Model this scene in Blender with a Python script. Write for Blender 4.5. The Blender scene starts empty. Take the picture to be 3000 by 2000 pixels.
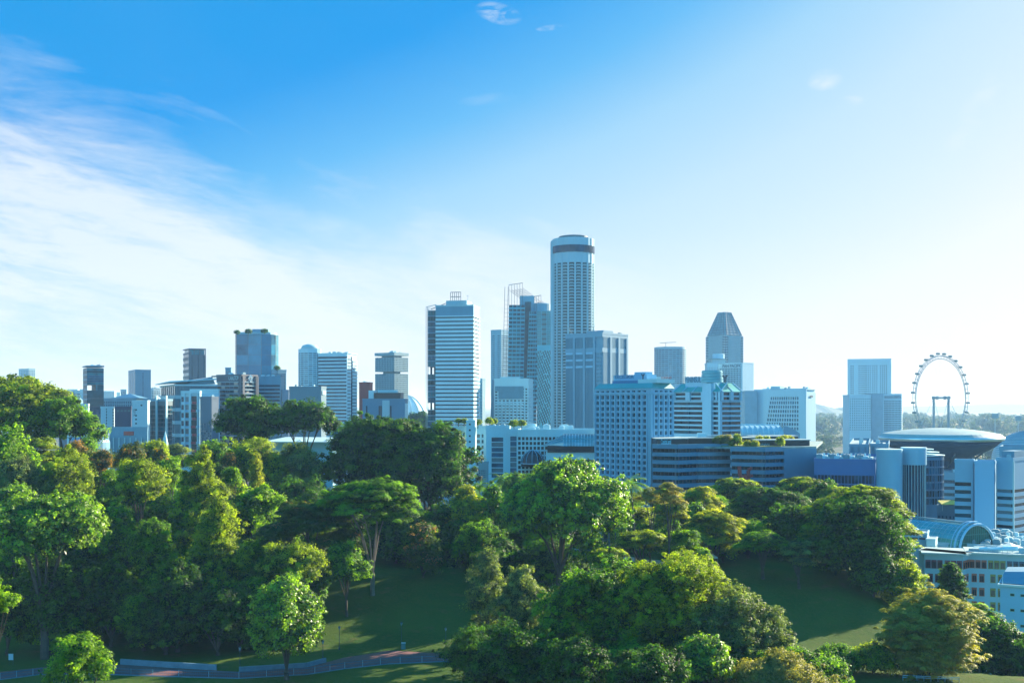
import bpy, math, random
import numpy as np
from mathutils import Vector, Matrix
R = math.radians
scn = bpy.context.scene
COL = scn.collection
# ------------------------------------------------------------------ camera
CAMZ, FPX, HY = 90.0, 3300.0, 1185.0          # eye height, focal length and horizon row of the 3000 px photograph
cd = bpy.data.cameras.new('camera'); cam = bpy.data.objects.new('camera', cd); COL.objects.link(cam)
cd.sensor_width = 36; cd.lens = 36*FPX/3000; cd.shift_y = (HY-1000)/3000
cd.clip_start = 1; cd.clip_end = 90000
cam.location = (0, 0, CAMZ); cam.rotation_euler = (R(90), 0, 0)
scn.camera = cam
# ------------------------------------------------------------------ light
SUN_AZ, SUN_EL = 50.0, 21.0                    # azimuth from +Y (view direction) towards +X
sd = bpy.data.lights.new('sun', 'SUN'); sun = bpy.data.objects.new('sun', sd); COL.objects.link(sun)
sd.energy = 5.0; sd.angle = R(0.5); sd.color = (1.0, 0.90, 0.68)
az, el = R(SUN_AZ), R(SUN_EL)
SUNV = Vector((math.sin(az)*math.cos(el), math.cos(az)*math.cos(el), math.sin(el)))
sun.rotation_euler = SUNV.to_track_quat('Z', 'Y').to_euler()
w = bpy.data.worlds.new('World'); scn.world = w; w.use_nodes = True
nt = w.node_tree; N = nt.nodes; L = nt.links
bg = N['Background']
def nd(tree, typ, **kw):
    n = tree.nodes.new(typ)
    for k, v in kw.items(): setattr(n, k, v)
    return n
def mth(tree, op, a, b=None, c=None, clamp=False):
    n = tree.nodes.new('ShaderNodeMath'); n.operation = op; n.use_clamp = clamp
    for i, v in enumerate((a, b, c)):
        if v is None: continue
        if isinstance(v, (int, float)): n.inputs[i].default_value = v
        else: tree.links.new(v, n.inputs[i])
    return n.outputs[0]
sky = nd(nt, 'ShaderNodeTexSky', sky_type='NISHITA', sun_disc=False)
sky.sun_elevation = R(SUN_EL); sky.sun_rotation = R(SUN_AZ)
sky.altitude = 0; sky.air_density = 1.0; sky.dust_density = 0.7; sky.ozone_density = 3.0
# grade of the sky: the sky model's brightness drives an azure to white ramp
sg = nd(nt, 'ShaderNodeSeparateColor'); L.new(sky.outputs[0], sg.inputs[0])
grd = nd(nt, 'ShaderNodeValToRGB'); ge = grd.color_ramp.elements
stops = [(1.1, (.0, .30, .68)), (2.2, (.0, .32, .81)), (3.0, (.003, .33, .86)), (3.65, (.12, .49, .925)), (4.3, (.36, .67, .95)), (5.3, (.55, .78, .968)), (6.6, (.69, .86, .98)), (8.4, (.87, .94, .99)), (11.5, (1, 1, 1))]
while len(ge) < len(stops): ge.new(.5)
for q, (p_, c_) in zip(ge, stops): q.position = p_/14; q.color = (*c_, 1)
L.new(mth(nt, 'MULTIPLY', sg.outputs[1], 1/14.0), grd.inputs[0])
deep = nd(nt, 'ShaderNodeVectorMath', operation='SCALE'); deep.inputs['Scale'].default_value = SKYK = 4.95; L.new(grd.outputs[0], deep.inputs[0])
# high thin cirrus, laid out in sky directions: a = sideways slope, e = upward slope
tc = nd(nt, 'ShaderNodeTexCoord'); sp = nd(nt, 'ShaderNodeSeparateXYZ'); L.new(tc.outputs['Generated'], sp.inputs[0])
bk = nd(nt, 'ShaderNodeMapRange', interpolation_type='SMOOTHSTEP'); L.new(sp.outputs[1], bk.inputs[0]); bk.inputs[1].default_value = .3; bk.inputs[2].default_value = -.2
bright = nd(nt, 'ShaderNodeMix', data_type='RGBA'); L.new(bk.outputs[0], bright.inputs[0]); bright.inputs[6].default_value = (1, 1, 1, 1); bright.inputs[7].default_value = (1.4, 1.62, 1.5, 1)   # sky behind the camera, brightened and tinted to fill the shade
ysafe = mth(nt, 'MAXIMUM', sp.outputs[1], 0.05)
A = mth(nt, 'DIVIDE', sp.outputs[0], ysafe); E = mth(nt, 'DIVIDE', sp.outputs[2], ysafe)
front = mth(nt, 'MULTIPLY', mth(nt, 'SUBTRACT', sp.outputs[1], 0.15), 5.0, clamp=True)
def skynoise(rot, sx, sy, scale, detail, rough, dist, off=0.0):
    cx = nd(nt, 'ShaderNodeCombineXYZ'); L.new(A, cx.inputs[0]); L.new(E, cx.inputs[1]); cx.inputs[2].default_value = off
    m0 = nd(nt, 'ShaderNodeMapping'); m0.inputs['Rotation'].default_value = (0, 0, rot)
    m1 = nd(nt, 'ShaderNodeMapping'); m1.inputs['Scale'].default_value = (sx, sy, 1)
    L.new(cx.outputs[0], m0.inputs[0]); L.new(m0.outputs[0], m1.inputs[0])
    n = nd(nt, 'ShaderNodeTexNoise'); n.inputs['Scale'].default_value = scale; n.inputs['Detail'].default_value = detail
    n.inputs['Roughness'].default_value = rough; n.inputs['Distortion'].default_value = dist
    L.new(m1.outputs[0], n.inputs['Vector']); return n.outputs[0]
n1 = skynoise(R(17), 1.2, 4.5, 3.6, 9, 0.60, 0.7)
n2 = skynoise(R(12), 2.0, 9.0, 6.0, 8, 0.62, 0.4, 3.3)
n3 = skynoise(R(20), 0.8, 1.4, 4.5, 6, 0.6, 0.3, 7.7)
cr = nd(nt, 'ShaderNodeValToRGB')
pts = [(-.60, .37), (-.455, .325), (-.34, .262), (-.24, .220), (-.18, .190), (-.09, .166), (.03, .140), (.12, .11), (.2, .02)]
els = cr.color_ramp.elements
while len(els) < len(pts): els.new(0.5)
for e_, (a_, v_) in zip(els, pts):
    e_.position = (a_+.6)/.8; v = v_*2; e_.color = (v, v, v, 1)
L.new(mth(nt, 'MULTIPLY', mth(nt, 'ADD', A, .6), 1/.8, clamp=True), cr.inputs[0])
edge = mth(nt, 'MULTIPLY', cr.outputs[0], .5)
depth_in = mth(nt, 'SUBTRACT', edge, E)                       # >0 below the ragged upper edge
wob = mth(nt, 'ADD', mth(nt, 'MULTIPLY', mth(nt, 'SUBTRACT', n3, .5), .20), mth(nt, 'MULTIPLY', mth(nt, 'SUBTRACT', n1, .5), .20))
d1 = mth(nt, 'MULTIPLY', mth(nt, 'ADD', mth(nt, 'ADD', depth_in, wob), .02), 7.5, clamp=True)
n4 = skynoise(R(9), 2.0, 14.0, 9.0, 10, .68, .9, 9.1)
streak = mth(nt, 'ADD', mth(nt, 'MULTIPLY', n1, .62), mth(nt, 'ADD', mth(nt, 'MULTIPLY', n2, .34), mth(nt, 'MULTIPLY', n4, .30)))
st = nd(nt, 'ShaderNodeMapRange', interpolation_type='SMOOTHSTEP'); L.new(streak, st.inputs[0])
st.inputs[1].default_value = .40; st.inputs[2].default_value = .74; st.inputs[3].default_value = .12; st.inputs[4].default_value = 1.0
low = nd(nt, 'ShaderNodeMapRange', interpolation_type='SMOOTHSTEP'); L.new(E, low.inputs[0])
low.inputs[1].default_value = .0; low.inputs[2].default_value = .13; low.inputs[3].default_value = .35; low.inputs[4].default_value = 1.0
cl = mth(nt, 'MULTIPLY', mth(nt, 'MULTIPLY', d1, st.outputs[0]), low.outputs[0])
def puff(a0, e0, ra, re, amp, rot=0.0):
    da = mth(nt, 'SUBTRACT', A, a0); de = mth(nt, 'SUBTRACT', E, e0)
    c, s = math.cos(rot), math.sin(rot)
    u = mth(nt, 'ADD', mth(nt, 'MULTIPLY', da, c/ra), mth(nt, 'MULTIPLY', de, s/ra))
    v = mth(nt, 'ADD', mth(nt, 'MULTIPLY', da, -s/re), mth(nt, 'MULTIPLY', de, c/re))
    r2 = mth(nt, 'ADD', mth(nt, 'MULTIPLY', u, u), mth(nt, 'MULTIPLY', v, v))
    g = mth(nt, 'MULTIPLY', mth(nt, 'SUBTRACT', 1.0, r2, clamp=True), amp)
    return mth(nt, 'MULTIPLY', g, mth(nt, 'MULTIPLY', mth(nt, 'SUBTRACT', n2f, .40), 5.0, clamp=True))
n2f = skynoise(R(-15), 1.0, 2.2, 26.0, 6, .6, .5, 5.1)
tot = cl
for p_ in [(-.012, .347, .022, .010, .95, -.25), (.036, .3345, .016, .0030, .6, .12), (.278, .288, .017, .010, .75, .2), (.303, .270, .010, .005, .4, 0),
           (.41, .258, .05, .014, .30, 1.0), (-.02, .271, .03, .006, .12, .1), (.5, .2, .16, .03, .35, .5)]:
    tot = mth(nt, 'ADD', tot, puff(*p_), clamp=True)
veil = mth(nt, 'ADD', mth(nt, 'MULTIPLY', mth(nt, 'MULTIPLY', n3, n1), .08), mth(nt, 'MULTIPLY', mth(nt, 'SUBTRACT', 1.0, mth(nt, 'MULTIPLY', E, 6.5), clamp=True), .55))
tot = mth(nt, 'ADD', tot, veil, clamp=True)
tot = mth(nt, 'MULTIPLY', tot, mth(nt, 'MULTIPLY', front, .80))
mx = nd(nt, 'ShaderNodeMix', data_type='RGBA'); L.new(tot, mx.inputs[0]); L.new(deep.outputs[0], mx.inputs[6])
CLOUD = (4.4, 4.7, 4.9, 1)
mx.inputs[7].default_value = CLOUD
fin = nd(nt, 'ShaderNodeVectorMath', operation='MULTIPLY'); L.new(mx.outputs[2], fin.inputs[0]); L.new(bright.outputs[2], fin.inputs[1]); L.new(fin.outputs[0], bg.inputs['Color']); bg.inputs['Strength'].default_value = 0.068
vs = scn.view_settings; scn.display_settings.display_device = 'sRGB'
vs.view_transform = 'Standard'; vs.look = 'None'; vs.gamma = 1; vs.use_curve_mapping = False; vs.exposure = 1.6
cy = scn.cycles; cy.max_bounces = 8; cy.diffuse_bounces = 3; cy.glossy_bounces = 3; cy.transmission_bounces = 4
cy.transparent_max_bounces = 8; cy.volume_bounces = 1; cy.use_denoising = True; cy.sample_clamp_indirect = 6

# ------------------------------------------------------------------ helpers
def W(px, py, D):
    """world point seen at pixel (px, py) of the 3000 x 2000 photograph at depth D"""
    return Vector(((px-1500)/FPX*D, D, CAMZ-(py-HY)/FPX*D))
def Z(py, D): return CAMZ-(py-HY)/FPX*D
def tag(o, label=None, cat=None, group=None, kind=None):
    if label: o['label'] = label
    if cat: o['category'] = cat
    if group: o['group'] = group
    if kind: o['kind'] = kind
    return o
def empty(name, loc, rz=0.0, label=None, cat=None, group=None):
    o = bpy.data.objects.new(name, None); COL.objects.link(o); o.empty_display_size = .5
    o.location = loc; o.rotation_euler = (0, 0, rz)
    return tag(o, label, cat, group)
def link(name, me, parent=None):
    o = bpy.data.objects.new(name, me); COL.objects.link(o)
    if parent is not None: o.parent = parent
    return o
MATS = {}
def mat(name, col, rough=.7, var=.10, vscale=.15, metal=0.0, spec=.5, col2=None, streak=False, bump=0.0, emit=None, trans=0.0):
    if name in MATS: return MATS[name]
    if col[0] < col[2]*1.25: col = (col[0]*.64, col[1]*.95, min(.88, col[2]*1.06))   # blue of shade put into every base colour that is not warm
    m = bpy.data.materials.new(name); m.use_nodes = True; t = m.node_tree; b = t.nodes['Principled BSDF']
    b.inputs['Roughness'].default_value = rough; b.inputs['Metallic'].default_value = metal
    b.inputs['Specular IOR Level'].default_value = spec
    tcn = nd(t, 'ShaderNodeTexCoord'); mp = nd(t, 'ShaderNodeMapping')
    mp.inputs['Scale'].default_value = (1, 1, .18) if streak else (1, 1, 1)
    t.links.new(tcn.outputs['Object'], mp.inputs[0])
    nz = nd(t, 'ShaderNodeTexNoise'); nz.inputs['Scale'].default_value = vscale; nz.inputs['Detail'].default_value = 6
    nz.inputs['Roughness'].default_value = .65
    t.links.new(mp.outputs[0], nz.inputs['Vector'])
    r_ = nd(t, 'ShaderNodeMapRange'); t.links.new(nz.outputs[0], r_.inputs[0]); r_.inputs[1].default_value = .3; r_.inputs[2].default_value = .7
    mi = nd(t, 'ShaderNodeMix', data_type='RGBA'); t.links.new(r_.outputs[0], mi.inputs[0])
    c2 = col2 if col2 else tuple(c*(1-2.2*var) for c in col)
    mi.inputs[6].default_value = (*c2, 1); mi.inputs[7].default_value = (*col, 1)
    t.links.new(mi.outputs[2], b.inputs['Base Color'])
    if bump:
        bp = nd(t, 'ShaderNodeBump'); bp.inputs['Strength'].default_value = bump; t.links.new(nz.outputs[0], bp.inputs['Height']); t.links.new(bp.outputs[0], b.inputs['Normal'])
    if emit: b.inputs['Emission Color'].default_value = (*emit[:3], 1); b.inputs['Emission Strength'].default_value = emit[3]
    MATS[name] = m; return m
def glass(name, col, rough=.12, metal=.0, spec=.7, var=.35, vs_=.12):
    return mat(name, col, rough=rough, metal=metal, spec=spec, var=var, vscale=vs_)
WHITE = mat('white_render', (.78, .79, .78), .75, .07, .1, streak=True)
PALE = mat('pale_concrete', (.60, .62, .62), .8, .08, .1, streak=True)
GREY = mat('grey_concrete', (.36, .39, .41), .8, .10, .1, streak=True)
DGREY = mat('dark_grey_cladding', (.13, .15, .17), .5, .10, .1)
BLUEG = mat('blue_grey_cladding', (.20, .33, .42), .5, .10, .1, streak=True)
BROWN = mat('brown_stone', (.16, .11, .10), .6, .10, .1, streak=True)
ROOFG = mat('roof_membrane', (.42, .44, .44), .85, .2, .25)
BLACK = mat('black_panel', (.012, .014, .018), .35, .1, .3)
STEEL = mat('painted_steel', (.42, .45, .47), .4, .08, .5)
DSTEEL = mat('dark_steel', (.05, .08, .11), .45, .08, .5)
G_DARK = glass('dark_glass', (.008, .028, .048), .16, spec=.35)
G_DEEP = glass('deep_blue_glass', (.010, .062, .130), .18, spec=.35)
G_BLUE = glass('blue_glass', (.03, .17, .28), .16, spec=.4)
G_TEAL = glass('teal_glass', (.015, .24, .30), .16, spec=.4)
G_TEALD = glass('dark_teal_glass', (.006, .095, .130), .16, spec=.35)
G_CURT = glass('curtained_glass', (.16, .22, .25), .25, var=.2)
G_LIT = mat('lit_room_glass', (.45, .40, .35), .3, .2, 1.0)
GREENR = mat('green_metal_roof', (.035, .42, .38), .45, .10, .2)
REDW = mat('red_cladding', (.45, .07, .05), .6, .1, .1)

class MB:
    """collects polygons, builds ONE mesh object"""
    def __init__(s): s.v = []; s.f = []
    def quad(s, a, b, c, d): n = len(s.v); s.v += [a, b, c, d]; s.f.append((n, n+1, n+2, n+3))
    def poly(s, pts): n = len(s.v); s.v += list(pts); s.f.append(tuple(range(n, n+len(pts))))
    def hexa(s, p):                              # p: 8 corners, bottom 4 ccw then top 4
        n = len(s.v); s.v += list(p)
        for q in ((0, 3, 2, 1), (4, 5, 6, 7), (0, 1, 5, 4), (1, 2, 6, 5), (2, 3, 7, 6), (3, 0, 4, 7)): s.f.append(tuple(n+i for i in q))
    def box(s, x0, x1, y0, y1, z0, z1):
        s.hexa([(x0, y0, z0), (x1, y0, z0), (x1, y1, z0), (x0, y1, z0), (x0, y0, z1), (x1, y0, z1), (x1, y1, z1), (x0, y1, z1)]); return s
    def fbox(s, F, s0, s1, t0, t1, n0, n1):
        s.hexa([F(s0, t0, n1), F(s1, t0, n1), F(s1, t0, n0), F(s0, t0, n0), F(s0, t1, n1), F(s1, t1, n1), F(s1, t1, n0), F(s0, t1, n0)]); return s
    def tube(s, p, q, r0, r1=None, n=6):
        r1 = r0 if r1 is None else r1
        p, q = Vector(p), Vector(q); d = (q-p)
        if d.length < 1e-6: return s
        z = d.normalized(); x = z.orthogonal().normalized(); y = z.cross(x); k = len(s.v)
        for c, r in ((p, r0), (q, r1)):
            for i in range(n):
                a = 2*math.pi*i/n; s.v.append(tuple(c+x*(r*math.cos(a))+y*(r*math.sin(a))))
        for i in range(n):
            j = (i+1) % n; s.f.append((k+i, k+j, k+n+j, k+n+i))
        s.f.append(tuple(k+n-1-i for i in range(n))); s.f.append(tuple(k+n+i for i in range(n))); return s
    def path(s, pts, r, n=6):
        for a, b in zip(pts[:-1], pts[1:]): s.tube(a, b, r, r, n)
        return s
    def lathe(s, prof, n=48, c=(0, 0)):          # profile [(r,z)...]
        k = len(s.v)
        for r, z in prof:
            for i in range(n):
                a = 2*math.pi*i/n; s.v.append((c[0]+r*math.cos(a), c[1]+r*math.sin(a), z))
        for m_ in range(len(prof)-1):
            for i in range(n):
                j = (i+1) % n; s.f.append((k+m_*n+i, k+m_*n+j, k+(m_+1)*n+j, k+(m_+1)*n+i))
        s.f.append(tuple(k+n-1-i for i in range(n))); s.f.append(tuple(k+(len(prof)-1)*n+i for i in range(n))); return s
    def prism(s, pts, z0, z1):                   # pts ccw footprint
        k = len(s.v); n = len(pts)
        s.v += [(x, y, z0) for x, y in pts]+[(x, y, z1) for x, y in pts]
        for i in range(n):
            j = (i+1) % n; s.f.append((k+i, k+j, k+n+j, k+n+i))
        s.f.append(tuple(k+n-1-i for i in range(n))); s.f.append(tuple(k+n+i for i in range(n))); return s
    def build(s, name, m, parent=None, smooth=False):
        if not s.f: return None
        me = bpy.data.meshes.new(name); me.from_pydata([tuple(v) for v in s.v], [], s.f); me.materials.append(m)
        if smooth: me.shade_smooth()
        return link(name, me, parent)

def text(name, body, size, m, parent, loc, rot, width=None, ext=.15, bold=0.0):
    cu = bpy.data.curves.new(name, 'FONT'); cu.body = body; cu.size = size; cu.extrude = ext; cu.align_x = 'CENTER'; cu.align_y = 'CENTER'; cu.offset = bold
    o = bpy.data.objects.new(name, cu); COL.objects.link(o)
    bpy.context.view_layer.update()
    me = bpy.data.meshes.new_from_object(o.evaluated_get(bpy.context.evaluated_depsgraph_get()))
    bpy.data.objects.remove(o); bpy.data.curves.remove(cu)
    xs = [v.co.x for v in me.vertices]
    if width and xs:
        k = width/(max(xs)-min(xs))
        for v in me.vertices: v.co.x *= k
    me.materials.clear(); me.materials.append(m)
    q = link(name, me, parent); q.location = loc; q.rotation_euler = rot; return q
HAZE_D = 0.00010
# ------------------------------------------------------------------ terrain
def sst(x, a, b):
    t = np.clip((x-a)/(b-a), 0, 1); return t*t*(3-2*t)
def H(x, y):
    """ground height: park hill in front, city plain behind"""
    x = np.asarray(x, float); y = np.asarray(y, float)
    h = 40 + 8.5*sst(y, 226, 286) + 3.5*sst(y, 286, 400) + 7*sst(-x, 55, 130)*sst(y, 240, 330)
    h = h + .5*np.sin(x*.11+1)*np.sin(y*.09)*sst(y, 236, 262)
    edge = 1-sst(y, 405, 500)
    right = 1-sst(x, 78+np.clip((y-230)*.14, 0, 30), 112+np.clip((y-230)*.14, 0, 30))*sst(y, 205, 250)
    front = sst(y, 20, 150)
    k = edge*right*front
    side = 1-sst(np.abs(x), 320, 520)
    return 5 + (h-5)*k*side
def h1(x, y): return float(H(x, y))
def axis(segs):
    out = []
    for a, b, st_ in segs: out += list(np.arange(a, b, st_))
    return np.array(out+[segs[-1][1]])
xs = axis([(-30000, -8000, 2200), (-8000, -1600, 800), (-1600, -400, 100), (-400, 400, 3), (400, 1600, 100), (1600, 8000, 800), (8000, 30000, 2200)])
ys = axis([(-2000, 0, 200), (0, 180, 12), (180, 520, 3), (520, 1600, 60), (1600, 8000, 640), (8000, 46000, 3800)])
X_, Y_ = np.meshgrid(xs, ys); Z_ = H(X_, Y_)
nx_, ny_ = len(xs), len(ys)
idx = np.arange(nx_*ny_).reshape(ny_, nx_)
fq = np.stack([idx[:-1, :-1], idx[:-1, 1:], idx[1:, 1:], idx[1:, :-1]], -1).reshape(-1, 4)
def npmesh(name, V, F4, m, smooth=False, attr=None):
    me = bpy.data.meshes.new(name); V = np.asarray(V, np.float32); F4 = np.asarray(F4, np.int32); k = F4.shape[1]
    me.vertices.add(len(V)); me.vertices.foreach_set('co', V.ravel())
    me.loops.add(F4.size); me.loops.foreach_set('vertex_index', F4.ravel())
    me.polygons.add(len(F4)); me.polygons.foreach_set('loop_start', np.arange(0, F4.size, k, dtype=np.int32))
    if attr is not None:
        at = me.attributes.new('tone', 'FLOAT', 'FACE'); at.data.foreach_set('value', np.asarray(attr, np.float32))
    if smooth: me.polygons.foreach_set('use_smooth', np.ones(len(F4), bool))
    me.update(calc_edges=True)
    if m is not None: me.materials.append(m)
    return me
gm = bpy.data.materials.new('ground'); gm.use_nodes = True; t = gm.node_tree; b = t.nodes['Principled BSDF']; b.inputs['Roughness'].default_value = .95
b.inputs['Specular IOR Level'].default_value = .1
g = nd(t, 'ShaderNodeNewGeometry'); sx = nd(t, 'ShaderNodeSeparateXYZ'); t.links.new(g.outputs['Position'], sx.inputs[0])
def tnoise(t, vec, scale, detail=6, rough=.6):
    n = nd(t, 'ShaderNodeTexNoise'); n.inputs['Scale'].default_value = scale; n.inputs['Detail'].default_value = detail; n.inputs['Roughness'].default_value = rough
    t.links.new(vec, n.inputs['Vector']); return n.outputs[0]
def tmix(t, f, a, b_):
    m = nd(t, 'ShaderNodeMix', data_type='RGBA')
    for i, v in ((0, f), (6, a), (7, b_)):
        if isinstance(v, (int, float)): m.inputs[i].default_value = v
        elif isinstance(v, tuple): m.inputs[i].default_value = (*v, 1)
        else: t.links.new(v, m.inputs[i])
    return m.outputs[2]
na = tnoise(t, g.outputs['Position'], .06); nb = tnoise(t, g.outputs['Position'], .9, 8, .7); nc = tnoise(t, g.outputs['Position'], .004)
grass = tmix(t, mth(t, 'MULTIPLY', mth(t, 'SUBTRACT', na, .35), 3, clamp=True), (.028, .080, .010), (.075, .120, .014))
nd2 = tnoise(t, g.outputs['Position'], .22, 8, .7)
grass = tmix(t, mth(t, 'MULTIPLY', mth(t, 'SUBTRACT', nb, .45), 4, clamp=True), grass, (.07, .10, .016))
grass = tmix(t, mth(t, 'MULTIPLY', mth(t, 'SUBTRACT', nd2, .56), 7, clamp=True), grass, (.12, .10, .035))
nf = tnoise(t, g.outputs['Position'], 3.5, 4, .6)
grass = tmix(t, mth(t, 'MULTIPLY', mth(t, 'SUBTRACT', nf, .62), 12, clamp=True), grass, (.15, .13, .05))
city = tmix(t, mth(t, 'MULTIPLY', mth(t, 'SUBTRACT', nc, .45), 8, clamp=True), (.13, .13, .13), (.05, .09, .035))
hz = mth(t, 'GREATER_THAN', sx.outputs[2], 5.6)
col = tmix(t, hz, city, grass)
t.links.new(col, b.inputs['Base Color'])
bp = nd(t, 'ShaderNodeBump'); bp.inputs['Strength'].default_value = .6; bp.inputs['Distance'].default_value = .5
t.links.new(nb, bp.inputs['Height']); t.links.new(bp.outputs[0], b.inputs['Normal'])
ground = link('ground', npmesh('ground', np.stack([X_.ravel(), Y_.ravel(), Z_.ravel()], -1), fq, gm, True)); tag(ground, kind='structure')

# sea beyond the wooded shore at the right
water = mat('sea_water', (.02, .06, .07), .08, .1, .002)
mb = MB(); mb.poly([(900, 6300, 5.6), (29900, 5900, 5.6), (29900, 45900, 5.6), (-1500, 45900, 5.6), (300, 8200, 5.6)]); o = mb.build('water', water); tag(o, kind='structure')
# low hills and islands on the horizon
def ridge(name, x0, x1, D, h, seed, m, depth=900):
    rng = np.random.default_rng(seed); n = 90; xx = np.linspace(x0, x1, n)
    pr = np.zeros(n)
    for k in range(1, 8): pr += np.sin(np.linspace(0, 1, n)*k*5.1+rng.uniform(0, 6))*rng.uniform(.2, 1)/k
    pr = (pr-pr.min())/(pr.max()-pr.min()+1e-6)
    env = np.sin(np.linspace(0, np.pi, n))**.5; top = h*(.35+.65*pr)*env
    rows = []
    for f, zf in ((0, 0), (.25, .75), (.5, 1), (.75, .75), (1, 0)):
        rows.append(np.stack([xx, np.full(n, D+f*depth)+rng.uniform(-20, 20, n), 4+top*zf], -1))
    V = np.concatenate(rows); ii = np.arange(5*n).reshape(5, n)
    F_ = np.stack([ii[:-1, :-1], ii[:-1, 1:], ii[1:, 1:], ii[1:, :-1]], -1).reshape(-1, 4)
    o = link(name, npmesh(name, V, F_, m, True)); tag(o, kind='structure'); return o
hillm = mat('far_wooded_hill', (.045, .085, .04), .95, .25, .01)
ridge('hills', 2380, 2950, 9000, 115, 3, hillm, 1500)
ridge('hills', 2900, 11000, 15500, 105, 5, hillm, 1500)
ridge('hills', -15000, -4000, 14000, 120, 8, hillm, 1500)
ridge('hills', 4200, 11500, 13000, 55, 12, hillm, 900)

# ------------------------------------------------------------------ buildings
rnd = random.Random(7)
class Bld:
    """block with two visible faces meeting at the near corner: pixel columns xl | xc | xr, depth D of the corner,
    th = how far the left face turns away. Local x runs along the left face to the corner, local y along the right face."""
    def __init__(s, name, label, cat, xl, xc, xr, D, th, ytop, zb=5.0, maxR=60, maxL=60, group=None, Lm=None, Rm=None, inset=.5):
        s.th = R(th); s.D = D; s.zb = zb
        P = W(xc, HY, D); c, sn = math.cos(s.th), math.sin(s.th)
        def hit(px, dx, dy):                      # length along (dx,dy) from P until the ray of column px
            k = (px-1500)/FPX; den = dx-k*dy
            return (k*P.y-P.x)/den if abs(den) > 1e-6 else 1e9
        l = hit(xl, -c, sn) if xl is not None else maxL
        r_ = hit(xr, sn, c) if xr is not None else maxR
        s.L = Lm if Lm else (min(l, maxL*4) if l > 0 else maxL); s.R = Rm if Rm else (r_ if 0 < r_ < maxR*3 else maxR)
        s.H = Z(ytop, D)-zb
        s.e = empty(name, (P.x, P.y, zb), -s.th, label, cat, group)
        s.wall = MB(); s.win = []; s.d = inset
        s.trim = {}
    def z(s, py): return Z(py, s.D)-s.zb
    def FL(s, a, t, n): return (-s.L+a, -n, t)
    def FR(s, a, t, n): return (n, a, t)
    def core(s, x0=None, x1=None, y0=None, y1=None, z0=0, z1=None, ins=None):
        d = s.d if ins is None else ins
        s.wall.box(-s.L+d if x0 is None else x0, -d if x1 is None else x1, d if y0 is None else y0, s.R-d if y1 is None else y1, z0, s.H if z1 is None else z1)
    def at(s, px, D):
        v = W(px, HY, D); o = s.e.location; dx, dy = v.x-o.x, v.y-o.y; c, q = math.cos(s.th), math.sin(s.th)
        return (dx*c-dy*q, dx*q+dy*c)
    def apx(s, px):                                # distance from the left end of the left face at column px
        P = s.e.location; c, sn = math.cos(s.th), math.sin(s.th); k = (px-1500)/FPX
        return s.L-(k*P.y-P.x)/(-c-k*sn)
    def pane(s, F, a0, a1, t0, t1, n, m, mesh=None):
        s.win.append(([F(a0, t0, n), F(a1, t0, n), F(a1, t1, n), F(a0, t1, n)], m))
    def grid(s, F, a0, a1, t0, t1, nx, nz, wf, hf, gl, m=None, proud=0.0, sp=-.06, sill=.5):
        """nx x nz windows; piers run full height, spandrels sit a little behind them"""
        d = s.d; wl = s.wall if m is None else s.trim.setdefault(m.name, (m, MB()))[1]
        bw = (a1-a0)/nx; bh = (t1-t0)/nz; pw = bw*(1-wf); sh = bh*(1-hf)
        for i in range(nx+1):
            c = a0+i*bw; l0 = max(a0, c-pw/2); l1 = min(a1, c+pw/2)
            if l1-l0 > .02: wl.fbox(F, l0, l1, t0, t1, -d, proud)
        for j in range(nz+1):
            c = t0+j*bh; b0 = max(t0, c-sh*sill) if j else t0; b1 = min(t1, c+sh*(1-sill))
            if j == nz: b0 = c-sh*sill; b1 = t1
            if b1-b0 < .02: continue
            for i in range(nx): wl.fbox(F, a0+i*bw+pw/2, a0+(i+1)*bw-pw/2, b0, b1, -d, sp)
        for j in range(nz-1, -1, -1):
            for i in range(nx):
                g_ = gl if not isinstance(gl, (list, tuple)) else rnd.choice(gl)
                s.pane(F, a0+i*bw+pw/2, a0+(i+1)*bw-pw/2, t0+j*bh+sh*(1-sill), t0+(j+1)*bh-sh*sill, -d+.06, g_)
    def bands(s, F, a0, a1, t0, t1, nz, hf, gl, m=None, proud=0.0, mull=0, mm=None, mw=.18):
        d = s.d; wl = s.wall if m is None else s.trim.setdefault(m.name, (m, MB()))[1]
        bh = (t1-t0)/nz; sh = bh*(1-hf)
        for j in range(nz+1):
            b0 = t0+j*bh-sh/2; b1 = b0+sh; b0 = max(b0, t0); b1 = min(b1, t1)
            if b1-b0 > .02: wl.fbox(F, a0, a1, b0, b1, -d, proud)
        for j in range(nz-1, -1, -1):
            g_ = gl if not isinstance(gl, (list, tuple)) else rnd.choice(gl)
            s.pane(F, a0, a1, t0+j*bh+sh/2, t0+(j+1)*bh-sh/2, -d+.06, g_)
        if mull:
            mm = mm or DSTEEL; ml = s.trim.setdefault('mullion', (mm, MB()))[1]
            for i in range(1, mull):
                c = a0+(a1-a0)*i/mull; ml.fbox(F, c-mw/2, c+mw/2, t0, t1, -d+.02, proud-.04)
    def fins(s, F, a0, a1, t0, t1, n, wf, gl, m=None, proud=0.0):
        d = s.d; wl = s.wall if m is None else s.trim.setdefault(m.name, (m, MB()))[1]
        bw = (a1-a0)/n; pw = bw*(1-wf)
        for i in range(n+1):
            c = a0+i*bw; l0 = max(a0, c-pw/2); l1 = min(a1, c+pw/2)
            if l1-l0 > .02: wl.fbox(F, l0, l1, t0, t1, -d, proud)
        for i in range(n):
            g_ = gl if not isinstance(gl, (list, tuple)) else rnd.choice(gl)
            s.pane(F, a0+i*bw+pw/2, a0+(i+1)*bw-pw/2, t0, t1, -d+.06, g_)
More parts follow.
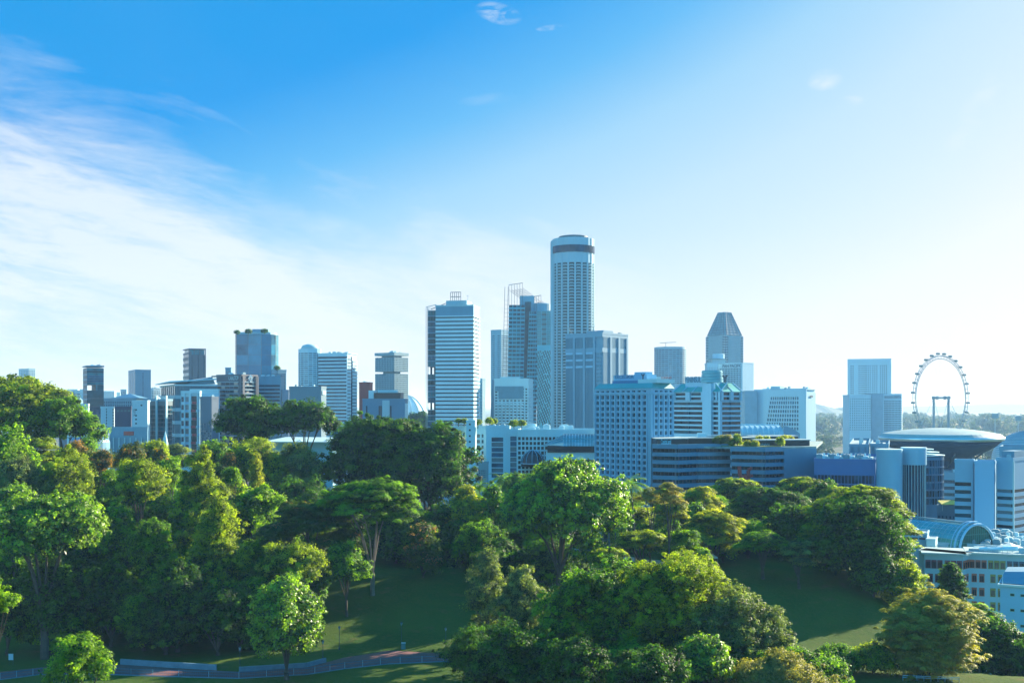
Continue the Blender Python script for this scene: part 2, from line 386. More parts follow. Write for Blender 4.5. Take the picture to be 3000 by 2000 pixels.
    def solid(s, F, a0, a1, t0, t1, m=None, n1=-.01, n0=None):
        wl = s.wall if m is None else s.trim.setdefault(m.name, (m, MB()))[1]
        wl.fbox(F, a0, a1, t0, t1, -s.d if n0 is None else n0, n1)
    def part(s, name, m, mb, smooth=False): return mb.build(name, m, s.e, smooth)
    def roof(s, h=1.2, m=None, z=None, over=.12, x0=None, x1=None, y0=None, y1=None, t=.35):
        z = s.H if z is None else z; mb = MB()
        x0 = -s.L if x0 is None else x0; x1 = 0 if x1 is None else x1; y0 = 0 if y0 is None else y0; y1 = s.R if y1 is None else y1
        x0 -= over; x1 += over; y0 -= over; y1 += over
        mb.box(x0, x1, y0, y0+t, z, z+h); mb.box(x0, x1, y1-t, y1, z, z+h); mb.box(x0, x0+t, y0+t, y1-t, z, z+h-.02); mb.box(x1-t, x1, y0+t, y1-t, z, z+h-.02)
        s.part('parapet', m or WHITE, mb)
        mb = MB(); mb.box(x0+t+.01, x1-t-.01, y0+t+.01, y1-t-.01, z+.003, z+.25); s.part('roof', ROOFG, mb)
    def clutter(s, n, seed=0, z=None, x0=None, x1=None, y0=None, y1=None, big=1.0, m=None):
        rr = random.Random(seed+11); z = (s.H if z is None else z)+.25
        x0 = -s.L+1.5 if x0 is None else x0; x1 = -1.5 if x1 is None else x1; y0 = 1.5 if y0 is None else y0; y1 = s.R-1.5 if y1 is None else y1
        used = []
        for i in range(n*4):
            if len(used) >= n: break
            w_ = rr.uniform(1.2, 3.4)*big; d_ = rr.uniform(1.2, 3)*big; h_ = rr.uniform(.9, 2.4)*big
            if x1-x0-w_ <= 0 or y1-y0-d_ <= 0: continue
            a = rr.uniform(x0, x1-w_); c = rr.uniform(y0, y1-d_)
            if any(a < u[1]+.2 and a+w_ > u[0]-.2 and c < u[3]+.2 and c+d_ > u[2]-.2 for u in used): continue
            used.append((a, a+w_, c, c+d_)); mb = MB(); mb.box(a, a+w_, c, c+d_, z, z+h_)
            mb.box(a+.15*w_, a+.85*w_, c+.15*d_, c+.85*d_, z+h_+.004, z+h_+.25)
            s.part('rooftop_unit', m or rr.choice([PALE, GREY, WHITE]), mb)
    def mast(s, x, y, h, z=None, r=.12):
        mb = MB(); z = s.H if z is None else z; mb.tube((x, y, z), (x, y, z+h), r, r*.4)
        mb.tube((x-.8, y, z+h*.8), (x+.8, y, z+h*.8), r*.5); s.part('antenna', STEEL, mb)
    def done(s, m, cap=100):
        if s.wall.f: s.part('wall', m, s.wall)
        for k, (mm, mb) in s.trim.items(): s.part('mullion' if k == 'mullion' else 'cladding', mm, mb)
        cnt = 0; rest = {}
        for q, g_ in s.win:
            if cnt < cap:
                mb = MB(); mb.quad(*q); s.part('window', g_, mb); cnt += 1
            else: rest.setdefault(g_.name, (g_, MB()))[1].quad(*q)
        if rest:
            me_all = MB(); mats_ = []; mi = []
            for g_, mb in rest.values():
                k = len(me_all.v); me_all.v += mb.v; me_all.f += [tuple(i+k for i in f) for f in mb.f]; mats_.append(g_); mi += [len(mats_)-1]*len(mb.f)
            me = bpy.data.meshes.new('window'); me.from_pydata([tuple(v) for v in me_all.v], [], me_all.f)
            for g_ in mats_: me.materials.append(g_)
            me.polygons.foreach_set('material_index', mi)
            tag(link('window', me, s.e), kind='stuff')
        return s
# ------------------------------------------------------------------ trees
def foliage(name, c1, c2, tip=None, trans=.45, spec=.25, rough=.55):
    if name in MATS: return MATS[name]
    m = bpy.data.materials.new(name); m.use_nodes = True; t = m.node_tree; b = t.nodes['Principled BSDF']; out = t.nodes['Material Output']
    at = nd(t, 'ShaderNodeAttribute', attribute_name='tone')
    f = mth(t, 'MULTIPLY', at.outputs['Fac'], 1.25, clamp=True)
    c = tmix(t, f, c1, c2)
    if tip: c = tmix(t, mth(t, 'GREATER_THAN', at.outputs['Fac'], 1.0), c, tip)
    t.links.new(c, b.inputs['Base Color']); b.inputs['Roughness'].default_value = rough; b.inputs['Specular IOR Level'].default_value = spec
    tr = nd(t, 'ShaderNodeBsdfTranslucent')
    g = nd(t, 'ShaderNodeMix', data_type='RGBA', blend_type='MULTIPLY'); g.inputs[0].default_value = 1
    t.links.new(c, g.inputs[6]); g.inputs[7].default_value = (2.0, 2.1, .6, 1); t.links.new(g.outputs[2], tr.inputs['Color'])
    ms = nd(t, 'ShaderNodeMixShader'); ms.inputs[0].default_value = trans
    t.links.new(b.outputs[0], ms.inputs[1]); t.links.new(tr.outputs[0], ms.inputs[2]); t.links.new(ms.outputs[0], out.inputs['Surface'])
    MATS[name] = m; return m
ORTIP = (.40, .20, .03); PKTIP = (.40, .22, .12)
FOL = {
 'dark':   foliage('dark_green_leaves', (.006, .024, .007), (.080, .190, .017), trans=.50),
 'mid':    foliage('mid_green_leaves', (.012, .050, .008), (.185, .345, .018), trans=.50),
 'olive':  foliage('olive_leaves', (.022, .055, .008), (.345, .420, .024), trans=.52),
 'bright': foliage('bright_green_leaves', (.025, .090, .008), (.250, .400, .020), trans=.55),
 'yellow': foliage('yellow_green_leaves', (.07, .11, .010), (.42, .42, .03), trans=.55),
 'gold':   foliage('golden_leaves', (.20, .21, .04), (.42, .37, .07), trans=.42),
 'glossy': foliage('glossy_leaves', (.014, .055, .008), (.270, .430, .024), trans=.48, spec=.6, rough=.40),
 'grey':   foliage('grey_green_leaves', (.035, .065, .028), (.250, .310, .09)),
 'far':    foliage('far_leaves', (.02, .05, .035), (.05, .085, .05)),
 'rust':   foliage('orange_tipped_leaves', (.035, .060, .015), (.085, .11, .02), tip=ORTIP),
 'pink':   foliage('pink_tipped_leaves', (.035, .080, .02), (.095, .15, .025), tip=PKTIP),
 'brown':  foliage('brownish_leaves', (.14, .15, .04), (.32, .28, .08)),
}
BARK = mat('tree_bark', (.11, .085, .065), .9, .2, 1.2, bump=.4)
PBARK = mat('pale_tree_bark', (.26, .21, .17), .9, .15, 1.2, bump=.3)
STY = {  # leaf half length, width ratio, clump radius, clump flatness, up bias, coverage, droop
 'broad':  (.33, .62, 1.45, .70, .45, 1.35),
 'fine':   (.27, .50, 1.30, .80, .30, 1.35),
 'layer':  (.36, .34, 1.70, .22, 1.5, 1.5),
 'glossy': (.37, .60, 1.20, .75, .40, 1.1),
 'clumpy': (.32, .60, 1.65, .60, .60, 1.6),
}
def crown_mesh(lobes, style, seed, fol, tipf=0.0, scale=1.0, cov=1.0):
    rng = np.random.default_rng(seed); ls, asp, cr, fl, up, cover = STY[style]; ls *= scale; cr *= scale; cover *= cov
    C_, N_, S_, T_ = [], [], [], []
    for (cx, cy, cz, rx, ry, rz) in lobes:
        rr = np.array([rx, ry, rz]); rm = (rx*ry*rz)**(1/3.)
        area = 4*math.pi*((rx*ry)**1.6/3+(rx*rz)**1.6/3+(ry*rz)**1.6/3)**(1/1.6)
        nc = max(8, int(area/(cr*cr*1.55)))
        d = rng.normal(size=(nc, 3)); d /= np.linalg.norm(d, axis=1)[:, None]; d[:, 2] = np.where(d[:, 2] < -.45, -d[:, 2], d[:, 2])
        rad = rng.uniform(.66, 1.14, nc)
        spr = rng.uniform(size=nc) < .10; rad = np.where(spr, rng.uniform(1.15, 1.38, nc), rad)
        wv = 1+.13*np.sin(d[:, 0]*5.1+cx)+.10*np.sin(d[:, 2]*6.3+cy*1.7)+.08*np.sin(d[:, 1]*9+cz)
        cc = np.array([cx, cy, cz])+d*rr*(rad*wv)[:, None]
        tone_c = rng.uniform(-.1, .85, nc)
        tips = (rng.uniform(size=nc) < tipf)*(d[:, 2] > -.2)
        nl = max(5, int(cover*cr*cr*1.55*1.5/(ls*ls*asp*2)))
        off = rng.normal(size=(nc, nl, 3))*.52; off *= np.minimum(1, 1.1/np.linalg.norm(off, axis=2))[:, :, None]
        off[:, :, 2] *= fl
        cs = np.where(spr, .55, 1)*cr*rng.uniform(.45, 1.30, nc)
        p = cc[:, None, :]+off*cs[:, None, None]
        if style == 'layer': p[:, :, 2] -= (off[:, :, 0]**2+off[:, :, 1]**2)*cs[:, None]*.28
        nr = off/np.maximum(.05, np.linalg.norm(off, axis=2))[:, :, None]*.7+d[:, None, :]*.6+rng.normal(size=(nc, nl, 3))*.42
        nr[:, :, 2] += up
        tn = tone_c[:, None]+rng.uniform(-.15, .3, (nc, nl))
        tn = np.where(tips[:, None] & (rng.uniform(size=(nc, nl)) < .75), 1.5, np.clip(tn, 0, .98))
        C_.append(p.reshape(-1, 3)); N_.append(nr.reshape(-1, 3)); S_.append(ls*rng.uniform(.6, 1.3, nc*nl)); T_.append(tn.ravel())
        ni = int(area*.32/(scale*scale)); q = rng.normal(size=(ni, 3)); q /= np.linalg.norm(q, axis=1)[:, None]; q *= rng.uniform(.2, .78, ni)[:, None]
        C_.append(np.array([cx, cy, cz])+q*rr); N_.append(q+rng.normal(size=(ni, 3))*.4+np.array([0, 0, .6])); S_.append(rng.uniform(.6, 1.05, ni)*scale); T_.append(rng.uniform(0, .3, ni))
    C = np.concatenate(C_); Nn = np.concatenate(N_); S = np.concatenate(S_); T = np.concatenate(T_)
    Nn /= np.linalg.norm(Nn, axis=1)[:, None]; n = len(C)
    r_ = rng.normal(size=(n, 3)); tg = r_-Nn*np.sum(r_*Nn, axis=1)[:, None]; tg /= np.linalg.norm(tg, axis=1)[:, None]; bt = np.cross(Nn, tg)
    a = tg*S[:, None]; w_ = bt*(S*asp)[:, None]; fo = Nn*(S*.18)[:, None]
    V = np.stack([C-a-fo, C+w_*.9+a*.1, C+a-fo, C-w_*.9+a*.1], 1).reshape(-1, 3)
    F4 = np.arange(4*n, dtype=np.int32).reshape(-1, 4)
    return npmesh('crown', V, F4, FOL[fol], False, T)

def env_lobes(kind, w, h, rng, k=None):
    """lobe list for a crown w wide and h high, origin at the crown's bottom centre"""
    r = w/2; out = []
    if kind == 'dome':
        k = k or 9; lr = r*.42
        for i in range(k):
            a = 2*math.pi*(i*.618)+rng.uniform(-.3, .3); u = (i+.5)/k
            rad = (r-lr)*math.sqrt(u); zz = (h-lr*.9)*(1-.62*u*u)*rng.uniform(.9, 1.03)
            out.append((rad*math.cos(a), rad*math.sin(a), zz, lr*rng.uniform(.85, 1.15), lr*rng.uniform(.85, 1.15), lr*rng.uniform(.7, 1.0)))
        for i in range(5):
            a = i*1.26+rng.uniform(0, .6); out.append((r*.55*math.cos(a), r*.55*math.sin(a), h*.32, r*.42, r*.42, h*.28))
        out.append((0, 0, h*.45, r*.55, r*.55, h*.42))
    elif kind == 'egg':
        k = k or 14
        for i in range(k):
            u = (i+.5)/k; zz = h*(.10+.84*u); env = r*(math.sin(math.pi*min(1, (u*.78+.20)))**.75) if u < .99 else r*.2
            lr = max(r*.20, env*.42); a = i*2.4+rng.uniform(-.3, .3); rad = max(0, env-lr)*rng.uniform(.8, 1.05)
            out.append((rad*math.cos(a), rad*math.sin(a), zz, lr, lr, lr*rng.uniform(.8, 1.2)))
        out.append((0, 0, h*.4, r*.6, r*.6, h*.38)); out.append((0, 0, h*.72, r*.36, r*.36, h*.24))
    elif kind == 'umb':
        k = k or 16
        for i in range(k):
            u = (i+.3)/k; a = 2*math.pi*(i*.618)+rng.uniform(-.3, .3); lr = r*rng.uniform(.24, .36)
            rad = (r-lr)*math.sqrt(u)*1.03; zz = h*(.93-.55*u**1.7)+rng.uniform(-.07, .05)*h
            out.append((rad*math.cos(a), rad*math.sin(a), zz, lr, lr, max(.5, lr*.30)))
    elif kind == 'tiers':
        k = k or 10
        for i in range(k):
            u = (i+.5)/k; a = i*2.4; lr = r*rng.uniform(.26, .42); rad = (r-lr)*rng.uniform(.3, 1); zz = h*(.12+.85*u)
            f = 1-abs(u-.35)*.7
            out.append((rad*math.cos(a)*f, rad*math.sin(a)*f, zz, lr*f, lr*f, lr*.22))
    elif kind == 'heap':                          # several round heads heaped up
        k = k or 12
        for i in range(k):
            u = (i+.5)/k; a = 2*math.pi*(i*.618)+rng.uniform(-.4, .4); lr = r*rng.uniform(.22, .36)
            rad = (r-lr*.8)*math.sqrt(u); zz = (h-lr*.7)*(1-.55*u*u)*rng.uniform(.82, 1.05)
            out.append((rad*math.cos(a), rad*math.sin(a), zz, lr, lr, lr*.8))
        out.append((0, 0, h*.45, r*.62, r*.62, h*.36))
    elif kind == 'ball':
        k = k or 9
        for i in range(k):
            u = 1-2*(i+.5)/k; a = i*2.4; s_ = math.sqrt(1-u*u)
            out.append((r*.55*s_*math.cos(a), r*.55*s_*math.sin(a), h*.5+h*.30*u, r*.46, r*.46, h*.24))
        out.append((0, 0, h*.5, r*.55, r*.55, h*.36))
    if len(out) > 4:
        out = [(a+rng.normal()*r*.05, b+rng.normal()*r*.05, c+rng.normal()*h*.03, d*f, e*f, g*f*rng.uniform(.85, 1.15)) for (a, b, c, d, e, g) in out for f in (rng.uniform(.78, 1.22),)]
    return out
def trunk_mesh(hb, lobes, r0, rng, m, lean=(0, 0), fork=.45, nl=7):
    mb = MB(); top = max(l[2] for l in lobes); zf = hb*fork if hb > 2 else hb*.5
    p = Vector((0, 0, -1.2)); pts = [p]; nseg = 5
    for i in range(1, nseg+1):
        f = i/nseg; pts.append(Vector((lean[0]*f+rng.uniform(-.12, .12), lean[1]*f+rng.uniform(-.12, .12), -1.2+(zf+1.2)*f)))
    for i in range(nseg): mb.tube(pts[i], pts[i+1], r0*(1.25-.35*i/nseg), r0*(1.25-.35*(i+1)/nseg), 8)
    f0 = pts[-1]
    ls = sorted(lobes, key=lambda l: -l[3])[:nl] if len(lobes) > nl else lobes
    for l in ls:
        q = Vector((l[0], l[1], l[2]+hb)); mid = f0.lerp(q, .5)+Vector((rng.uniform(-.4, .4), rng.uniform(-.4, .4), rng.uniform(-.2, .9)))
        mid.x *= .8; mid.y *= .8
        mb.tube(f0, mid, r0*.55, r0*.36, 6); mb.tube(mid, q, r0*.36, r0*.10, 5)
        for s_ in range(2):
            e = q+Vector((rng.uniform(-1, 1)*l[3], rng.uniform(-1, 1)*l[4], rng.uniform(.0, .8)*l[5])); mb.tube(mid.lerp(q, .5), e, r0*.2, r0*.05, 4)
    return mb
SEED = [100]
def tree(name, label, cx, ytop, ybot, wpx, D, kind, style, fol, cat='tree', tipf=0.0, bark=None, r0=None, k=None, scale=None, cov=1.0, lean=(0, 0), zg=None, group=None, squash=.85, fork=.45):
    SEED[0] += 1; rng = np.random.default_rng(SEED[0])
    P = W(cx, HY, D); zg = h1(P.x, D) if zg is None else zg
    w_ = wpx/FPX*D*(1.14 if wpx > 60 and D > 140 else 1.0); top = Z(ytop, D); bot = Z(ybot, D); hgt = top-bot
    hb = max(.3, bot-zg)
    sc_ = scale if scale else max(.62, min(1.25, D/285.0)) * (1 if w_ > 7 else .75)
    e = empty(name, (P.x, P.y, zg), 0, label, cat, group)
    lob = [(a, b*squash, c, d_, e_, f_) for a, b, c, d_, e_, f_ in env_lobes(kind, w_, hgt, rng, k)]
    me = crown_mesh(lob, style, SEED[0], fol, tipf, sc_, cov); o = link('crown', me, e); o.location = (0, 0, hb)
    trunk_mesh(hb, lob, r0 or max(.18, w_*.030), rng, BARK, lean, fork).build('trunk', bark or BARK, e)
    return e
def palm(label, px, ytop, D, frond=3.6, group=None):
    SEED[0] += 1; rng = np.random.default_rng(SEED[0]); P = W(px, HY, D); zg = h1(P.x, D); top = Z(ytop, D)-zg-1.0
    e = empty('palm_tree', (P.x, P.y, zg), 0, label, 'palm', group); mb = MB(); pr = Vector((0, 0, -.5)); ln = rng.uniform(-.08, .08)
    for i in range(8):
        f = (i+1)/8; q = Vector((ln*top*f*f, 0, top*f)); mb.tube(pr, q, .26-.10*f+.02, .25-.10*f, 7); pr = q
    mb.build('trunk', PBARK, e)
    V, F4, T = [], [], []
    for i in range(22):
        a = i*2.4; el = rng.uniform(-.5, 1.25); ln_ = frond*rng.uniform(.85, 1.15); d = np.array([math.cos(a), math.sin(a), 0]); prev = np.array(pr); v = np.array([d[0]*math.cos(el), d[1]*math.cos(el), math.sin(el)])
        side = np.array([-d[1], d[0], 0]); ns = 9
        for s_ in range(ns):
            nx = prev+v*ln_/ns; v = v+np.array([d[0]*.02, d[1]*.02, -.20]); v /= np.linalg.norm(v)
            wd = (.95*math.sin(math.pi*(s_+.8)/(ns+1)))*frond*.24
            for sg in (-1, 1):
                for h_ in (0, .5):
                    b0 = prev+(nx-prev)*h_; b1 = prev+(nx-prev)*(h_+.32); tip = b0+(nx-prev)*.9+side*sg*wd+np.array([0, 0, -.45*wd])
                    kk = len(V); V += [b0, b1, tip+v*.05, tip]; F4.append((kk, kk+1, kk+2, kk+3)); T.append(rng.uniform(.1, .8))
            prev = nx
    link('frond', npmesh('frond', np.array(V), np.array(F4), FOL['mid'], False, T), e).name = 'crown'
    return e
def conifer(label, cx, ytop, ybot, wpx, D):
    SEED[0] += 1; rng = np.random.default_rng(SEED[0]); P = W(cx, HY, D); zg = h1(P.x, D); e = empty('conifer_tree', (P.x, P.y, zg), 0, label, 'tree')
    top = Z(ytop, D)-zg; bot = Z(ybot, D)-zg; r = wpx/FPX*D/2; mb = MB(); mb.tube((0, 0, -1), (0, 0, top*.95), .4, .08, 7); lob = []
    for i in range(34):
        u = (i+.5)/34; zz = bot+(top-bot)*u; a = i*2.4+rng.uniform(-.3, .3); L_ = r*(1-u)**.7*rng.uniform(.65, 1.15)+.5
        q = Vector((L_*math.cos(a), L_*math.sin(a), zz-.32*L_+.3)); mb.tube((0, 0, zz), q, .09, .03, 4)
        for f in (.45, .8, 1.05): lob.append((q.x*f, q.y*f, zz+(q.z-zz)*f*f, .9, .9, .42))
    for f in (.2, .5, .8): lob.append((0, 0, bot+(top-bot)*f, .9, .9, 1.6))
    link('crown', crown_mesh(lob, 'broad', SEED[0], 'dark', 0, .6, 1.0), e); mb.build('trunk', BARK, e); return e
# park trees: (name, label, cx, ytop, ybottom of crown, width px, depth, envelope, leaf style, colour, extras)
TREES = [
 # --- left hilltop
 ('spreading_tree', 'largest dark spreading tree at the far left edge, rising beside the white slab wall', 62, 1120, 1330, 310, 345, 'heap', 'clumpy', 'olive', dict(k=18)),
 ('spreading_tree', 'dark spreading tree overhanging the low blue building, right neighbour of the far left giant', 195, 1172, 1330, 175, 335, 'heap', 'clumpy', 'mid', dict(k=14)),
 ('leafy_tree', 'sparkling bright green tree at the left edge below the largest spreading tree', 30, 1268, 1430, 150, 290, 'dome', 'glossy', 'bright', {}),
 ('rain_tree', 'light green feathery tree with flat layers left of the dark pyramid shaped tree', 112, 1280, 1420, 125, 318, 'umb', 'layer', 'olive', {}),
 ('leafy_tree', 'pale olive fine leaved tree at the left edge above the big glossy tree', 48, 1345, 1520, 150, 272, 'dome', 'fine', 'grey', {}),
 ('bushy_tree', 'dark pyramid shaped bushy tree with an olive right flank', 195, 1312, 1560, 180, 278, 'egg', 'fine', 'olive', {}),
 ('orange_tipped_tree', 'small orange tipped tree behind the dark pyramid tree, leftmost of the orange tipped ones', 218, 1297, 1360, 60, 305, 'ball', 'clumpy', 'rust', dict(tipf=.5)),
 ('leafy_tree', 'layered green tree in front of the low blue building at left', 255, 1281, 1420, 85, 325, 'egg', 'broad', 'mid', {}),
 ('orange_tipped_tree', 'round orange tipped tree standing alone right of the layered green tree', 299, 1318, 1392, 58, 318, 'ball', 'clumpy', 'rust', dict(tipf=.4)),
 ('orange_tipped_tree', 'widest round orange tipped tree, left of the white church spire', 382, 1308, 1376, 66, 330, 'ball', 'clumpy', 'rust', dict(tipf=.45)),
 ('leafy_tree', 'round olive tree just left of the white church spire', 452, 1288, 1400, 84, 345, 'dome', 'fine', 'olive', {}),
 ('orange_tipped_tree', 'vivid orange tipped tree in front of the white church spire', 468, 1318, 1380, 48, 318, 'ball', 'clumpy', 'rust', dict(tipf=.5)),
 ('leafy_tree', 'grey green tree right of the church spire', 520, 1303, 1400, 70, 365, 'umb', 'layer', 'grey', {}),
 ('leafy_tree', 'grey green tree between two orange tipped trees', 338, 1328, 1420, 60, 355, 'umb', 'layer', 'grey', {}),
 ('leafy_tree', 'small vivid green tree below the orange tipped tree by the spire', 497, 1338, 1440, 66, 290, 'heap', 'broad', 'bright', {}),
 ('leafy_tree', 'vivid green tree with tiny orange shoots, left of the olive dome tree', 322, 1385, 1560, 84, 282, 'egg', 'broad', 'bright', dict(tipf=.06)),
 ('dome_tree', 'olive dome tree with its trunk showing, centre of the left slope', 410, 1350, 1480, 135, 268, 'dome', 'fine', 'olive', {}),
 ('tall_bushy_tree', 'tallest olive bushy tree of the left slope, a broad cone down to the dark grass', 580, 1328, 1700, 175, 262, 'egg', 'fine', 'olive', dict(k=22)),
 ('tall_bushy_tree', 'feathery light green tree bulging from the right side of the tallest bushy tree', 640, 1455, 1770, 170, 240, 'egg', 'fine', 'olive', dict(k=20)),
 ('glossy_tree', 'big glossy leaved tree sparkling in the sun at the left edge', 130, 1450, 1660, 330, 222, 'heap', 'glossy', 'glossy', dict(k=20)),
 ('glossy_tree', 'glossy tree at the left edge above the big sparkling one', 40, 1415, 1560, 130, 250, 'dome', 'glossy', 'glossy', {}),
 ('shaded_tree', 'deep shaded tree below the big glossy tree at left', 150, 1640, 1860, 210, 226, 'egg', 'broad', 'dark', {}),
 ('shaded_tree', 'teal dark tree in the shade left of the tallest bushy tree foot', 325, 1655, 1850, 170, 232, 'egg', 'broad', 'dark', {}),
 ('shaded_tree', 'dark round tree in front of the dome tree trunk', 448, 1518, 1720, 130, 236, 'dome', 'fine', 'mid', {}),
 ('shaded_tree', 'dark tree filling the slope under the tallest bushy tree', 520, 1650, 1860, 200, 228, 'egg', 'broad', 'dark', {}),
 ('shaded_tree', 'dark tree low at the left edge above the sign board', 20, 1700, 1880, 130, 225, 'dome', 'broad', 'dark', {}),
 ('leafy_tree', 'dark green tree between the pyramid tree and the olive dome tree', 330, 1480, 1660, 150, 252, 'dome', 'broad', 'mid', {}),
 ('near_tree', 'sunlit twigs of a near tree poking in at the left edge', -45, 1695, 1830, 175, 120, 'heap', 'glossy', 'bright', dict(k=8)),
 ('young_tree', 'bright young tree at the bottom left in front of the path', 240, 1868, 2030, 165, 150, 'heap', 'broad', 'bright', dict(k=10, zg=28)),
 # --- centre left
 ('clumpy_tree', 'tall dark clumpy tree in front of the dark hotel with white ledges', 735, 1168, 1330, 190, 402, 'heap', 'clumpy', 'dark', dict(k=16)),
 ('clumpy_tree', 'dark clumpy tree above the low white roof', 890, 1182, 1300, 175, 402, 'heap', 'clumpy', 'dark', dict(k=14)),
 ('dome_tree', 'yellow green dome tree in front of the tall dark clumpy tree', 745, 1288, 1420, 172, 330, 'dome', 'fine', 'olive', {}),
 ('dome_tree', 'pale round dome tree under the low white roof', 880, 1303, 1460, 130, 330, 'dome', 'fine', 'grey', {}),
 ('slender_tree', 'slender olive tree in front of the yellow green dome tree', 752, 1330, 1450, 46, 300, 'egg', 'fine', 'yellow', {}),
 ('leafy_tree', 'dark green tree between the yellow green dome tree and the tallest bushy tree', 632, 1300, 1420, 110, 345, 'dome', 'broad', 'mid', {}),
 ('orange_tipped_tree', 'smallest orange tipped tree beside the yellow green dome tree', 672, 1332, 1372, 30, 318, 'ball', 'clumpy', 'rust', dict(tipf=.45)),
 ('leafy_tree', 'small vivid green tree right of the tallest bushy tree top', 680, 1372, 1440, 52, 285, 'heap', 'broad', 'bright', {}),
 ('giant_tree', 'giant dark evergreen, left half of the big dark mass in front of the blue block', 1105, 1236, 1500, 300, 345, 'heap', 'clumpy', 'dark', dict(k=26)),
 ('giant_tree', 'giant dark evergreen, right half of the big dark mass beside the white apartments', 1262, 1256, 1540, 250, 335, 'heap', 'clumpy', 'dark', dict(k=26)),
 ('umbrella_tree', 'umbrella tree with a bare forked trunk on the dark lawn', 1092, 1408, 1570, 265, 262, 'umb', 'layer', 'mid', dict(bark=PBARK, k=34, fork=.38, r0=.5)),
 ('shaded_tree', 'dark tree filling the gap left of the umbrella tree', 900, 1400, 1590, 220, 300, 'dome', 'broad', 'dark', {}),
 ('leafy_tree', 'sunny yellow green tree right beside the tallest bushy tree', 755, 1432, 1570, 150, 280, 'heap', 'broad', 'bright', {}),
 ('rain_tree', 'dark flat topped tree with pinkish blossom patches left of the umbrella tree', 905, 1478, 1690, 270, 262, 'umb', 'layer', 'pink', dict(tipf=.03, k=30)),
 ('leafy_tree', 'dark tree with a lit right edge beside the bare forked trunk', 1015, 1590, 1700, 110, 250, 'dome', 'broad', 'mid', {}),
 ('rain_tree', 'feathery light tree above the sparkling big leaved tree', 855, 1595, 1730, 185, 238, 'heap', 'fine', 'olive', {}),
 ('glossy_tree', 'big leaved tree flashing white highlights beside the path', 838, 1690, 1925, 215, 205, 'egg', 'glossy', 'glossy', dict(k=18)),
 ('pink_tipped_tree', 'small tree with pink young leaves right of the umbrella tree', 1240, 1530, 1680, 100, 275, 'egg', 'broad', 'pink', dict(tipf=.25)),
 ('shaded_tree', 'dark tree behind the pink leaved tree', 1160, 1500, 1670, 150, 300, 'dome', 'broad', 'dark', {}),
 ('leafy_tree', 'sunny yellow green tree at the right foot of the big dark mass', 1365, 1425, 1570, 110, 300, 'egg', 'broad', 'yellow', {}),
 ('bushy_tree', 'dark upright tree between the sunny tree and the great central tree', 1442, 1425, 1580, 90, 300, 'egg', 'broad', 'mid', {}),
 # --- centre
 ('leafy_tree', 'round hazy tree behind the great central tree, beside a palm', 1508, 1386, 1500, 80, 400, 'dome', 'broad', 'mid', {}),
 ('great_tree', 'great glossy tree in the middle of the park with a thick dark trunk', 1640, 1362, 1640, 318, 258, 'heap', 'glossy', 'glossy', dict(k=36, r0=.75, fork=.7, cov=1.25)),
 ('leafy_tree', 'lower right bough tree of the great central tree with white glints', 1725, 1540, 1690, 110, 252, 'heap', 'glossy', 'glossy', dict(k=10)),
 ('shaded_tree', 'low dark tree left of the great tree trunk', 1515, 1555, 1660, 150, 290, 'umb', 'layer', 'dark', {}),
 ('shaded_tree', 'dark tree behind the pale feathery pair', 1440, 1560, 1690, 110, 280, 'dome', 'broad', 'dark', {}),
 ('feathery_tree', 'pale feathery tree, left one of the pair below the great tree', 1430, 1618, 1860, 130, 222, 'egg', 'fine', 'grey', dict(cov=.75)),
 ('feathery_tree', 'pale feathery tree, right one of the pair below the great tree', 1528, 1655, 1870, 135, 215, 'egg', 'fine', 'grey', dict(cov=.8)),
 ('flowering_bush', 'low bush with orange and yellow flowers below the sunlit grass', 1672, 1712, 1800, 130, 212, 'dome', 'broad', 'rust', dict(tipf=.10)),
 ('hill_tree', 'wide tree of mixed greens at the bottom, left one of the three big near crowns', 1760, 1655, 1980, 330, 190, 'heap', 'broad', 'mid', dict(k=24)),
 ('hill_tree', 'sunlit wide tree at the bottom, middle one of the three big near crowns', 1965, 1635, 1990, 360, 188, 'heap', 'fine', 'olive', dict(k=26)),
 ('hill_tree', 'grey green tree at the bottom, right one of the three big near crowns', 2140, 1735, 2000, 320, 184, 'heap', 'fine', 'grey', dict(k=24)),
 ('hill_tree', 'yellow tipped tree at the right foot of the three big near crowns', 2262, 1850, 2010, 130, 182, 'heap', 'broad', 'olive', dict(k=10)),
 ('round_tree', 'round tree with drooping glossy leaves in front of the three big near crowns', 2075, 1860, 2010, 140, 168, 'dome', 'glossy', 'glossy', {}),
 ('flowering_tree', 'beige flowering crown at the bottom edge', 2270, 1920, 2060, 270, 165, 'dome', 'fine', 'brown', {}),
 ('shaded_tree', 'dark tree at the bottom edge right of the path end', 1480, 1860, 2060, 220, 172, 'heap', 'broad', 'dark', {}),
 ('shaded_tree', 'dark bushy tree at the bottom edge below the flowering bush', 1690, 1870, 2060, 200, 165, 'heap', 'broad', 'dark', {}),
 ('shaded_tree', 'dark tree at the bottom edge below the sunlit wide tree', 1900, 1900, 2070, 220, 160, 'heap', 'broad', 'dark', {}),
 # --- park plateau
 ('umbrella_tree', 'small green umbrella tree in front of the two palms', 1842, 1488, 1560, 115, 288, 'umb', 'layer', 'olive', {}),
 ('umbrella_tree', 'yellow umbrella tree behind the bare tall trunks', 1925, 1490, 1590, 130, 320, 'dome', 'fine', 'yellow', dict(cov=.6)),
 ('sparse_tree', 'tall thin tree with a bare trunk and rusty top, left of the pair', 1905, 1430, 1475, 90, 282, 'tiers', 'layer', 'brown', dict(k=7, cov=.6, r0=.22)),
 ('sparse_tree', 'tall thin tree with a bare trunk and rusty top, right of the pair', 1960, 1412, 1480, 110, 270, 'tiers', 'layer', 'brown', dict(k=8, cov=.6, r0=.24)),
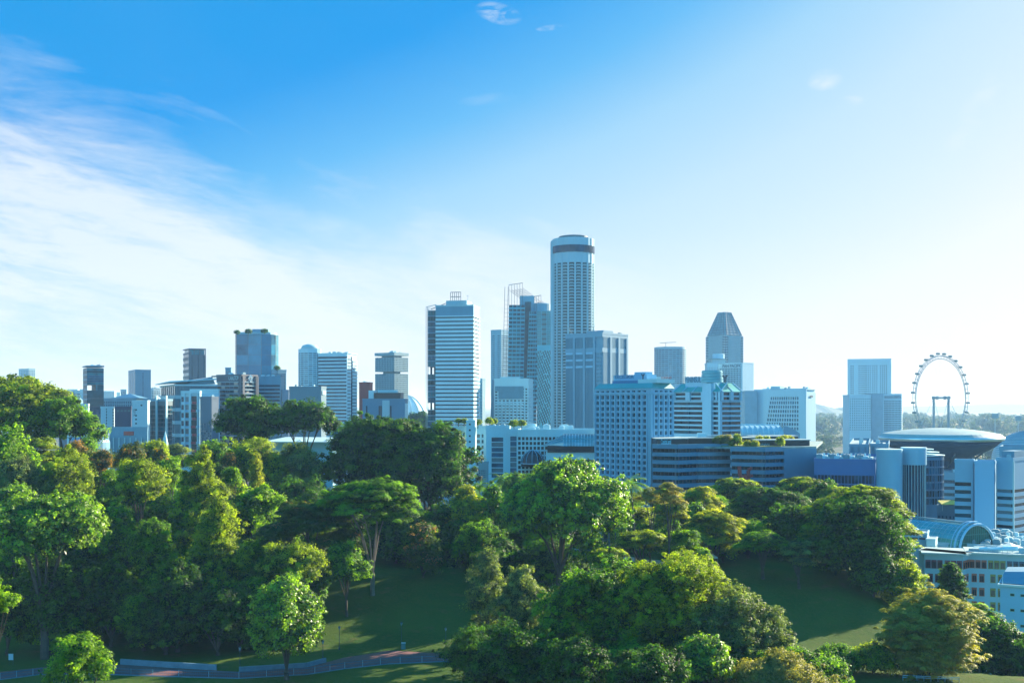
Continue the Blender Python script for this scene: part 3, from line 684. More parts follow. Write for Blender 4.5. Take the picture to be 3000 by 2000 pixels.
 ('umbrella_tree', 'yellow tree just below the rusty topped pair', 1965, 1466, 1540, 90, 300, 'umb', 'layer', 'yellow', {}),
 ('umbrella_tree', 'olive and yellow tree with a ragged flat top below the banded terraces', 2045, 1432, 1530, 130, 330, 'umb', 'layer', 'yellow', dict(k=20)),
 ('umbrella_tree', 'yellow green rain tree, the sunniest one in the middle of the plateau', 2095, 1500, 1640, 175, 290, 'umb', 'layer', 'yellow', dict(k=30)),
 ('leafy_tree', 'vivid green layered tree left of the sunniest rain tree', 2010, 1555, 1650, 95, 275, 'umb', 'layer', 'bright', dict(k=18)),
 ('small_tree', 'small vivid green tree beside the white tent', 2062, 1618, 1655, 46, 262, 'umb', 'layer', 'bright', dict(k=8)),
 ('leafy_tree', 'green tree behind the sunniest rain tree', 2030, 1478, 1590, 90, 320, 'umb', 'broad', 'mid', {}),
 ('leafy_tree', 'low green trees edge beside the monument', 1880, 1560, 1640, 160, 275, 'umb', 'layer', 'olive', dict(k=18)),
 ('leafy_tree', 'dark layered tree at the plateau edge above the near crowns', 1780, 1610, 1680, 110, 248, 'umb', 'layer', 'olive', {}),
 ('rain_tree', 'flat topped rain tree right against the banded terraces', 2145, 1407, 1490, 150, 375, 'umb', 'layer', 'olive', dict(k=24)),
 ('rain_tree', 'dark round headed rain tree right of the plateau', 2245, 1432, 1580, 215, 320, 'umb', 'layer', 'dark', dict(k=44)),
 ('rain_tree', 'rain tree with layered crown against the grey end wall', 2345, 1400, 1510, 130, 355, 'umb', 'layer', 'olive', dict(k=26)),
 ('rain_tree', 'second rain tree from the left against the blue office', 2440, 1432, 1530, 200, 340, 'umb', 'layer', 'olive', dict(k=30)),
 ('rain_tree', 'biggest rain tree with sunlit layered top beside the glass vault', 2515, 1456, 1690, 290, 285, 'umb', 'layer', 'olive', dict(k=70)),
 ('rain_tree', 'right shoulder of the dark grove, sunlit rain tree next to the coloured windows', 2610, 1530, 1770, 120, 276, 'egg', 'layer', 'olive', dict(k=22)),
 ('shaded_tree', 'dark grove tree under the biggest rain tree', 2500, 1590, 1830, 270, 272, 'dome', 'broad', 'dark', {}),
 ('shaded_tree', 'dark grove tree left under the biggest rain tree', 2350, 1540, 1700, 190, 300, 'dome', 'broad', 'dark', {}),
 ('rain_tree', 'low layered tree with a few sunlit shelves at the lawn edge', 2235, 1560, 1640, 150, 275, 'umb', 'layer', 'mid', dict(k=16)),
 ('rain_tree', 'pale shelf like tree in front of the dark grove', 2340, 1582, 1660, 120, 268, 'tiers', 'layer', 'grey', dict(k=9)),
 ('leafy_tree', 'olive tree in front of the coloured windows, lower right of the dark grove', 2648, 1640, 1790, 115, 262, 'dome', 'fine', 'olive', {}),
 ('shaded_tree', 'dark ivy clad tree low at the right edge of the dark grove', 2560, 1720, 1850, 130, 262, 'dome', 'broad', 'dark', {}),
 # --- right
 ('golden_tree', 'golden leaved tree at the bottom right, the largest one by the coloured windows', 2722, 1742, 1985, 235, 208, 'ball', 'layer', 'gold', dict(k=26, zg=30)),
 ('layered_tree', 'vivid green shelf like tree right of the golden tree', 2870, 1758, 1860, 105, 232, 'tiers', 'layer', 'bright', dict(k=10, zg=20)),
 ('shaded_tree', 'dark tree mass right of the golden tree', 2915, 1810, 2000, 170, 225, 'dome', 'broad', 'dark', dict(zg=18)),
 ('round_bush', 'round shrub tree on the sunlit lawn, left one of two', 2457, 1908, 1990, 108, 208, 'dome', 'fine', 'mid', {}),
 ('round_bush', 'round yellow green shrub tree on the sunlit lawn, right one of two', 2560, 1908, 1985, 130, 210, 'dome', 'fine', 'olive', {}),
 ('street_tree', 'hazy green street tree left of the striped tower podium', 1212, 1212, 1260, 46, 1100, 'dome', 'broad', 'dark', dict(scale=2.6, zg=5)),
 ('street_tree', 'hazy green street tree right against the striped tower podium', 1238, 1206, 1260, 46, 1150, 'dome', 'broad', 'dark', dict(scale=2.6, zg=5)),
]
for T in TREES:
    nm, lab, cx, yt, yb, wp, D_, kd, sty, fo, ex = T
    tree(nm, lab, cx, yt, yb, wp, D_, kd, sty, fo, cat='bush' if 'bush' in nm else 'tree', **ex)
LMK = [(62, 1200, 'the far left giant tree'), (130, 1550, 'the big sparkling glossy tree'), (195, 1430, 'the dark pyramid tree'), (410, 1420, 'the olive dome tree'), (484, 1290, 'the church spire'), (580, 1450, 'the tallest bushy tree'), (640, 1620, 'the bulging feathery tree'), (735, 1250, 'the tall clumpy tree'), (745, 1350, 'the yellow green dome tree'), (880, 1380, 'the pale dome tree'), (838, 1800, 'the big leaved path tree'), (905, 1580, 'the flat topped pinkish tree'), (1092, 1490, 'the umbrella tree'), (1105, 1370, 'the giant dark evergreen'), (1240, 1600, 'the pink leaved tree'), (1430, 1740, 'the pale feathery pair'), (1640, 1480, 'the great central tree'), (1775, 1580, 'the stone monument'), (1862, 1440, 'the tallest palm'), (1960, 1440, 'the rusty topped pair'), (2095, 1570, 'the sunniest rain tree'), (2068, 1650, 'the white tent'), (2245, 1500, 'the round headed rain tree'), (2515, 1570, 'the biggest rain tree'), (2648, 1710, 'the olive grove edge tree'), (1770, 1810, 'the left big near crown'), (1975, 1800, 'the middle big near crown'), (2150, 1870, 'the right big near crown'), (2722, 1860, 'the golden tree'), (2788, 1720, 'the drooping conifer'), (2950, 1800, 'the pale house corner'), (240, 1930, 'the bright young tree'), (330, 1290, 'the glazed podium'), (700, 1200, 'the ledged plum hotel'), (32, 1940, 'the small sign board')]
USED = set()
def where(px, py, kind, col, base):
    sh = {'dome': 'domed', 'egg': 'upright', 'heap': 'lumpy'}[kind]; cw = {'dark': 'dark green', 'mid': 'mid green', 'olive': 'olive', 'yellow': 'yellow green', 'bright': 'vivid green'}[col]
    near = sorted(LMK, key=lambda q: (q[0]-px)**2+(q[1]-py)**2)[:5]
    for far in ('', 'far '):
        for lx, ly, ph in near:
            dx, dy = px-lx, py-ly
            d = (('right of' if dx > 0 else 'left of') if abs(dx) > abs(dy) else ('below' if dy > 0 else 'above'))
            d = {'': ('close ' if d in ('below', 'above') else 'just '), 'far ': 'further '}[far]+d
            l = '%s %s %s %s %s' % (cw, sh, base, d, ph)
            if l not in USED: USED.add(l); return l
    l = '%s %s %s between %s and %s' % (cw, sh, base, near[0][2], near[1][2]); USED.add(l); return l
def fill(n, seed, px0, px1, D0, D1, label, group, ht=(9, 15), w=(8, 13), cols=('dark', 'dark', 'mid', 'olive'), sty=('broad', 'fine', 'clumpy'), z=None):
    rg = random.Random(seed); done = []
    for i in range(n*30):
        if len(done) >= n: break
        px = rg.uniform(px0, px1); D = rg.uniform(D0, D1); x = (px-1500)/FPX*D
        if any((x-a)**2+(D-c)**2 < 30 for a, c in done): continue
        done.append((x, D)); zg = h1(x, D); h_ = rg.uniform(*ht); w_ = rg.uniform(*w); py = lambda q: HY+(CAMZ-q)/D*FPX
        kd_ = rg.choice(['dome', 'egg', 'heap']); st_ = rg.choice(sty); co_ = rg.choice(cols)
        tree('hillside_tree', where(px, py(zg+h_*.55), kd_, co_, 'tree'), px, py(zg+h_), py(zg+h_*.08), w_/D*FPX, D, kd_, st_, co_, group=group)
fill(34, 1, 10, 700, 250, 345, 'hillside tree half hidden among its neighbours on the left slope', 'packed trees of the left slope', ht=(12, 18), w=(11, 16))
fill(12, 2, 10, 640, 222, 250, 'deeply shaded tree at the foot of the left slope behind the path', 'shaded trees at the foot of the left slope', ht=(10, 16), w=(11, 15), cols=('dark', 'mid'))
fill(14, 3, 700, 1060, 268, 335, 'dark hillside tree crowded between the tallest bushy tree and the umbrella tree', 'dark trees left of the umbrella tree', cols=('dark', 'mid'))
fill(9, 4, 1130, 1420, 288, 330, 'dark hillside tree at the upper edge of the shaded lawn', 'dark trees above the shaded lawn', cols=('dark', 'dark', 'mid'), ht=(9, 14), w=(10, 14))
fill(12, 5, 1390, 1620, 262, 330, 'low dark tree left of the great tree trunk, one of a dim cluster', 'dim trees left of the great trunk', cols=('dark', 'mid'), ht=(9, 13), w=(10, 13))
fill(26, 6, 1790, 2200, 270, 395, 'light green park tree on the sunny plateau before the banded terraces', 'light trees of the sunny plateau', cols=('olive', 'yellow', 'mid', 'bright'), sty=('layer', 'fine'), ht=(6, 10), w=(8, 13))
fill(18, 7, 2200, 2680, 285, 360, 'dark grove tree packed under the rain trees beside the glass vault', 'packed trees of the right grove', cols=('dark', 'dark', 'mid'), ht=(10, 16), w=(11, 15))
fill(14, 8, 1350, 2330, 172, 205, 'dark tree filling the bottom edge under the big near crowns', 'dark trees along the bottom edge', cols=('dark', 'mid'), ht=(9, 14), w=(14, 19))
fill(7, 11, 620, 905, 226, 262, 'x', 'shaded trees at the foot of the left slope', ht=(9, 14), w=(10, 14), cols=('dark', 'mid'))
fill(7, 9, 2780, 3040, 215, 290, 'dark tree in the shade between the golden tree and the pale house corner', 'dark trees below the shuttered building', cols=('dark',), ht=(10, 15))
fill(14, 10, 0, 1000, 400, 520, 'leafy tree at the foot of the left buildings', 'trees between the hill and the left buildings', cols=('mid', 'olive', 'dark'), ht=(8, 13), w=(9, 14))
palm('tall palm in front of the gridded hotel, its fronds highest of the palms', 1862, 1408, 283, 6.0)
palm('leaning palm left of the tall palm', 1804, 1436, 280, 5.4)
palm('thin palm left behind the leaning palm', 1785, 1462, 310, 3.6)
palm('palm peeping out left behind the great central tree', 1462, 1392, 400, 5.2)
palm('small palm at the right foot of the giant dark evergreen', 1398, 1412, 330, 3.4)
conifer('dark drooping conifer in front of the coloured windows', 2788, 1655, 1790, 110, 270)

# far woodland along the coast: nobody could count it
def woodland(x0, x1, y0, y1, n, seed, rmin, rmax, name='woodland'):
    rng = np.random.default_rng(seed); lob = []
    for i in range(n):
        y = y0+(y1-y0)*rng.uniform(); k = y/y1; x = x0*k+(x1-x0)*k*rng.uniform(); r = rng.uniform(rmin, rmax)
        lob.append((x, y, 6+r*.6, r, r, r*rng.uniform(.6, .95)))
    me = crown_mesh(lob, 'broad', seed, 'far', 0, rmax*.22, .8); return tag(link(name, me), kind='stuff')
woodland(1250, 3600, 3000, 5900, 420, 41, 14, 30)
woodland(620, 1350, 1500, 2600, 120, 42, 9, 18)
woodland(-420, -80, 1500, 2400, 50, 43, 9, 16)
# ------------------------------------------------------------------ the city
def facade(b, F, Lg, spec, t0, t1, a0=0.0):
    k = spec[0]
    if a0 == 0 and F == b.FR: a0 = .04
    if k == 'g': _, nx, nz, wf, hf, gl = spec[:6]; b.grid(F, a0, Lg, t0, t1, nx, nz, wf, hf, gl, m=spec[6] if len(spec) > 6 else None)
    elif k == 'b': _, nz, hf, gl, mu = spec[:5]; b.bands(F, a0, Lg, t0, t1, nz, hf, gl, mull=mu, m=spec[5] if len(spec) > 5 else None)
    elif k == 'f': _, n, wf, gl = spec[:4]; b.fins(F, a0, Lg, t0, t1, n, wf, gl)
    elif k == 's': b.solid(F, a0, Lg, t0, t1, m=spec[1] if len(spec) > 1 else None)
def quick(name, label, xl, xc, xr, D, th, ytop, wm, fL, fR, yb, topm=2.2, cat='building', roofm=None, clut=3, cap=100, done=True, inset=.5, maxR=40, par=1.2, zb=5.0, Rm=None, Lm=None, core=None):
    b = Bld(name, label, cat, xl, xc, xr, D, th, ytop, zb=zb, maxR=maxR, inset=inset, Rm=Rm, Lm=Lm)
    b.H -= par
    b.core(); t0 = max(0.5, b.z(yb)); t1 = b.H-topm
    if t0 > .6:
        b.solid(b.FL, 0, b.L, 0, t0-.01); b.solid(b.FR, .04, b.R, 0, t0-.01)
    b.solid(b.FL, 0, b.L, t1+.01, b.H); b.solid(b.FR, .04, b.R, t1+.01, b.H)
    facade(b, b.FL, b.L, fL, t0, t1); facade(b, b.FR, b.R, fR, t0, t1)
    b.roof(par, roofm or wm); b.clutter(clut*2 if D < 1000 else clut, seed=int(xc), big=.85)
    b.t0, b.t1 = t0, t1
    if done: b.done(core or wm, cap)
    b.wm = wm
    return b
mats3 = [G_DARK, G_DEEP, G_CURT]
# --- far left
quick('apartment_tower', 'pale slim apartment tower far away at the left edge', 55, 84, 103, 2100, 40, 1079, PALE, ('g', 6, 16, .5, .5, G_BLUE), ('g', 4, 16, .5, .5, G_BLUE), 1150, cap=40, clut=1)
quick('office_block', 'low teal block at the foot of the far left apartment tower', 52, 100, 112, 900, 10, 1130, BLUEG, ('b', 4, .5, G_TEAL, 6), ('s',), 1180)
quick('office_block', 'dark cube with a mottled facade left of the teal glass tower', 172, 211, 216, 1300, 8, 1147, DGREY, ('g', 12, 4, .35, .8, [G_DARK, G_BLUE, G_TEALD]), ('s',), 1185, cap=60)
quick('office_block', 'pale blue block between the dark cube and the teal glass tower', 211, 238, 243, 1500, 8, 1143, PALE, ('b', 5, .4, G_BLUE, 8), ('s',), 1190)
quick('office_block', 'narrow white block touching the teal glass tower at left', 234, 246, 250, 1450, 8, 1140, WHITE, ('g', 3, 8, .4, .4, G_BLUE), ('s',), 1190)
quick('apartment_block', 'lowest pale apartment row on the left skyline', 178, 228, 236, 2900, 6, 1140, PALE, ('g', 14, 4, .5, .5, G_BLUE), ('s',), 1165, cap=20, clut=4)
quick('office_block', 'blue grey block under the dark cube', 212, 236, 246, 1000, 6, 1170, BLUEG, ('b', 5, .5, G_BLUE, 6), ('s',), 1240)
# teal glass tower with the square hole
b = Bld('glass_tower', 'teal glass tower with a square hole through it', 'building', 242, 254, 305, 820, 62, 1074)
hz0, hz1 = b.z(1143), b.z(1127); hx0, hx1 = b.R*.03, b.R*.52
b.d = .4
for (a, c, z0, z1) in ((0, b.R, 0, hz0), (0, b.R, hz1, b.H-.8), (0, hx0, hz0, hz1), (hx1, b.R, hz0, hz1)): b.wall.box(-b.L+.3, -.3, a+.3 if a == 0 else a, c-.3 if c == b.R else c, z0+.004, z1-.004)
for j in range(7): b.pane(b.FR, .2, b.R-.2, hz1+.3+(b.H-1.2-hz1)*j/7, hz1+(b.H-1.2-hz1)*(j+1)/7, -.2, rnd.choice([G_TEAL, G_TEALD, G_BLUE]))
for j in range(16): b.pane(b.FR, .2, b.R-.2, hz0*j/16+.2, hz0*(j+1)/16-.05, -.2, rnd.choice([G_TEALD, G_TEALD, G_DEEP]))
b.pane(b.FR, hx1+.3, b.R*.60, hz0, hz1, -.2, G_TEAL); b.pane(b.FR, b.R*.62, b.R-.2, hz0, hz1, -.2, G_TEALD)
b.bands(b.FL, .1, b.L-.1, 2, b.H-2, 30, .7, [G_TEAL, G_BLUE], m=BLUEG, proud=-.1); b.roof(1.0, BLUEG); b.clutter(3, 5); b.mast(-2, b.R*.75, 4); b.done(DGREY)
quick('blank_wall_block', 'white slab wall right of the big left spreading trees', 196, 258, 262, 640, 4, 1182, WHITE, ('s',), ('s',), 1300, clut=1)
quick('apartment_tower', 'slim blue tower with window bays on its left third only', 376, 396, 442, 1300, 64, 1082, BLUEG, ('g', 4, 22, .55, .5, G_BLUE), ('g', 1, 22, .10, .4, G_DEEP), 1170, inset=.25, clut=1)
quick('apartment_block', 'pinkish white apartment block right of the slim blue tower', 427, 449, 469, 1450, 42, 1136, mat('pinkish_white_render', (.66, .60, .60), .8), ('g', 4, 7, .6, .4, G_DEEP), ('g', 4, 7, .6, .4, G_DEEP), 1175, clut=2, cap=60)
quick('apartment_block', 'far pale apartment row right of the teal glass tower', 303, 335, 341, 2900, 6, 1145, PALE, ('g', 12, 6, .5, .4, G_BLUE), ('s',), 1170, cap=20, clut=3)
quick('apartment_block', 'far pale low apartment row left of the slim blue tower', 338, 352, 356, 3000, 6, 1149, WHITE, ('g', 8, 5, .5, .4, G_BLUE), ('s',), 1170, cap=20, clut=2)
quick('apartment_tower', 'small far tower with an overhanging roof left of the slim blue tower', 353, 370, 372, 2300, 5, 1140, BLUEG, ('b', 5, .5, G_BLUE, 4), ('s',), 1160, par=1.8)
# hipped roof museum like block
b = quick('colonnade_building', 'long blue grey building with a hipped roof and open colonnade behind the white walls', 303, 400, 420, 900, 5, 1166, BLUEG, ('g', 18, 3, .55, .6, G_DEEP), ('s',), 1200, topm=1, clut=0)
mb = MB(); z0 = b.H+1.3; cx_ = -b.L*.33; zt = b.z(1152)
mb.poly([(cx_-12, -.5, z0), (cx_+12, -.5, z0), (cx_, 8, zt)]); mb.poly([(cx_+12, -.5, z0), (cx_+12, 16, z0), (cx_, 8, zt)]); mb.poly([(cx_+12, 16, z0), (cx_-12, 16, z0), (cx_, 8, zt)]); mb.poly([(cx_-12, 16, z0), (cx_-12, -.5, z0), (cx_, 8, zt)])
mb.poly([(cx_-12, -.5, z0), (cx_-12, 16, z0), (cx_+12, 16, z0), (cx_+12, -.5, z0)]); b.part('hipped_roof', BLUEG, mb)
# the art school
ART = mat('pinkish_white_panel', (.66, .64, .66), .7, .06, .1, streak=True); NAVY = mat('navy_screen', (.035, .045, .11), .5, .1, .2)
b = quick('school_building', 'pinkish white wall block with a slit of windows, left of the navy screen', 295, 334, 338, 610, 5, 1190, ART, ('s',), ('s',), 1300, clut=1, done=False)
for i in range(10): b.pane(b.FL, b.L*.40, b.L*.47, b.z(1200+i*8.5), b.z(1195+i*8.5), .02, G_DARK); b.pane(b.FL, b.L*.9, b.L*.99, b.z(1202+i*8.5), b.z(1196+i*8.5), .02, G_DARK)
b.done(ART)
b = quick('screen_building', 'navy screened hall with four small square windows near its top', 336, 384, 386, 600, 3, 1190, NAVY, ('s',), ('s',), 1300, clut=2, done=False)
for i in range(4):
    a = b.L*(.14+.22*i); b.pane(b.FL, a, a+b.L*.14, b.z(1205.5), b.z(1200.5), .02, G_CURT)
b.done(NAVY)
b = quick('school_building', 'pinkish white wall block with a few square openings and a grey roof edge', 387, 432, 440, 590, 6, 1172, ART, ('s',), ('s',), 1300, done=False, clut=2)
for i, (a, py) in enumerate(((.55, 1185), (.20, 1198), (.20, 1215), (.20, 1226), (.20, 1238))): b.pane(b.FL, b.L*a, b.L*a+1.0, b.z(py+4), b.z(py), .02, G_DARK)
text('sign', 'SOTA', 1.5, DSTEEL, b.e, (-b.L*.86, -.08, b.z(1208)), (R(90), R(90), 0), ext=.05); b.done(ART)
b = quick('podium', 'wide glazed podium with slender columns and a red sign under the white walls', 300, 432, 434, 560, 3, 1250, BLUEG, ('b', 3, .62, [G_TEALD, G_DEEP], 0), ('s',), 1345, clut=0, done=False, topm=4)
mb = MB()
for i in range(1, 8): mb.tube((-b.L*i/8, -.3, 0), (-b.L*i/8, -.3, b.H-4), .3, n=6)
b.part('column', PALE, mb).name = 'column_row'
mb = MB(); mb.box(-b.L*.52, -b.L*.30, -.5, -.05, b.H-3.0, b.H-1.0); b.part('sign', REDW, mb); b.done(BLUEG)
quick('office_block', 'low dark blue block under the end of the dark spreading tree', 268, 316, 320, 545, 4, 1268, mat('slate_blue_wall', (.08, .16, .24), .6), ('b', 3, .3, G_DEEP, 6), ('s',), 1345, clut=4)
mb = MB(); P = W(262, 1272, 520); e = empty('domed_roof_hall', (P.x, P.y, 5), 0, 'small hall with a shallow blue domed roof under the dark spreading tree', 'building')
mb.lathe([(9, 0), (9, P.z-8.5), (8.6, P.z-7.5), (6.5, P.z-6), (3.5, P.z-5.2), (.2, P.z-5)], 24); mb.build('domed_roof', BLUEG, e)
# glass box with fins
b = quick('glass_block', 'teal glass block with tall white fins right of the white walls', 433, 491, 506, 600, 14, 1168, BLUEG, ('b', 9, .82, [G_TEAL, G_TEALD, G_TEALD], 5), ('b', 9, .8, [G_TEALD], 2), 1300, done=False)
mb = MB()
for f in (.50, .02): mb.box(-b.L*f-.3, -b.L*f+.3, -1.6, -.05, 0, b.H+3)
b.part('fin', PALE, mb); b.done(DGREY)
# sweeping roof library
b = Bld('glass_building', 'large glass building under a sweeping white roof blade', 'building', 468, 512, 648, 770, 66, 1125)
b.core(z1=b.H-1)
facade(b, b.FL, b.L, ('b', 11, .75, [G_TEALD, G_TEAL, G_CURT], 8), 3, b.H); facade(b, b.FR, b.R, ('b', 11, .72, [G_TEALD, G_TEAL, G_CURT], 14), 3, b.H)
b.H -= 1; b.roof(1, WHITE); b.H += 1
mb = MB(); zA, zB, zC = b.z(1119), b.z(1102), b.z(1108)
mb.hexa([(-b.L-3, -3, zA-.6), (2, -4, zA-.4), (1, b.R*.98, zC-.5), (-b.L-1, b.R*.9, zC-.5), (-b.L-3, -3, zA), (2, -4, zA+.6), (1, b.R*.98, zC+.4), (-b.L-1, b.R*.9, zC+.4)])
b.part('roof_blade', WHITE, mb)
mb = MB(); mb.hexa([(-b.L+1, 8, b.H+.3), (0, 8, b.H+.3), (0, b.R-4, b.H+.3), (-b.L+1, b.R-4, b.H+.3), (-b.L+1, 10, zA+.2), (-1, 10, zA+.2), (-1, b.R-6, zB), (-b.L+2, b.R-6, zB)]); b.part('upper_glazing', G_CURT, mb)
b.done(PALE)
b = quick('white_slab_building', 'white terrace block between the sweeping roof and the red striped flats', 556, 640, 644, 700, 4, 1139, WHITE, ('b', 4, .25, G_DEEP, 5), ('s',), 1170, clut=4)
# red striped flats
REDP = mat('red_balcony_panel', (.42, .05, .07), .6, .1, .2); LBL = mat('light_blue_render', (.42, .58, .70), .75, .07, .1, streak=True)
b = Bld('apartment_flats', 'white and light blue flats with a zigzag red stripe of balconies', 'building', 530, 585, 590, 655, 6, 1152)
b.d = .8; b.core(); nf = 19; fh = (b.H-3)/nf; Lm_ = b.L
for j in range(nf):
    z0 = 1.5+j*fh
    b.pane(b.FL, Lm_*.02, Lm_*.16, z0+1.3, z0+fh-.5, -.2, G_DEEP)
    b.pane(b.FL, Lm_*.22, Lm_*.41, z0+1.2, z0+fh-.5, -.74, rnd.choice(mats3))
    b.part('spandrel', LBL, MB().fbox(b.FL, Lm_*.21, Lm_*.42, z0, z0+1.15, -.8, 0))
    rb = MB(); lo = Lm_*(.55 if j % 2 else .60)
    rb.fbox(b.FL, lo, lo+Lm_*.22, z0, z0+1.4, -.8, .3); b.part('balcony', REDP, rb); b.pane(b.FL, Lm_*.54, Lm_*.84, z0+1.4, z0+fh-.1, -.74, G_DARK)
    b.part('spandrel', LBL, MB().fbox(b.FL, Lm_*.90, Lm_, z0, z0+1.6, -.8, 0)); b.pane(b.FL, Lm_*.9, Lm_*.99, z0+1.6, z0+fh-.1, -.74, G_DEEP)
for a0, a1 in ((0, .02), (.16, .21), (.42, .53), (.85, .90)): b.wall.fbox(b.FL, Lm_*a0, Lm_*a1, 0, b.H, -.8, .15)
b.wall.fbox(b.FL, Lm_*.02, Lm_*.16, 0, b.H, -.8, -.22); b.solid(b.FR, .2, b.R, 0, b.H); b.roof(1.5, WHITE); b.clutter(4, 9); b.done(WHITE)
b = quick('apartment_flats', 'rear wing of the flats with red balcony panels under the white terrace block', 588, 640, 644, 690, 4, 1152, LBL, ('g', 6, 4, .6, .35, [REDP, G_DEEP]), ('s',), 1180)
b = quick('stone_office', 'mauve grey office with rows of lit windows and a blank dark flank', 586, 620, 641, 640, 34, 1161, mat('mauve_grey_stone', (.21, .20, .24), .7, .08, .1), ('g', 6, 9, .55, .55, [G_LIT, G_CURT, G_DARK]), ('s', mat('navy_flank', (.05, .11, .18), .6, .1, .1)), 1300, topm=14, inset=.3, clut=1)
# dark tower far
b = Bld('dark_tower', 'dark tower with a glazed crown and notched corners', 'building', 536, 553, 603, 1250, 63, 1020); b.d = .6; b.core(z1=b.z(1038)); DM = mat('dark_mauve_cladding', (.085, .085, .11), .5, .1, .1)
zt = b.z(1040)
for a0, a1 in ((0, .16), (.22, .50), (.58, .84), (.92, 1)): b.solid(b.FR, b.R*a0+.04, b.R*a1, 0, zt if a0 else zt+4, n1=.5)
for a0, a1 in ((.16, .22), (.50, .58), (.84, .92)): b.pane(b.FR, b.R*a0, b.R*a1, 0, zt, -.5, G_DEEP)
b.bands(b.FL, 0, b.L, 5, zt+3, 20, .5, G_DEEP)
mb = MB(); mb.box(-b.L+1.5, -1, 1.5, b.R-1.5, zt, b.H-1.5); b.part('glazed_crown', G_TEAL, mb)
b.d = .6
for a0, a1 in ((0, .06), (.30, .34), (.62, .66), (.94, 1)): b.solid(b.FR, b.R*a0+.04, b.R*a1, zt, b.H-.5)
b.roof(1.2, DM, z=b.H-1.2); b.done(DM)
# plum hotel with white ledges
PLUM = mat('plum_brown_stone', (.11, .095, .12), .5, .1, .1); LEDGE = mat('pale_blue_ledge', (.50, .60, .68), .6)
b = Bld('ledged_hotel', 'dark plum hotel with thin white ledges at every storey', 'hotel', 634, 708, 755, 700, 30, 1096); b.d = .6; b.H -= 1; b.core(); nf = 18
t1 = b.z(1117); t0 = b.z(1320); fh = (t1-t0)/nf
for F, Lg in ((b.FL, b.L), (b.FR, b.R)):
    b.solid(F, .04, Lg, t1, b.H)
    for j in range(nf):
        z0 = t0+j*fh; b.trim.setdefault('ledge', (LEDGE, MB()))[1].fbox(F, .04, Lg*.985, z0+fh*.80, z0+fh*.92, -.6, .35)
        b.wall.fbox(F, .04, Lg, z0+fh*.92, z0+fh*1.10, -.6, -.02)
        for i in range(6):
            if F == b.FR and .35 < (i+.5)/6 < .0: continue
            b.pane(F, Lg*(i+.08)/6, Lg*(i+.92)/6, z0+fh*.12, z0+fh*.8, -.54, rnd.choice([G_DARK, G_DEEP, G_DARK, G_LIT]))
b.wall.fbox(b.FL, b.L-2.2, b.L+.0, 0, b.H, -.6, .5); b.wall.fbox(b.FR, .5, 2.4, 0, b.H, -.6, .5)
for k in (.86, .94, .995): b.wall.fbox(b.FR, b.R*k-.5, b.R*k, 0, b.H, -.6, .9)
text('sign', 'CARLTON', 3.6, PALE, b.e, (-b.L*.30, -.15, b.z(1107)), (R(90), 0, 0), width=b.L*.42, ext=.05, bold=.06)
mb = MB(); c0 = Vector((.55, b.R*.5, b.z(1107)))
for i in range(8):
    a = i*math.pi/4; p = c0+Vector((0, math.cos(a)*.7, math.sin(a)*.7)); q = c0+Vector((0, math.cos(a)*2.2, math.sin(a)*2.2)); mb.tube(p, q, .25)
b.part('emblem', LBL, mb)
mb = MB(); mb.box(-b.L-4, -b.L*.3, -.3, 6, b.H-.5, b.H+.4); b.part('roof_canopy', DGREY, mb)
b.roof(1, PLUM); b.clutter(4, 3); b.done(PLUM)
# curved blue glass tower with rooftop garden
def cyl_tower(name, label, cat, cx, rpx, D, ytop, yb, wm, nb, nf, wf, hf, gl, inset=.5, balcony=False, topm=3.0, sy=1.0, cap=100, a_off=0.0, proudpier=0.0):
    P = W(cx, HY, D); e = empty(name, (P.x, P.y+rpx/FPX*D*sy, 5), 0, label, cat); Rr = rpx/FPX*D; Hh = Z(ytop, D)-5; t0 = Z(yb, D)-5; t1 = Hh-topm
    wall = MB(); wall.lathe([(1, 0), (1, Hh)], 64); wall.v = [(x*(Rr-inset), y*(Rr-inset)*sy, z) for x, y, z in wall.v]
    def F(a, t, n): return ((Rr+n)*math.cos(a), (Rr+n)*sy*math.sin(a), t)
    da = 2*math.pi/nb; pa = da*(1-wf); bh = (t1-t0)/nf; sh = bh*(1-hf); wins = []; bal = MB()
    for i in range(nb):
        a0 = -math.pi/2+i*da+a_off
        wall.fbox(F, a0-pa/2, a0+pa/2, 0, Hh-.05, -inset, proudpier)
        w0, w1 = a0+pa/2, a0+da-pa/2; nseg = max(1, int((w1-w0)/.3))
        for s_ in range(nseg):
            q0 = w0+(w1-w0)*s_/nseg; q1 = w0+(w1-w0)*(s_+1)/nseg
            for j in range(nf+1):
                zc = t0+j*bh; wall.fbox(F, q0, q1, zc-sh/2 if j else 0, zc+sh/2 if j < nf else Hh-.1, -inset, -.06)
            for j in range(nf):
                wins.append((math.sin((q0+q1)/2), j, [F(q0, t0+j*bh+sh/2, -inset+.25), F(q1, t0+j*bh+sh/2, -inset+.25), F(q1, t0+(j+1)*bh-sh/2, -inset+.25), F(q0, t0+(j+1)*bh-sh/2, -inset+.25)]))
        if balcony:
            for j in range(nf):
                zc = t0+j*bh+sh/2; m0 = w0+(w1-w0)*.2; m1 = w0+(w1-w0)*.8; bal.fbox(F, m0, m1, zc-sh*.2, zc+bh*.15, -.15, .6)
    wall.build('wall', wm, e)
    if balcony: bal.build('balcony', wm, e); tag(e.children[-1] if e.children else e)
    wins.sort(key=lambda q: (q[0], -q[1])); glm = gl if isinstance(gl, list) else [gl]
    for _, _, q in wins[:cap]: mb = MB(); mb.quad(*q); mb.build('window', rnd.choice(glm), e)
    mb = MB()
    for _, _, q in wins[cap:]: mb.quad(*q)
    o = mb.build('window', glm[0], e)
    if o: tag(o, kind='stuff')
    return e, F, Rr, Hh
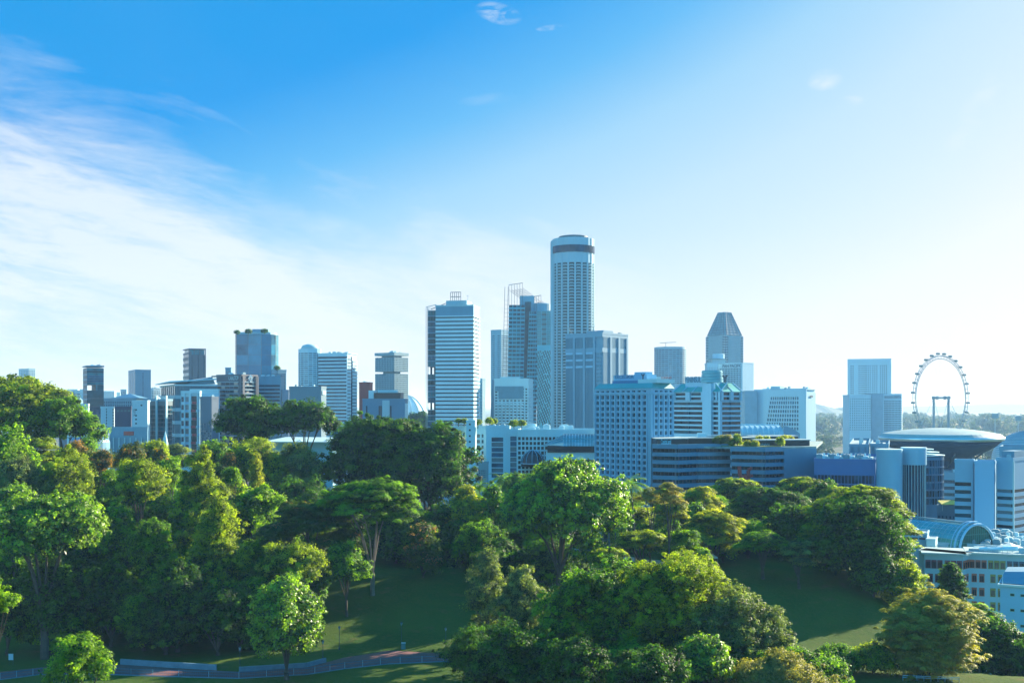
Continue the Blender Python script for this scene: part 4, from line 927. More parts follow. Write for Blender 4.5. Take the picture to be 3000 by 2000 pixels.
BGL = glass('mid_blue_curtain_wall', (.02, .20, .34), .14, var=.2, spec=.5); BGL2 = glass('light_blue_curtain_wall', (.04, .28, .42), .14, var=.2, spec=.5)
P = W(737, HY, 1000); e = empty('glass_tower', (P.x, P.y+14, 5), 0, 'blue glass tower with faceted front and a rooftop garden', 'building'); Hh = Z(977, 1000)-5; k = 1000/FPX
pts = [(-59, 0), (-52, -9), (-16, -13), (24, -13), (50, -7), (59, 3), (59, 30), (-59, 30)]; pts = [(x*k, y*k*1.6) for x, y in pts]
mb = MB(); mb.prism(pts, 0, Hh); mb.build('core', DGREY, e)
for i in range(6):
    (x0, y0), (x1, y1) = pts[i], pts[i+1]; n_ = Vector((y1-y0, -(x1-x0), 0)).normalized()*.12
    for j in range(16):
        mb = MB(); z0, z1 = Hh*j/16+.12, Hh*(j+1)/16-.12; f0, f1 = .015, .985
        A_ = (x0+(x1-x0)*f0+n_.x, y0+(y1-y0)*f0+n_.y); B_ = (x0+(x1-x0)*f1+n_.x, y0+(y1-y0)*f1+n_.y)
        mb.quad((*A_, z0), (*B_, z0), (*B_, z1), (*A_, z1)); mb.build('glass_panel', rnd.choice([BGL, BGL, BGL2, G_BLUE]) if i not in (0, 5) else G_TEAL, e)
mb = MB(); mb.prism([(x*.93, y*.93+1) for x, y in pts], Hh+.01, Hh+2); mb.build('roof_deck', PALE, e)
mb = MB(); mb.box(-12*k, 36*k, 4, 14, Hh+2.01, Z(960, 1000)-5); mb.build('plant_room', BLUEG, e)
quick('glass_annex', 'low blue annex at the left foot of the garden topped glass tower', 660, 677, 680, 980, 5, 1076, BLUEG, ('b', 6, .6, BGL, 3), ('s',), 1100)
quick('glass_annex', 'teal annex tower at the right foot of the garden topped glass tower', 795, 815, 839, 990, 45, 1082, BLUEG, ('b', 12, .75, [BGL, G_TEAL], 4), ('b', 12, .75, [BGL], 5), 1145, clut=2)
quick('banded_office', 'grey office with wide dark window bands behind the plum hotel', 752, 822, 832, 730, 6, 1101, BLUEG, ('b', 7, .5, [G_DEEP, G_DARK], 3), ('s',), 1200, topm=4)
quick('stone_slab', 'mauve slab left of the grey office with small square windows', 826, 846, 849, 730, 5, 1141, mat('mauve_render', (.36, .32, .38), .8), ('g', 3, 5, .2, .3, G_DARK), ('s',), 1200, topm=9)
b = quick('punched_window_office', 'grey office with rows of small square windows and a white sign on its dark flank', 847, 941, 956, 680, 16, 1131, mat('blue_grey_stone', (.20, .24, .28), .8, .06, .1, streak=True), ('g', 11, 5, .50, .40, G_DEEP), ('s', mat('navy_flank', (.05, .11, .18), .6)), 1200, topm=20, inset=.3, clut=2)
mb = MB(); mb.box(.12, .5, b.R*.15, b.R*.8, b.z(1156), b.z(1144)); b.part('sign', WHITE, mb)
# striped curved hotel
STRP = mat('striped_tower_white', (.66, .70, .73), .55, .05, .1)
b = Bld('striped_tower', 'wide pale blue striped tower with a small domed cap on its left part', 'building', 932, 1017, 1047, 900, 17, 1033); b.d = .6; b.H -= .8; b.core()
b.bands(b.FL, 0, b.L, 6, b.H-1.5, 42, .55, [G_DEEP, G_BLUE], proud=.25); b.bands(b.FR, .04, b.R*.38, 6, b.H-3, 42, .28, G_CURT); b.bands(b.FR, b.R*.56, b.R, 6, b.H-5, 42, .28, G_CURT)
b.pane(b.FR, b.R*.40, b.R*.54, 6, b.H-2, -.4, G_DEEP); b.solid(b.FL, 0, b.L, b.H-1.49, b.H); b.solid(b.FL, 0, b.L, 0, 6); b.roof(.8, WHITE); b.clutter(5, 4, big=1.1); b.done(STRP)
e, F, Rr, Hh = cyl_tower('curved_tower', 'rounded balconied tower with a domed cap, attached left of the wide striped tower', 'building', 903, 34, 905, 1021, 1240, STRP, 16, 34, .88, .5, [G_DEEP, G_CURT], topm=3, sy=.8, balcony=False)
mb = MB(); mb.lathe([(Rr*.75, Hh), (Rr*.75, Hh+1.2), (Rr*.6, Hh+3), (Rr*.2, Hh+4), (.1, Hh+4.1)], 32); mb.build('domed_cap', PALE, e, True)
# grid tower with notch
b = Bld('notched_tower', 'slim grey grid tower with a notch cut two thirds up and a heavy top', 'building', 1099, 1155, 1196, 1200, 36, 1032); b.d = .6
b.core(z1=b.z(1094)); b.core(z0=b.z(1088), z1=b.z(1046)); b.core(ins=6, z0=b.z(1094)+.01, z1=b.z(1088)-.01); b.core(ins=5, z0=b.z(1046)+.01, z1=b.z(1041)-.01)
mb = MB(); mb.box(-b.L-.4, .4, -.4, b.R+.4, b.z(1041), b.H); b.part('top_block', GREY, mb)
for F, Lg, nx in ((b.FL, b.L, 12), (b.FR, b.R, 10)):
    o_ = .04 if F == b.FR else 0
    b.grid(F, o_, Lg, b.z(1165), b.z(1094), nx, 12, .6, .5, [G_DARK, G_DEEP]); b.grid(F, o_, Lg, b.z(1088), b.z(1046), nx, 8, .6, .5, [G_DARK, G_DEEP]); b.solid(F, o_, Lg, 0, b.z(1165))
b.clutter(5, 6, z=b.H-.3); b.done(GREY)
quick('red_brick_block', 'brick red blank block beside the notched tower', 1052, 1084, 1092, 920, 14, 1119, REDW, ('s',), ('s',), 1250, clut=2)
b = quick('panelled_block', 'blue block with a pale vertical panel and a dark rooftop box', 1062, 1186, 1195, 800, 6, 1167, mat('steel_blue_cladding', (.12, .24, .34), .55, .08, .1), ('s',), ('s', WHITE), 1260, done=False, clut=0)
mb = MB(); mb.box(-b.L*.53, -b.L*.36, -.3, -.02, 0, b.H); b.part('pale_panel', PALE, mb)
for f in (.90, .60, .56, .33): mb = MB(); mb.box(-b.L*f-.5, -b.L*f+.5, -.12, -.03, b.H*.3, b.H-4); b.part('slit_window', G_DARK, mb)
mb = MB(); mb.box(-b.L*.75, -b.L*.12, 3, 14, b.H+.3, b.z(1150)); b.part('rooftop_box', BLACK, mb)
mb = MB(); mb.box(-b.L*.88, -b.L*.76, 3, 12, b.H+.3, b.z(1143)); mb.box(-b.L*.755, -b.L*.30, 15, 22, b.H+.3, b.z(1141)); b.part('stair_head', WHITE, mb); b.clutter(5, 8, y0=16); b.done(b.wm)
# stadium shell far away
e = empty('stadium', (*W(1188, HY, 3600).xy, 5), 0, 'hazy white stadium shell beside the striped tower', 'stadium'); mb = MB(); r_ = 78/FPX*3600; hh = Z(1158, 3600)-5
mb.lathe([(r_, 0)]+[(r_*math.cos(R(a)), hh*math.sin(R(a))) for a in range(10, 90, 10)]+[(.5, hh)], 40); mb.build('shell', WHITE, e, True)
mb = MB()
for a in range(-60, 61, 20): mb.path([((r_+1)*math.cos(R(t_))*math.sin(R(a)), -(r_+1)*math.cos(R(t_))*math.cos(R(a)), (hh+1)*math.sin(R(t_))) for t_ in range(0, 91, 10)], 1.6, 5)
mb.build('rib', STEEL, e)
# --- tall group in the middle
SW = mat('white_spandrel', (.70, .72, .74), .5, .05, .1)
b = Bld('striped_office_tower', 'tall tower with alternating white and black stripes and a lattice sign frame on its roof', 'building', 1276, 1387, 1406, 700, 10, 892); b.d = .7; b.H -= 1; b.core()
t1 = b.z(923); t0 = b.z(1262); b.bands(b.FL, 0, b.L, t0, t1, 29, .34, [G_DARK, G_DARK, G_DEEP], m=SW, proud=.1); b.bands(b.FR, .12, b.R, t0, t1, 29, .34, [G_DARK, G_CURT], m=SW, proud=.1)
b.bands(b.FL, b.L*.02, b.L*.98, t0, t1, 29, .9, G_BLUE, proud=-.5) if False else None
b.solid(b.FL, 0, b.L, t1, b.H); b.solid(b.FR, .04, b.R, t1, b.H); b.solid(b.FL, 0, b.L, 0, t0); b.solid(b.FR, .04, b.R, 0, t0); b.roof(1, PALE)
mb = MB(); mb.box(-b.L*.75, -b.L*.2, 3, b.R-2, b.H+.3, b.z(878)); b.part('plant_room', PALE, mb)
mb = MB(); xa, xb, za, zb_ = -b.L*.64, -b.L*.37, b.z(880), b.z(853)
for i in range(6): x = xa+(xb-xa)*i/5; mb.tube((x, 4, za), (x, 4, zb_), .18)
for i in range(3): z = za+(zb_-za)*i/2; mb.tube((xa, 4, z), (xb, 4, z), .18)
mb.tube((xa, 4, za), (-b.L-3.5, 2, b.z(903)), .2); b.part('sign_frame', DSTEEL, mb); b.mast(-b.L*.22, 8, 4, z=b.z(878)); b.done(BLUEG)
b2 = Bld('glass_wing', 'narrow teal glass wing with two open gaps, left of the black and white striped tower', 'building', 1253, 1277, 1279, 712, 4, 909); b2.d = .4
for y0, y1 in ((909, 1074), (1096, 1180), (1200, 1300)):
    z0, z1 = max(0, b2.z(y1)), b2.z(y0); b2.wall.box(-b2.L+.4, -.05, .4, 16, z0, z1)
    n = max(2, int((z1-z0)/3.4))
    b2.bands(b2.FL, 0, b2.L-.05, z0, z1, n, .8, [G_TEALD, G_TEAL, G_BLUE], m=BLUEG, mull=3)
mb = MB()
for x in (-b2.L*.7, -b2.L*.25): mb.tube((x, 5, 0), (x, 5, b2.H), .7)
b2.part('column', DSTEEL, mb); mb = MB()
for y in (1, 6, 11): mb.tube((-b2.L-1.2, y, 0), (-b2.L-1.2, y, b2.z(899)), .15)
mb.tube((-b2.L-1.2, 1, b2.z(899)), (0, 1, b2.z(892)), .2)
for i in range(5): x = -b2.L*i/4; mb.tube((x, 1, b2.H), (x, 1, b2.z(899)), .15)
b2.part('outer_frame', STEEL, mb); b2.done(DGREY)
quick('thin_block', 'thin grey block squeezed right of the striped tower foot', 1404, 1413, 1422, 900, 35, 1108, PALE, ('g', 2, 16, .4, .6, G_DEEP), ('s',), 1260, clut=1)
quick('pale_tower', 'pale blue tower with a shadowed recess behind the lattice crowned towers', 1438, 1468, 1500, 1150, 40, 965, mat('pale_blue_render', (.38, .48, .54), .7, .06, .1), ('g', 2, 36, .5, .35, G_BLUE), ('b', 36, .35, G_BLUE, 0), 1200, clut=1, topm=4)
# leaning residential towers with lattice crowns
TW = mat('teal_grey_concrete', (.16, .50, .60), .6, .08, .1)
def leaning(name, label, xl0, xr0, xl1, xr1, ytop, ybot, D, nb, nf, depth=22):
    P = W(xl1, HY, D); e = empty(name, (P.x, P.y, 5), 0, label, 'building'); k = D/FPX
    zt, zb2 = Z(ytop, D)-5, 0; ll0, lr0, ll1, lr1 = [(q-xl1)*k for q in (xl0, xr0, xl1, xr1)]
    def F(a, t, n): f = t/zt; l = ll1+(ll0-ll1)*f; r_ = lr1+(lr0-lr1)*f; return (l+(r_-l)*a, -n, t)
    mb = MB(); dz = .7
    mb.hexa([F(0, 0, -dz), F(1, 0, -dz), F(1, 0, -depth), F(0, 0, -depth), F(0, zt, -dz), F(1, zt, -dz), F(1, zt, -depth), F(0, zt, -depth)])
    fh = zt/nf
    for j in range(nf): mb.fbox(F, -.01, 1.01, j*fh, j*fh+fh*.34, -dz, .25)
    for i in range(nb+1): mb.fbox(F, max(0, i/nb-.018), min(1, i/nb+.018), 0, zt, -dz, -.02)
    mb.build('wall', TW, e); cnt = 0; rest = MB()
    for j in range(nf-1, -1, -1):
        for i in range(nb):
            q = [F((i+.03)/nb, j*fh+fh*.34, -dz+.06), F((i+.97)/nb, j*fh+fh*.34, -dz+.06), F((i+.97)/nb, j*fh+fh, -dz+.06), F((i+.03)/nb, j*fh+fh, -dz+.06)]
            if cnt < 100: m_ = MB(); m_.quad(*q); m_.build('window', rnd.choice([G_TEALD, G_DEEP, G_TEAL]), e); cnt += 1
            else: rest.quad(*q)
    o = rest.build('window', G_TEALD, e)
    if o: tag(o, kind='stuff')
    return e, F, zt
e, F, zt = leaning('leaning_tower', 'teal balconied tower under the taller lattice crown', 1491, 1538, 1482, 1527, 893, 1200, 1010, 4, 48)
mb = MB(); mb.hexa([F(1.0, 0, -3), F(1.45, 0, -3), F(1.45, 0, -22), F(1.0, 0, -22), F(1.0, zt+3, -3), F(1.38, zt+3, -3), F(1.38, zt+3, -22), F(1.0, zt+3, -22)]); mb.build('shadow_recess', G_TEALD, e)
k = 1010/FPX; mb = MB(); mb.box((1524-1482)*k, (1565-1482)*k, 4, 18, zt-4, Z(865, 1010)-5); mb.build('plant_room', mat('pale_blue_render', (.38, .48, .54)), e)
def lattice(e, xref, D, px0, px1, yt, yb, px2, y2, nfr, name='lattice_crown', yo=2, leg=True, yb0=None):
    k = D/FPX; mb = MB(); X = lambda q: (q-xref)*k; Zl = lambda q: Z(q, D)-5
    for i in range(nfr+1):
        f = i/nfr; x = X(px0+(px1-px0)*f); z1 = Zl(yt[0]+(yt[1]-yt[0])*f); mb.tube((x, yo, Zl(yb)), (x, yo, z1), .16)
        for g_ in (0,): 
            x2 = x+X(px2)-X(px1); z2 = z1+Zl(y2)-Zl(yt[1]); off = (yt[1]+16 if leg else yt[1]); mb.tube((x, yo, z1-16*k*.9), (x2, yo+14, z2-16*k*.9), .16)
    mb.tube((X(px0), yo, Zl(yt[0])), (X(px1), yo, Zl(yt[1])), .24)
    for g_ in range(1, 9):
        f = g_/9; dx = (X(px2)-X(px1))*f; dz_ = (Zl(y2)-Zl(yt[1]))*f
        mb.tube((X(px0)+dx, yo+14*f, Zl(yt[0])+dz_-16*k*.9), (X(px1)+dx, yo+14*f, Zl(yt[1])+dz_-16*k*.9), .12)
    return mb.build(name, DSTEEL, e)
lattice(e, 1482, 1010, 1491, 1531, (834, 828), 895, 1585, 864, 5)
mb = MB(); X = lambda q: (q-1482)*k
for d_ in (0, 3): mb.tube((X(1480)-d_, 0, Z(1200, 1010)-5), (X(1489)-d_, 0, Z(840, 1010)-5), .2)
for i in range(26): z = Z(1180-i*12, 1010)-5; x = X(1480.5+i*.27); mb.tube((x-3, 0, z), (x+1.5, 0, z), .12)
mb.build('side_ladder_frame', DSTEEL, e)
e2, F, zt = leaning('leaning_tower', 'teal tower tilting away to the left, between its twin and the round white tower', 1551, 1578, 1530, 1566, 912, 1200, 1000, 4, 46)
lattice(e2, 1530, 1000, 1565, 1585, (868, 864), 915, 1640, 905, 3)
mb = MB(); k = 1000/FPX; mb.lathe([(9, zt), (9, zt+7), (6, zt+8)], 20, c=((1585-1530)*k, 10)); mb.build('drum', BLUEG, e2)
b = Bld('patterned_tower', 'bright teal tower wing with a checkered light panel pattern on its lower half', 'building', 1572, 1616, 1620, 990, 4, 910); b.d = .4; b.core(); n = 18
TC = glass('aqua_panel', (.03, .30, .36), .2, var=.2); LT = mat('light_aqua_panel', (.25, .62, .68), .4, .1, .3); DK = glass('dark_aqua_panel', (.01, .10, .14), .2)  # aqua, pale and darker tones of the panel pattern
zc1, zc0 = b.z(1010), b.z(1245)
for j in range(14):
    for i in range(3): b.pane(b.FL, b.L*(i+.04)/3, b.L*(i+.96)/3, zc1+(b.H-zc1)*j/14, zc1+(b.H-zc1)*(j+.9)/14, -.3, TC if i != 1 or j % 2 else DK)
gp = MB(); gl_ = MB(); rows = 62
for j in range(rows):
    for i in range(16):
        z0 = zc0+(zc1-5-zc0)*j/rows; z1 = z0+(zc1-5-zc0)/rows*.95; q = (gl_ if (i*2+j) % 5 in (0, 1) or rnd.random() < .08 else gp)
        q.fbox(b.FL, b.L*(i+.06)/16, b.L*(i+.94)/16, z0, z1, -.4, -.25)
tag(gp.build('dark_panel', DK, b.e), kind='stuff'); tag(gl_.build('light_panel', LT, b.e), kind='stuff'); b.solid(b.FR, .04, b.R, 0, b.H); b.done(TW)
# round white tower
RT = mat('round_tower_concrete', (.56, .60, .63), .75, .05, .1, streak=True)
e, F, Rr, Hh = cyl_tower('round_tower', 'tallest tower of the skyline, round and white with balconies on every floor', 'hotel', 1683, 62, 900, 693, 1262, RT, 19, 56, .76, .74, [G_TEALD, G_DARK, G_DARK], inset=.9, balcony=True, topm=20, proudpier=.25, a_off=.03)
mb = MB()
for i in range(40):
    a0, a1 = 2*math.pi*i/40, 2*math.pi*(i+1)/40; mb.fbox(F, a0, a1, Z(737, 900)-5, Z(716, 900)-5, -.4, .5)
mb.build('restaurant_window_band', G_DEEP, e)
mb = MB(); mb.lathe([(Rr*.7, Hh), (Rr*.7, Hh+2.2), (Rr*.6, Hh+2.6)], 40); mb.build('roof_drum', DGREY, e)
for (a, c) in ((-7, -3), (0, -8), (6, 2)): m_ = MB(); m_.tube((a, c, Hh+2), (a, c, Hh+7), .12, .05); m_.build('antenna', STEEL, e)
mb = MB(); k = 900/FPX; mb.box(-Rr-1.5*k*1.0-1.0, -Rr+3.2, Rr*.0-4, Rr*.55, 0, Hh-1.5); mb.build('lift_shaft_wall', RT, e)
# vertical fin office
FO = mat('blue_grey_precast', (.27, .38, .46), .65, .06, .1, streak=True)
b = Bld('finned_office', 'broad office of vertical fins with a tall louvred top storey', 'building', 1656, 1765, 1840, 780, 40, 974); b.d = .9; b.H -= 1; b.core()
z_a, z_b, z_c = b.z(1258), b.z(1018), b.z(986)
for F, Lg in ((b.FL, b.L), (b.FR, b.R)):
    o_ = .04 if F == b.FR else 0; b.solid(F, o_, Lg, z_c, b.H); b.solid(F, o_, Lg, z_b-3, z_b); b.solid(F, o_, Lg, 0, z_a)
    for i in range(3):
        g0 = Lg*(.03+.32*i) if F == b.FR else Lg*(.01+.27*i); g1 = g0+Lg*(.25 if F == b.FR else .20)
        b.fins(F, g0, g1, z_b, z_c, 6, .55, [G_DEEP, G_DARK]); b.fins(F, g0, g1, z_a, z_b-3, 6, .5, [G_DEEP, G_DARK])
        b.wall.fbox(F, g1+.02, g1+Lg*(.065 if F == b.FR else .065), z_a, z_c, -.9, .5)
        if F == b.FL:
            for zz in (1030, 1050, 1070): b.trim.setdefault('pale', (LBL, MB()))[1].fbox(F, g0+.2, g1-.2, b.z(zz+6), b.z(zz), -.9, .06)
b.grid(b.FL, b.L*.84, b.L*.97, z_a, z_b-3, 3, 20, .35, .6, G_DEEP)
b.roof(1.2, FO); mb = MB(); mb.box(-b.L*.5, -2, 4, b.R*.5, b.H+.3, b.z(966)); b.part('plant_room', FO, mb); b.clutter(5, 2, y0=b.R*.55)
mb = MB()
for x in (-b.L*.95, -b.L*.3): mb.tube((x, 1, b.H), (x+4, -1, b.H+7), .12); mb.tube((x+5, 1, b.H), (x+1, -1, b.H+6), .12)
b.part('cleaning_crane', STEEL, mb); b.done(FO)
# white square hotel
b = quick('square_hotel', 'short white hotel block with a grey netted patch on its balconied face', 1448, 1548, 1562, 740, 9, 1108, WHITE, ('g', 9, 13, .62, .5, mats3), ('g', 3, 13, .5, .5, mats3), 1245, topm=5, inset=.8, done=False, clut=3)
mb = MB(); mb.box(-b.L*.85, -b.L*.28, 3, 9, b.H+.3, b.z(1103)); b.part('plant_room', WHITE, mb)
mb = MB(); mb.box(-b.L*.87, -b.L*.14, -.5, -.1, b.z(1168), b.z(1131)); mb.box(-b.L*.97, -b.L*.875, -.5, -.1, b.z(1145), b.z(1131)); b.part('netting', mat('grey_blue_netting', (.22, .32, .38), .9, .1, .4), mb)
for i in range(8):
    for j in range(7):
        mb = MB(); x = -b.L*(.97-.105*i); z = b.z(1240-j*9); mb.box(x, x+2, -1.0, -.05, z, z+1.1); b.part('balcony', WHITE, mb)
b.done(WHITE)
b = Bld('side_block', 'dark sloped flank block left of the short white hotel', 'building', 1424, 1447, 1450, 760, 4, 1112); b.wall.hexa([(-b.L, 0, 0), (-.2, 0, 0), (-.2, 18, 0), (-b.L, 18, 0), (-b.L*.25, 0, b.H), (-.2, 0, b.H), (-.2, 18, b.H), (-b.L*.25, 18, b.H)]); b.done(BLUEG)
# white serviced apartments
WA = mat('pale_aqua_render', (.62, .72, .76), .7, .06, .1, streak=True)
k5 = lambda py: Z(py, 520)
b = quick('apartment_block', 'white apartment block with stacked balconies, left wing beside the giant dark evergreen', 1325, 1366, 1372, 520, 6, 1246, WA, ('f', 3, .35, [G_BLUE, G_CURT]), ('s',), 1400, clut=0, topm=2, zb=5)
b = quick('stair_tower', 'white stair tower with one column of tiny square windows', 1366, 1392, 1396, 512, 5, 1230, WHITE, ('s',), ('s',), 1400, done=False, clut=1, par=.8)
for i in range(7): b.pane(b.FL, b.L*.3, b.L*.5, b.z(1245+i*17), b.z(1240+i*17), .02, G_DARK)
b.done(WHITE)
b = quick('apartment_block', 'recessed aqua balcony bay right of the white stair tower', 1393, 1424, 1426, 526, 4, 1247, WA, ('g', 2, 8, .7, .6, [G_CURT, G_BLUE]), ('s',), 1400, clut=1, inset=1.2)
b = quick('apartment_block', 'white apartment block with wide curtained windows and thin ledges', 1424, 1490, 1496, 508, 5, 1246, WA, ('g', 1, 8, .52, .85, [G_CURT, G_CURT, G_BLUE]), ('s',), 1400, clut=3, topm=4, inset=.8)
b = quick('apartment_block', 'aqua glazed corner bay left of the building with black square windows', 1490, 1518, 1522, 506, 5, 1256, WA, ('g', 1, 8, .66, .88, [G_CURT, G_BLUE]), ('s',), 1400, clut=0, topm=2)
quick('shophouse', 'small old shophouse block with grey windows beside the giant dark evergreen', 1402, 1428, 1431, 480, 5, 1352, GREY, ('g', 5, 4, .6, .6, [G_DEEP, G_CURT]), ('s',), 1400, clut=1)
# white building with black square windows, vault and dome
b = Bld('vaulted_building', 'white building with black square windows, a glass barrel roof and a glass half dome', 'building', 1516, 1742, 1750, 500, 4, 1262); b.d = .5; b.H = b.z(1263); b.core()
b.grid(b.FL, .0, b.L*.55, b.z(1390), b.H-2.2, 11, 8, .68, .66, G_DARK); b.solid(b.FL, 0, b.L, b.H-2.2, b.H); b.solid(b.FL, b.L*.55, b.L, 0, b.H-2.2); b.solid(b.FR, .04, b.R, 0, b.H); b.roof(.8, WHITE, y1=26); b.clutter(8, 12, big=1.2, y1=24, m=WHITE)
LX = b.L; zb1 = b.z(1322)
mb = MB(); mb.box(-LX*.62, 3, -9, -.6, 0, zb1)
for q in range(2): pass
mb.build('lower_block', WHITE, b.e)
bb = MB(); fr = MB()
for j in range(4):
    z1_ = zb1-3.2-j*3.4
    for i in range(10):
        m_ = MB(); x0 = -LX*.40+i*(LX*.40+2)/10; m_.box(x0+.55, x0+2.9 if x0+2.9 < 2.8 else 2.8, -9.06, -8.9, z1_-2.4, z1_); m_.build('window', G_DARK, b.e)
x0, x1 = -LX*.60, 2.0; zc, r_ = zb1+2.2, 6.0; ycen = -4.5
mb = MB(); mb.box(x0, x1, ycen-5.2, ycen+3.8, zb1, zc+.5); mb.build('clerestory', G_DARK, b.e)
vt = MB(); rb = MB(); na_ = 10
arc = [(ycen+5.4*math.cos(R(180-18*i)), zc+.5+r_*.85*math.sin(R(18*i))) for i in range(na_+1)]
xs_, xe_ = x0+7, x1
for i in range(na_): vt.quad((xs_, *arc[i]), (xe_, *arc[i]), (xe_, *arc[i+1]), (xs_, *arc[i+1]))
vt.poly([(xe_, *a) for a in arc])
for i in range(na_): vt.poly([(xs_, *arc[i]), (xs_, *arc[i+1]), (x0-2, ycen, zc+.6)])
vt.build('glass_vault', glass('pale_reflective_glass', (.50, .62, .66), .25, metal=.55), b.e)
for q in range(13):
    x = xs_+(xe_-xs_)*q/12; rb.path([(x+ (0), a*1.0, c+.08) for a, c in arc], .13, 4)
for i in (2, 5, 8): rb.tube((xs_, arc[i][0], arc[i][1]+.1), (xe_, arc[i][0], arc[i][1]+.1), .09)
for i in range(0, 11, 2): rb.tube((xs_, arc[i][0], arc[i][1]+.1), (x0-2, ycen, zc+.7), .12)
rb.build('vault_rib', STEEL, b.e)
dm = MB(); dr = MB(); cx_, cy_, cz_, rd = -LX*.80, -2.0, b.z(1366), 5.2
dm.lathe([(rd, cz_), (rd, cz_+1.5)]+[(rd*math.cos(R(a)), cz_+1.5+rd*1.1*math.sin(R(a))) for a in range(10, 90, 10)]+[(.1, cz_+1.5+rd*1.1)], 24, c=(cx_, cy_)); dm.build('glass_half_dome', G_DARK, b.e, True)
for q in range(12):
    a = q*math.pi/6; dr.path([(cx_+(rd+.1)*math.cos(R(t_))*math.cos(a), cy_+(rd+.1)*math.cos(R(t_))*math.sin(a), cz_+1.5+(rd+.1)*1.1*math.sin(R(t_))) for t_ in range(0, 91, 15)], .12, 4)
dr.lathe([(rd+.2, cz_+1.3), (rd+.2, cz_+1.6)], 24, c=(cx_, cy_)); dr.build('dome_rib', LBL, b.e)
b.done(WHITE)
# gridded blue hotel
EX = mat('blue_white_precast', (.36, .52, .64), .7, .06, .12, streak=True)
b = Bld('gridded_hotel', 'big pale blue hotel with a dense grid of square windows and a green roof edge', 'hotel', 1743, 1908, 1973, 455, 50, 1137); b.d = 1.0; b.core()
z0, z1 = b.z(1418), b.z(1154); b.grid(b.FL, 0, b.L*.93, z0, z1, 10, 15, .52, .62, [G_TEALD, G_DARK, G_DEEP, G_TEALD]); b.grid(b.FR, b.R*.12, b.R, z0, z1, 4, 15, .5, .62, [G_TEALD, G_DARK]); b.solid(b.FL, b.L*.93, b.L, z0, z1, n1=.1); b.solid(b.FR, .15, b.R*.12, z0, z1, n1=-.02)
b.grid(b.FL, 0, b.L*.93, z1+.8, b.H-.8, 10, 1, .58, .8, [G_TEALD, G_DARK]); b.grid(b.FR, b.R*.12, b.R, z1+.8, b.H-.8, 4, 1, .55, .8, [G_TEALD, G_DARK]); b.solid(b.FL, -.2, b.L+.1, z1, z1+.8, n1=.35); b.solid(b.FR, .36, b.R, z1, z1+.8, n1=.35); b.solid(b.FL, 0, b.L, b.H-.8, b.H, n1=.1); b.solid(b.FL, b.L*.93, b.L, z1+.8, b.H-.8); b.solid(b.FR, .15, b.R*.12, z1+.8, b.H-.8); b.solid(b.FR, .12, b.R, b.H-.8, b.H)
for i in range(11):
    x = b.L*.93*i/10; b.wall.fbox(b.FL, max(0, x-.32), x+.32, z0, z1-.1, -.5, .35)
for i in range(5):
    x = b.R*.12+(b.R*.88)*i/4; b.wall.fbox(b.FR, x-.3, min(b.R, x+.3), z0, z1-.1, -.5, .35)
b.solid(b.FL, 0, b.L, 0, z0, n1=.5); b.solid(b.FR, .55, b.R, 0, z0, n1=.4)
gr = MB(); zt = b.z(1121); gr.hexa([(-b.L-.4, -.4, b.H+.02), (.4, -.4, b.H+.02), (.4, b.R+.4, b.H+.02), (-b.L-.4, b.R+.4, b.H+.02), (-b.L+1.2, 1.5, zt), (-1, 1.5, zt), (-1, b.R-1, zt), (-b.L+1.2, b.R-1, zt)]); b.part('green_roof', mat('green_roof_edge', (.08, .42, .42), .4), gr)
mb = MB(); mb.box(-b.L*.80, -b.L*.30, 4, 10, zt+.01, b.z(1112)); b.part('blue_mound', mat('blue_roof_mound', (.05, .24, .42), .5), mb)
e0, e1 = b.at(1797, 482)[0], b.at(1915, 470)[0]; ey = b.at(1850, 474)[1]; mb = MB(); mb.box(e0, e1, ey, ey+6, zt+.01, b.z(1094)); b.part('plant_room', LBL, mb); mb = MB(); mb.box(e1-8, e1-1.5, ey+1, ey+5, b.z(1094)+.01, b.z(1086)); b.part('lift_head', LBL, mb)
text('sign', 'EXCELSIOR', 1.9, mat('sign_blue', (.12, .30, .45), .5), b.e, (e0+(e1-e0)*.33, ey-.12, b.z(1100)), (R(90), 0, 0), width=(e1-e0)*.58, ext=.08, bold=.05)
text('emblem', 'Y', 3.0, DSTEEL, b.e, (e1-2.0, ey-.15, b.z(1101)), (R(90), 0, 0), ext=.08, bold=.12); b.mast(-b.L*.15, 17, 3, z=b.z(1087)); b.done(EX)
mb = MB(); mb.box(-b.L*.01-9, 1.2, 2, b.R*.97, zt+.02, zt+1.6); b.part('white_canopy', WHITE, mb)
# green mansard hotel
PN = mat('pale_blue_hotel_wall', (.44, .56, .66), .7, .06, .1, streak=True)
b = Bld('mansard_hotel', 'hotel with green sloping roof panels and dark window bands', 'hotel', 1972, 2113, 2172, 545, 52, 1147); b.d = .7; b.core(); z0, z1 = b.z(1275), b.z(1175)
cl0, cl1 = b.apx(2062), b.apx(2088)
for F, Lg, a, c in ((b.FL, b.L, 0, cl0), (b.FL, b.L, cl1, b.L), (b.FR, b.R, .04, b.R)):
    b.bands(F, a, c, z0, z1, 7, .62, [G_TEALD, G_DARK], mull=max(2, int((c-a)/7.5)), mm=DSTEEL, mw=.35)
    b.grid(F, a, c, z1+.3, b.H, max(2, int((c-a)/7.5)), 2, .72, .62, [G_TEALD, G_DARK, G_CURT], proud=.6); b.solid(F, a, c, 0, z0)
b.solid(b.FL, cl0, cl1, 0, b.z(1122), n1=1.2); b.solid(b.FL, b.L-1.2, b.L, 0, b.H, n1=.9)
b.d = .7
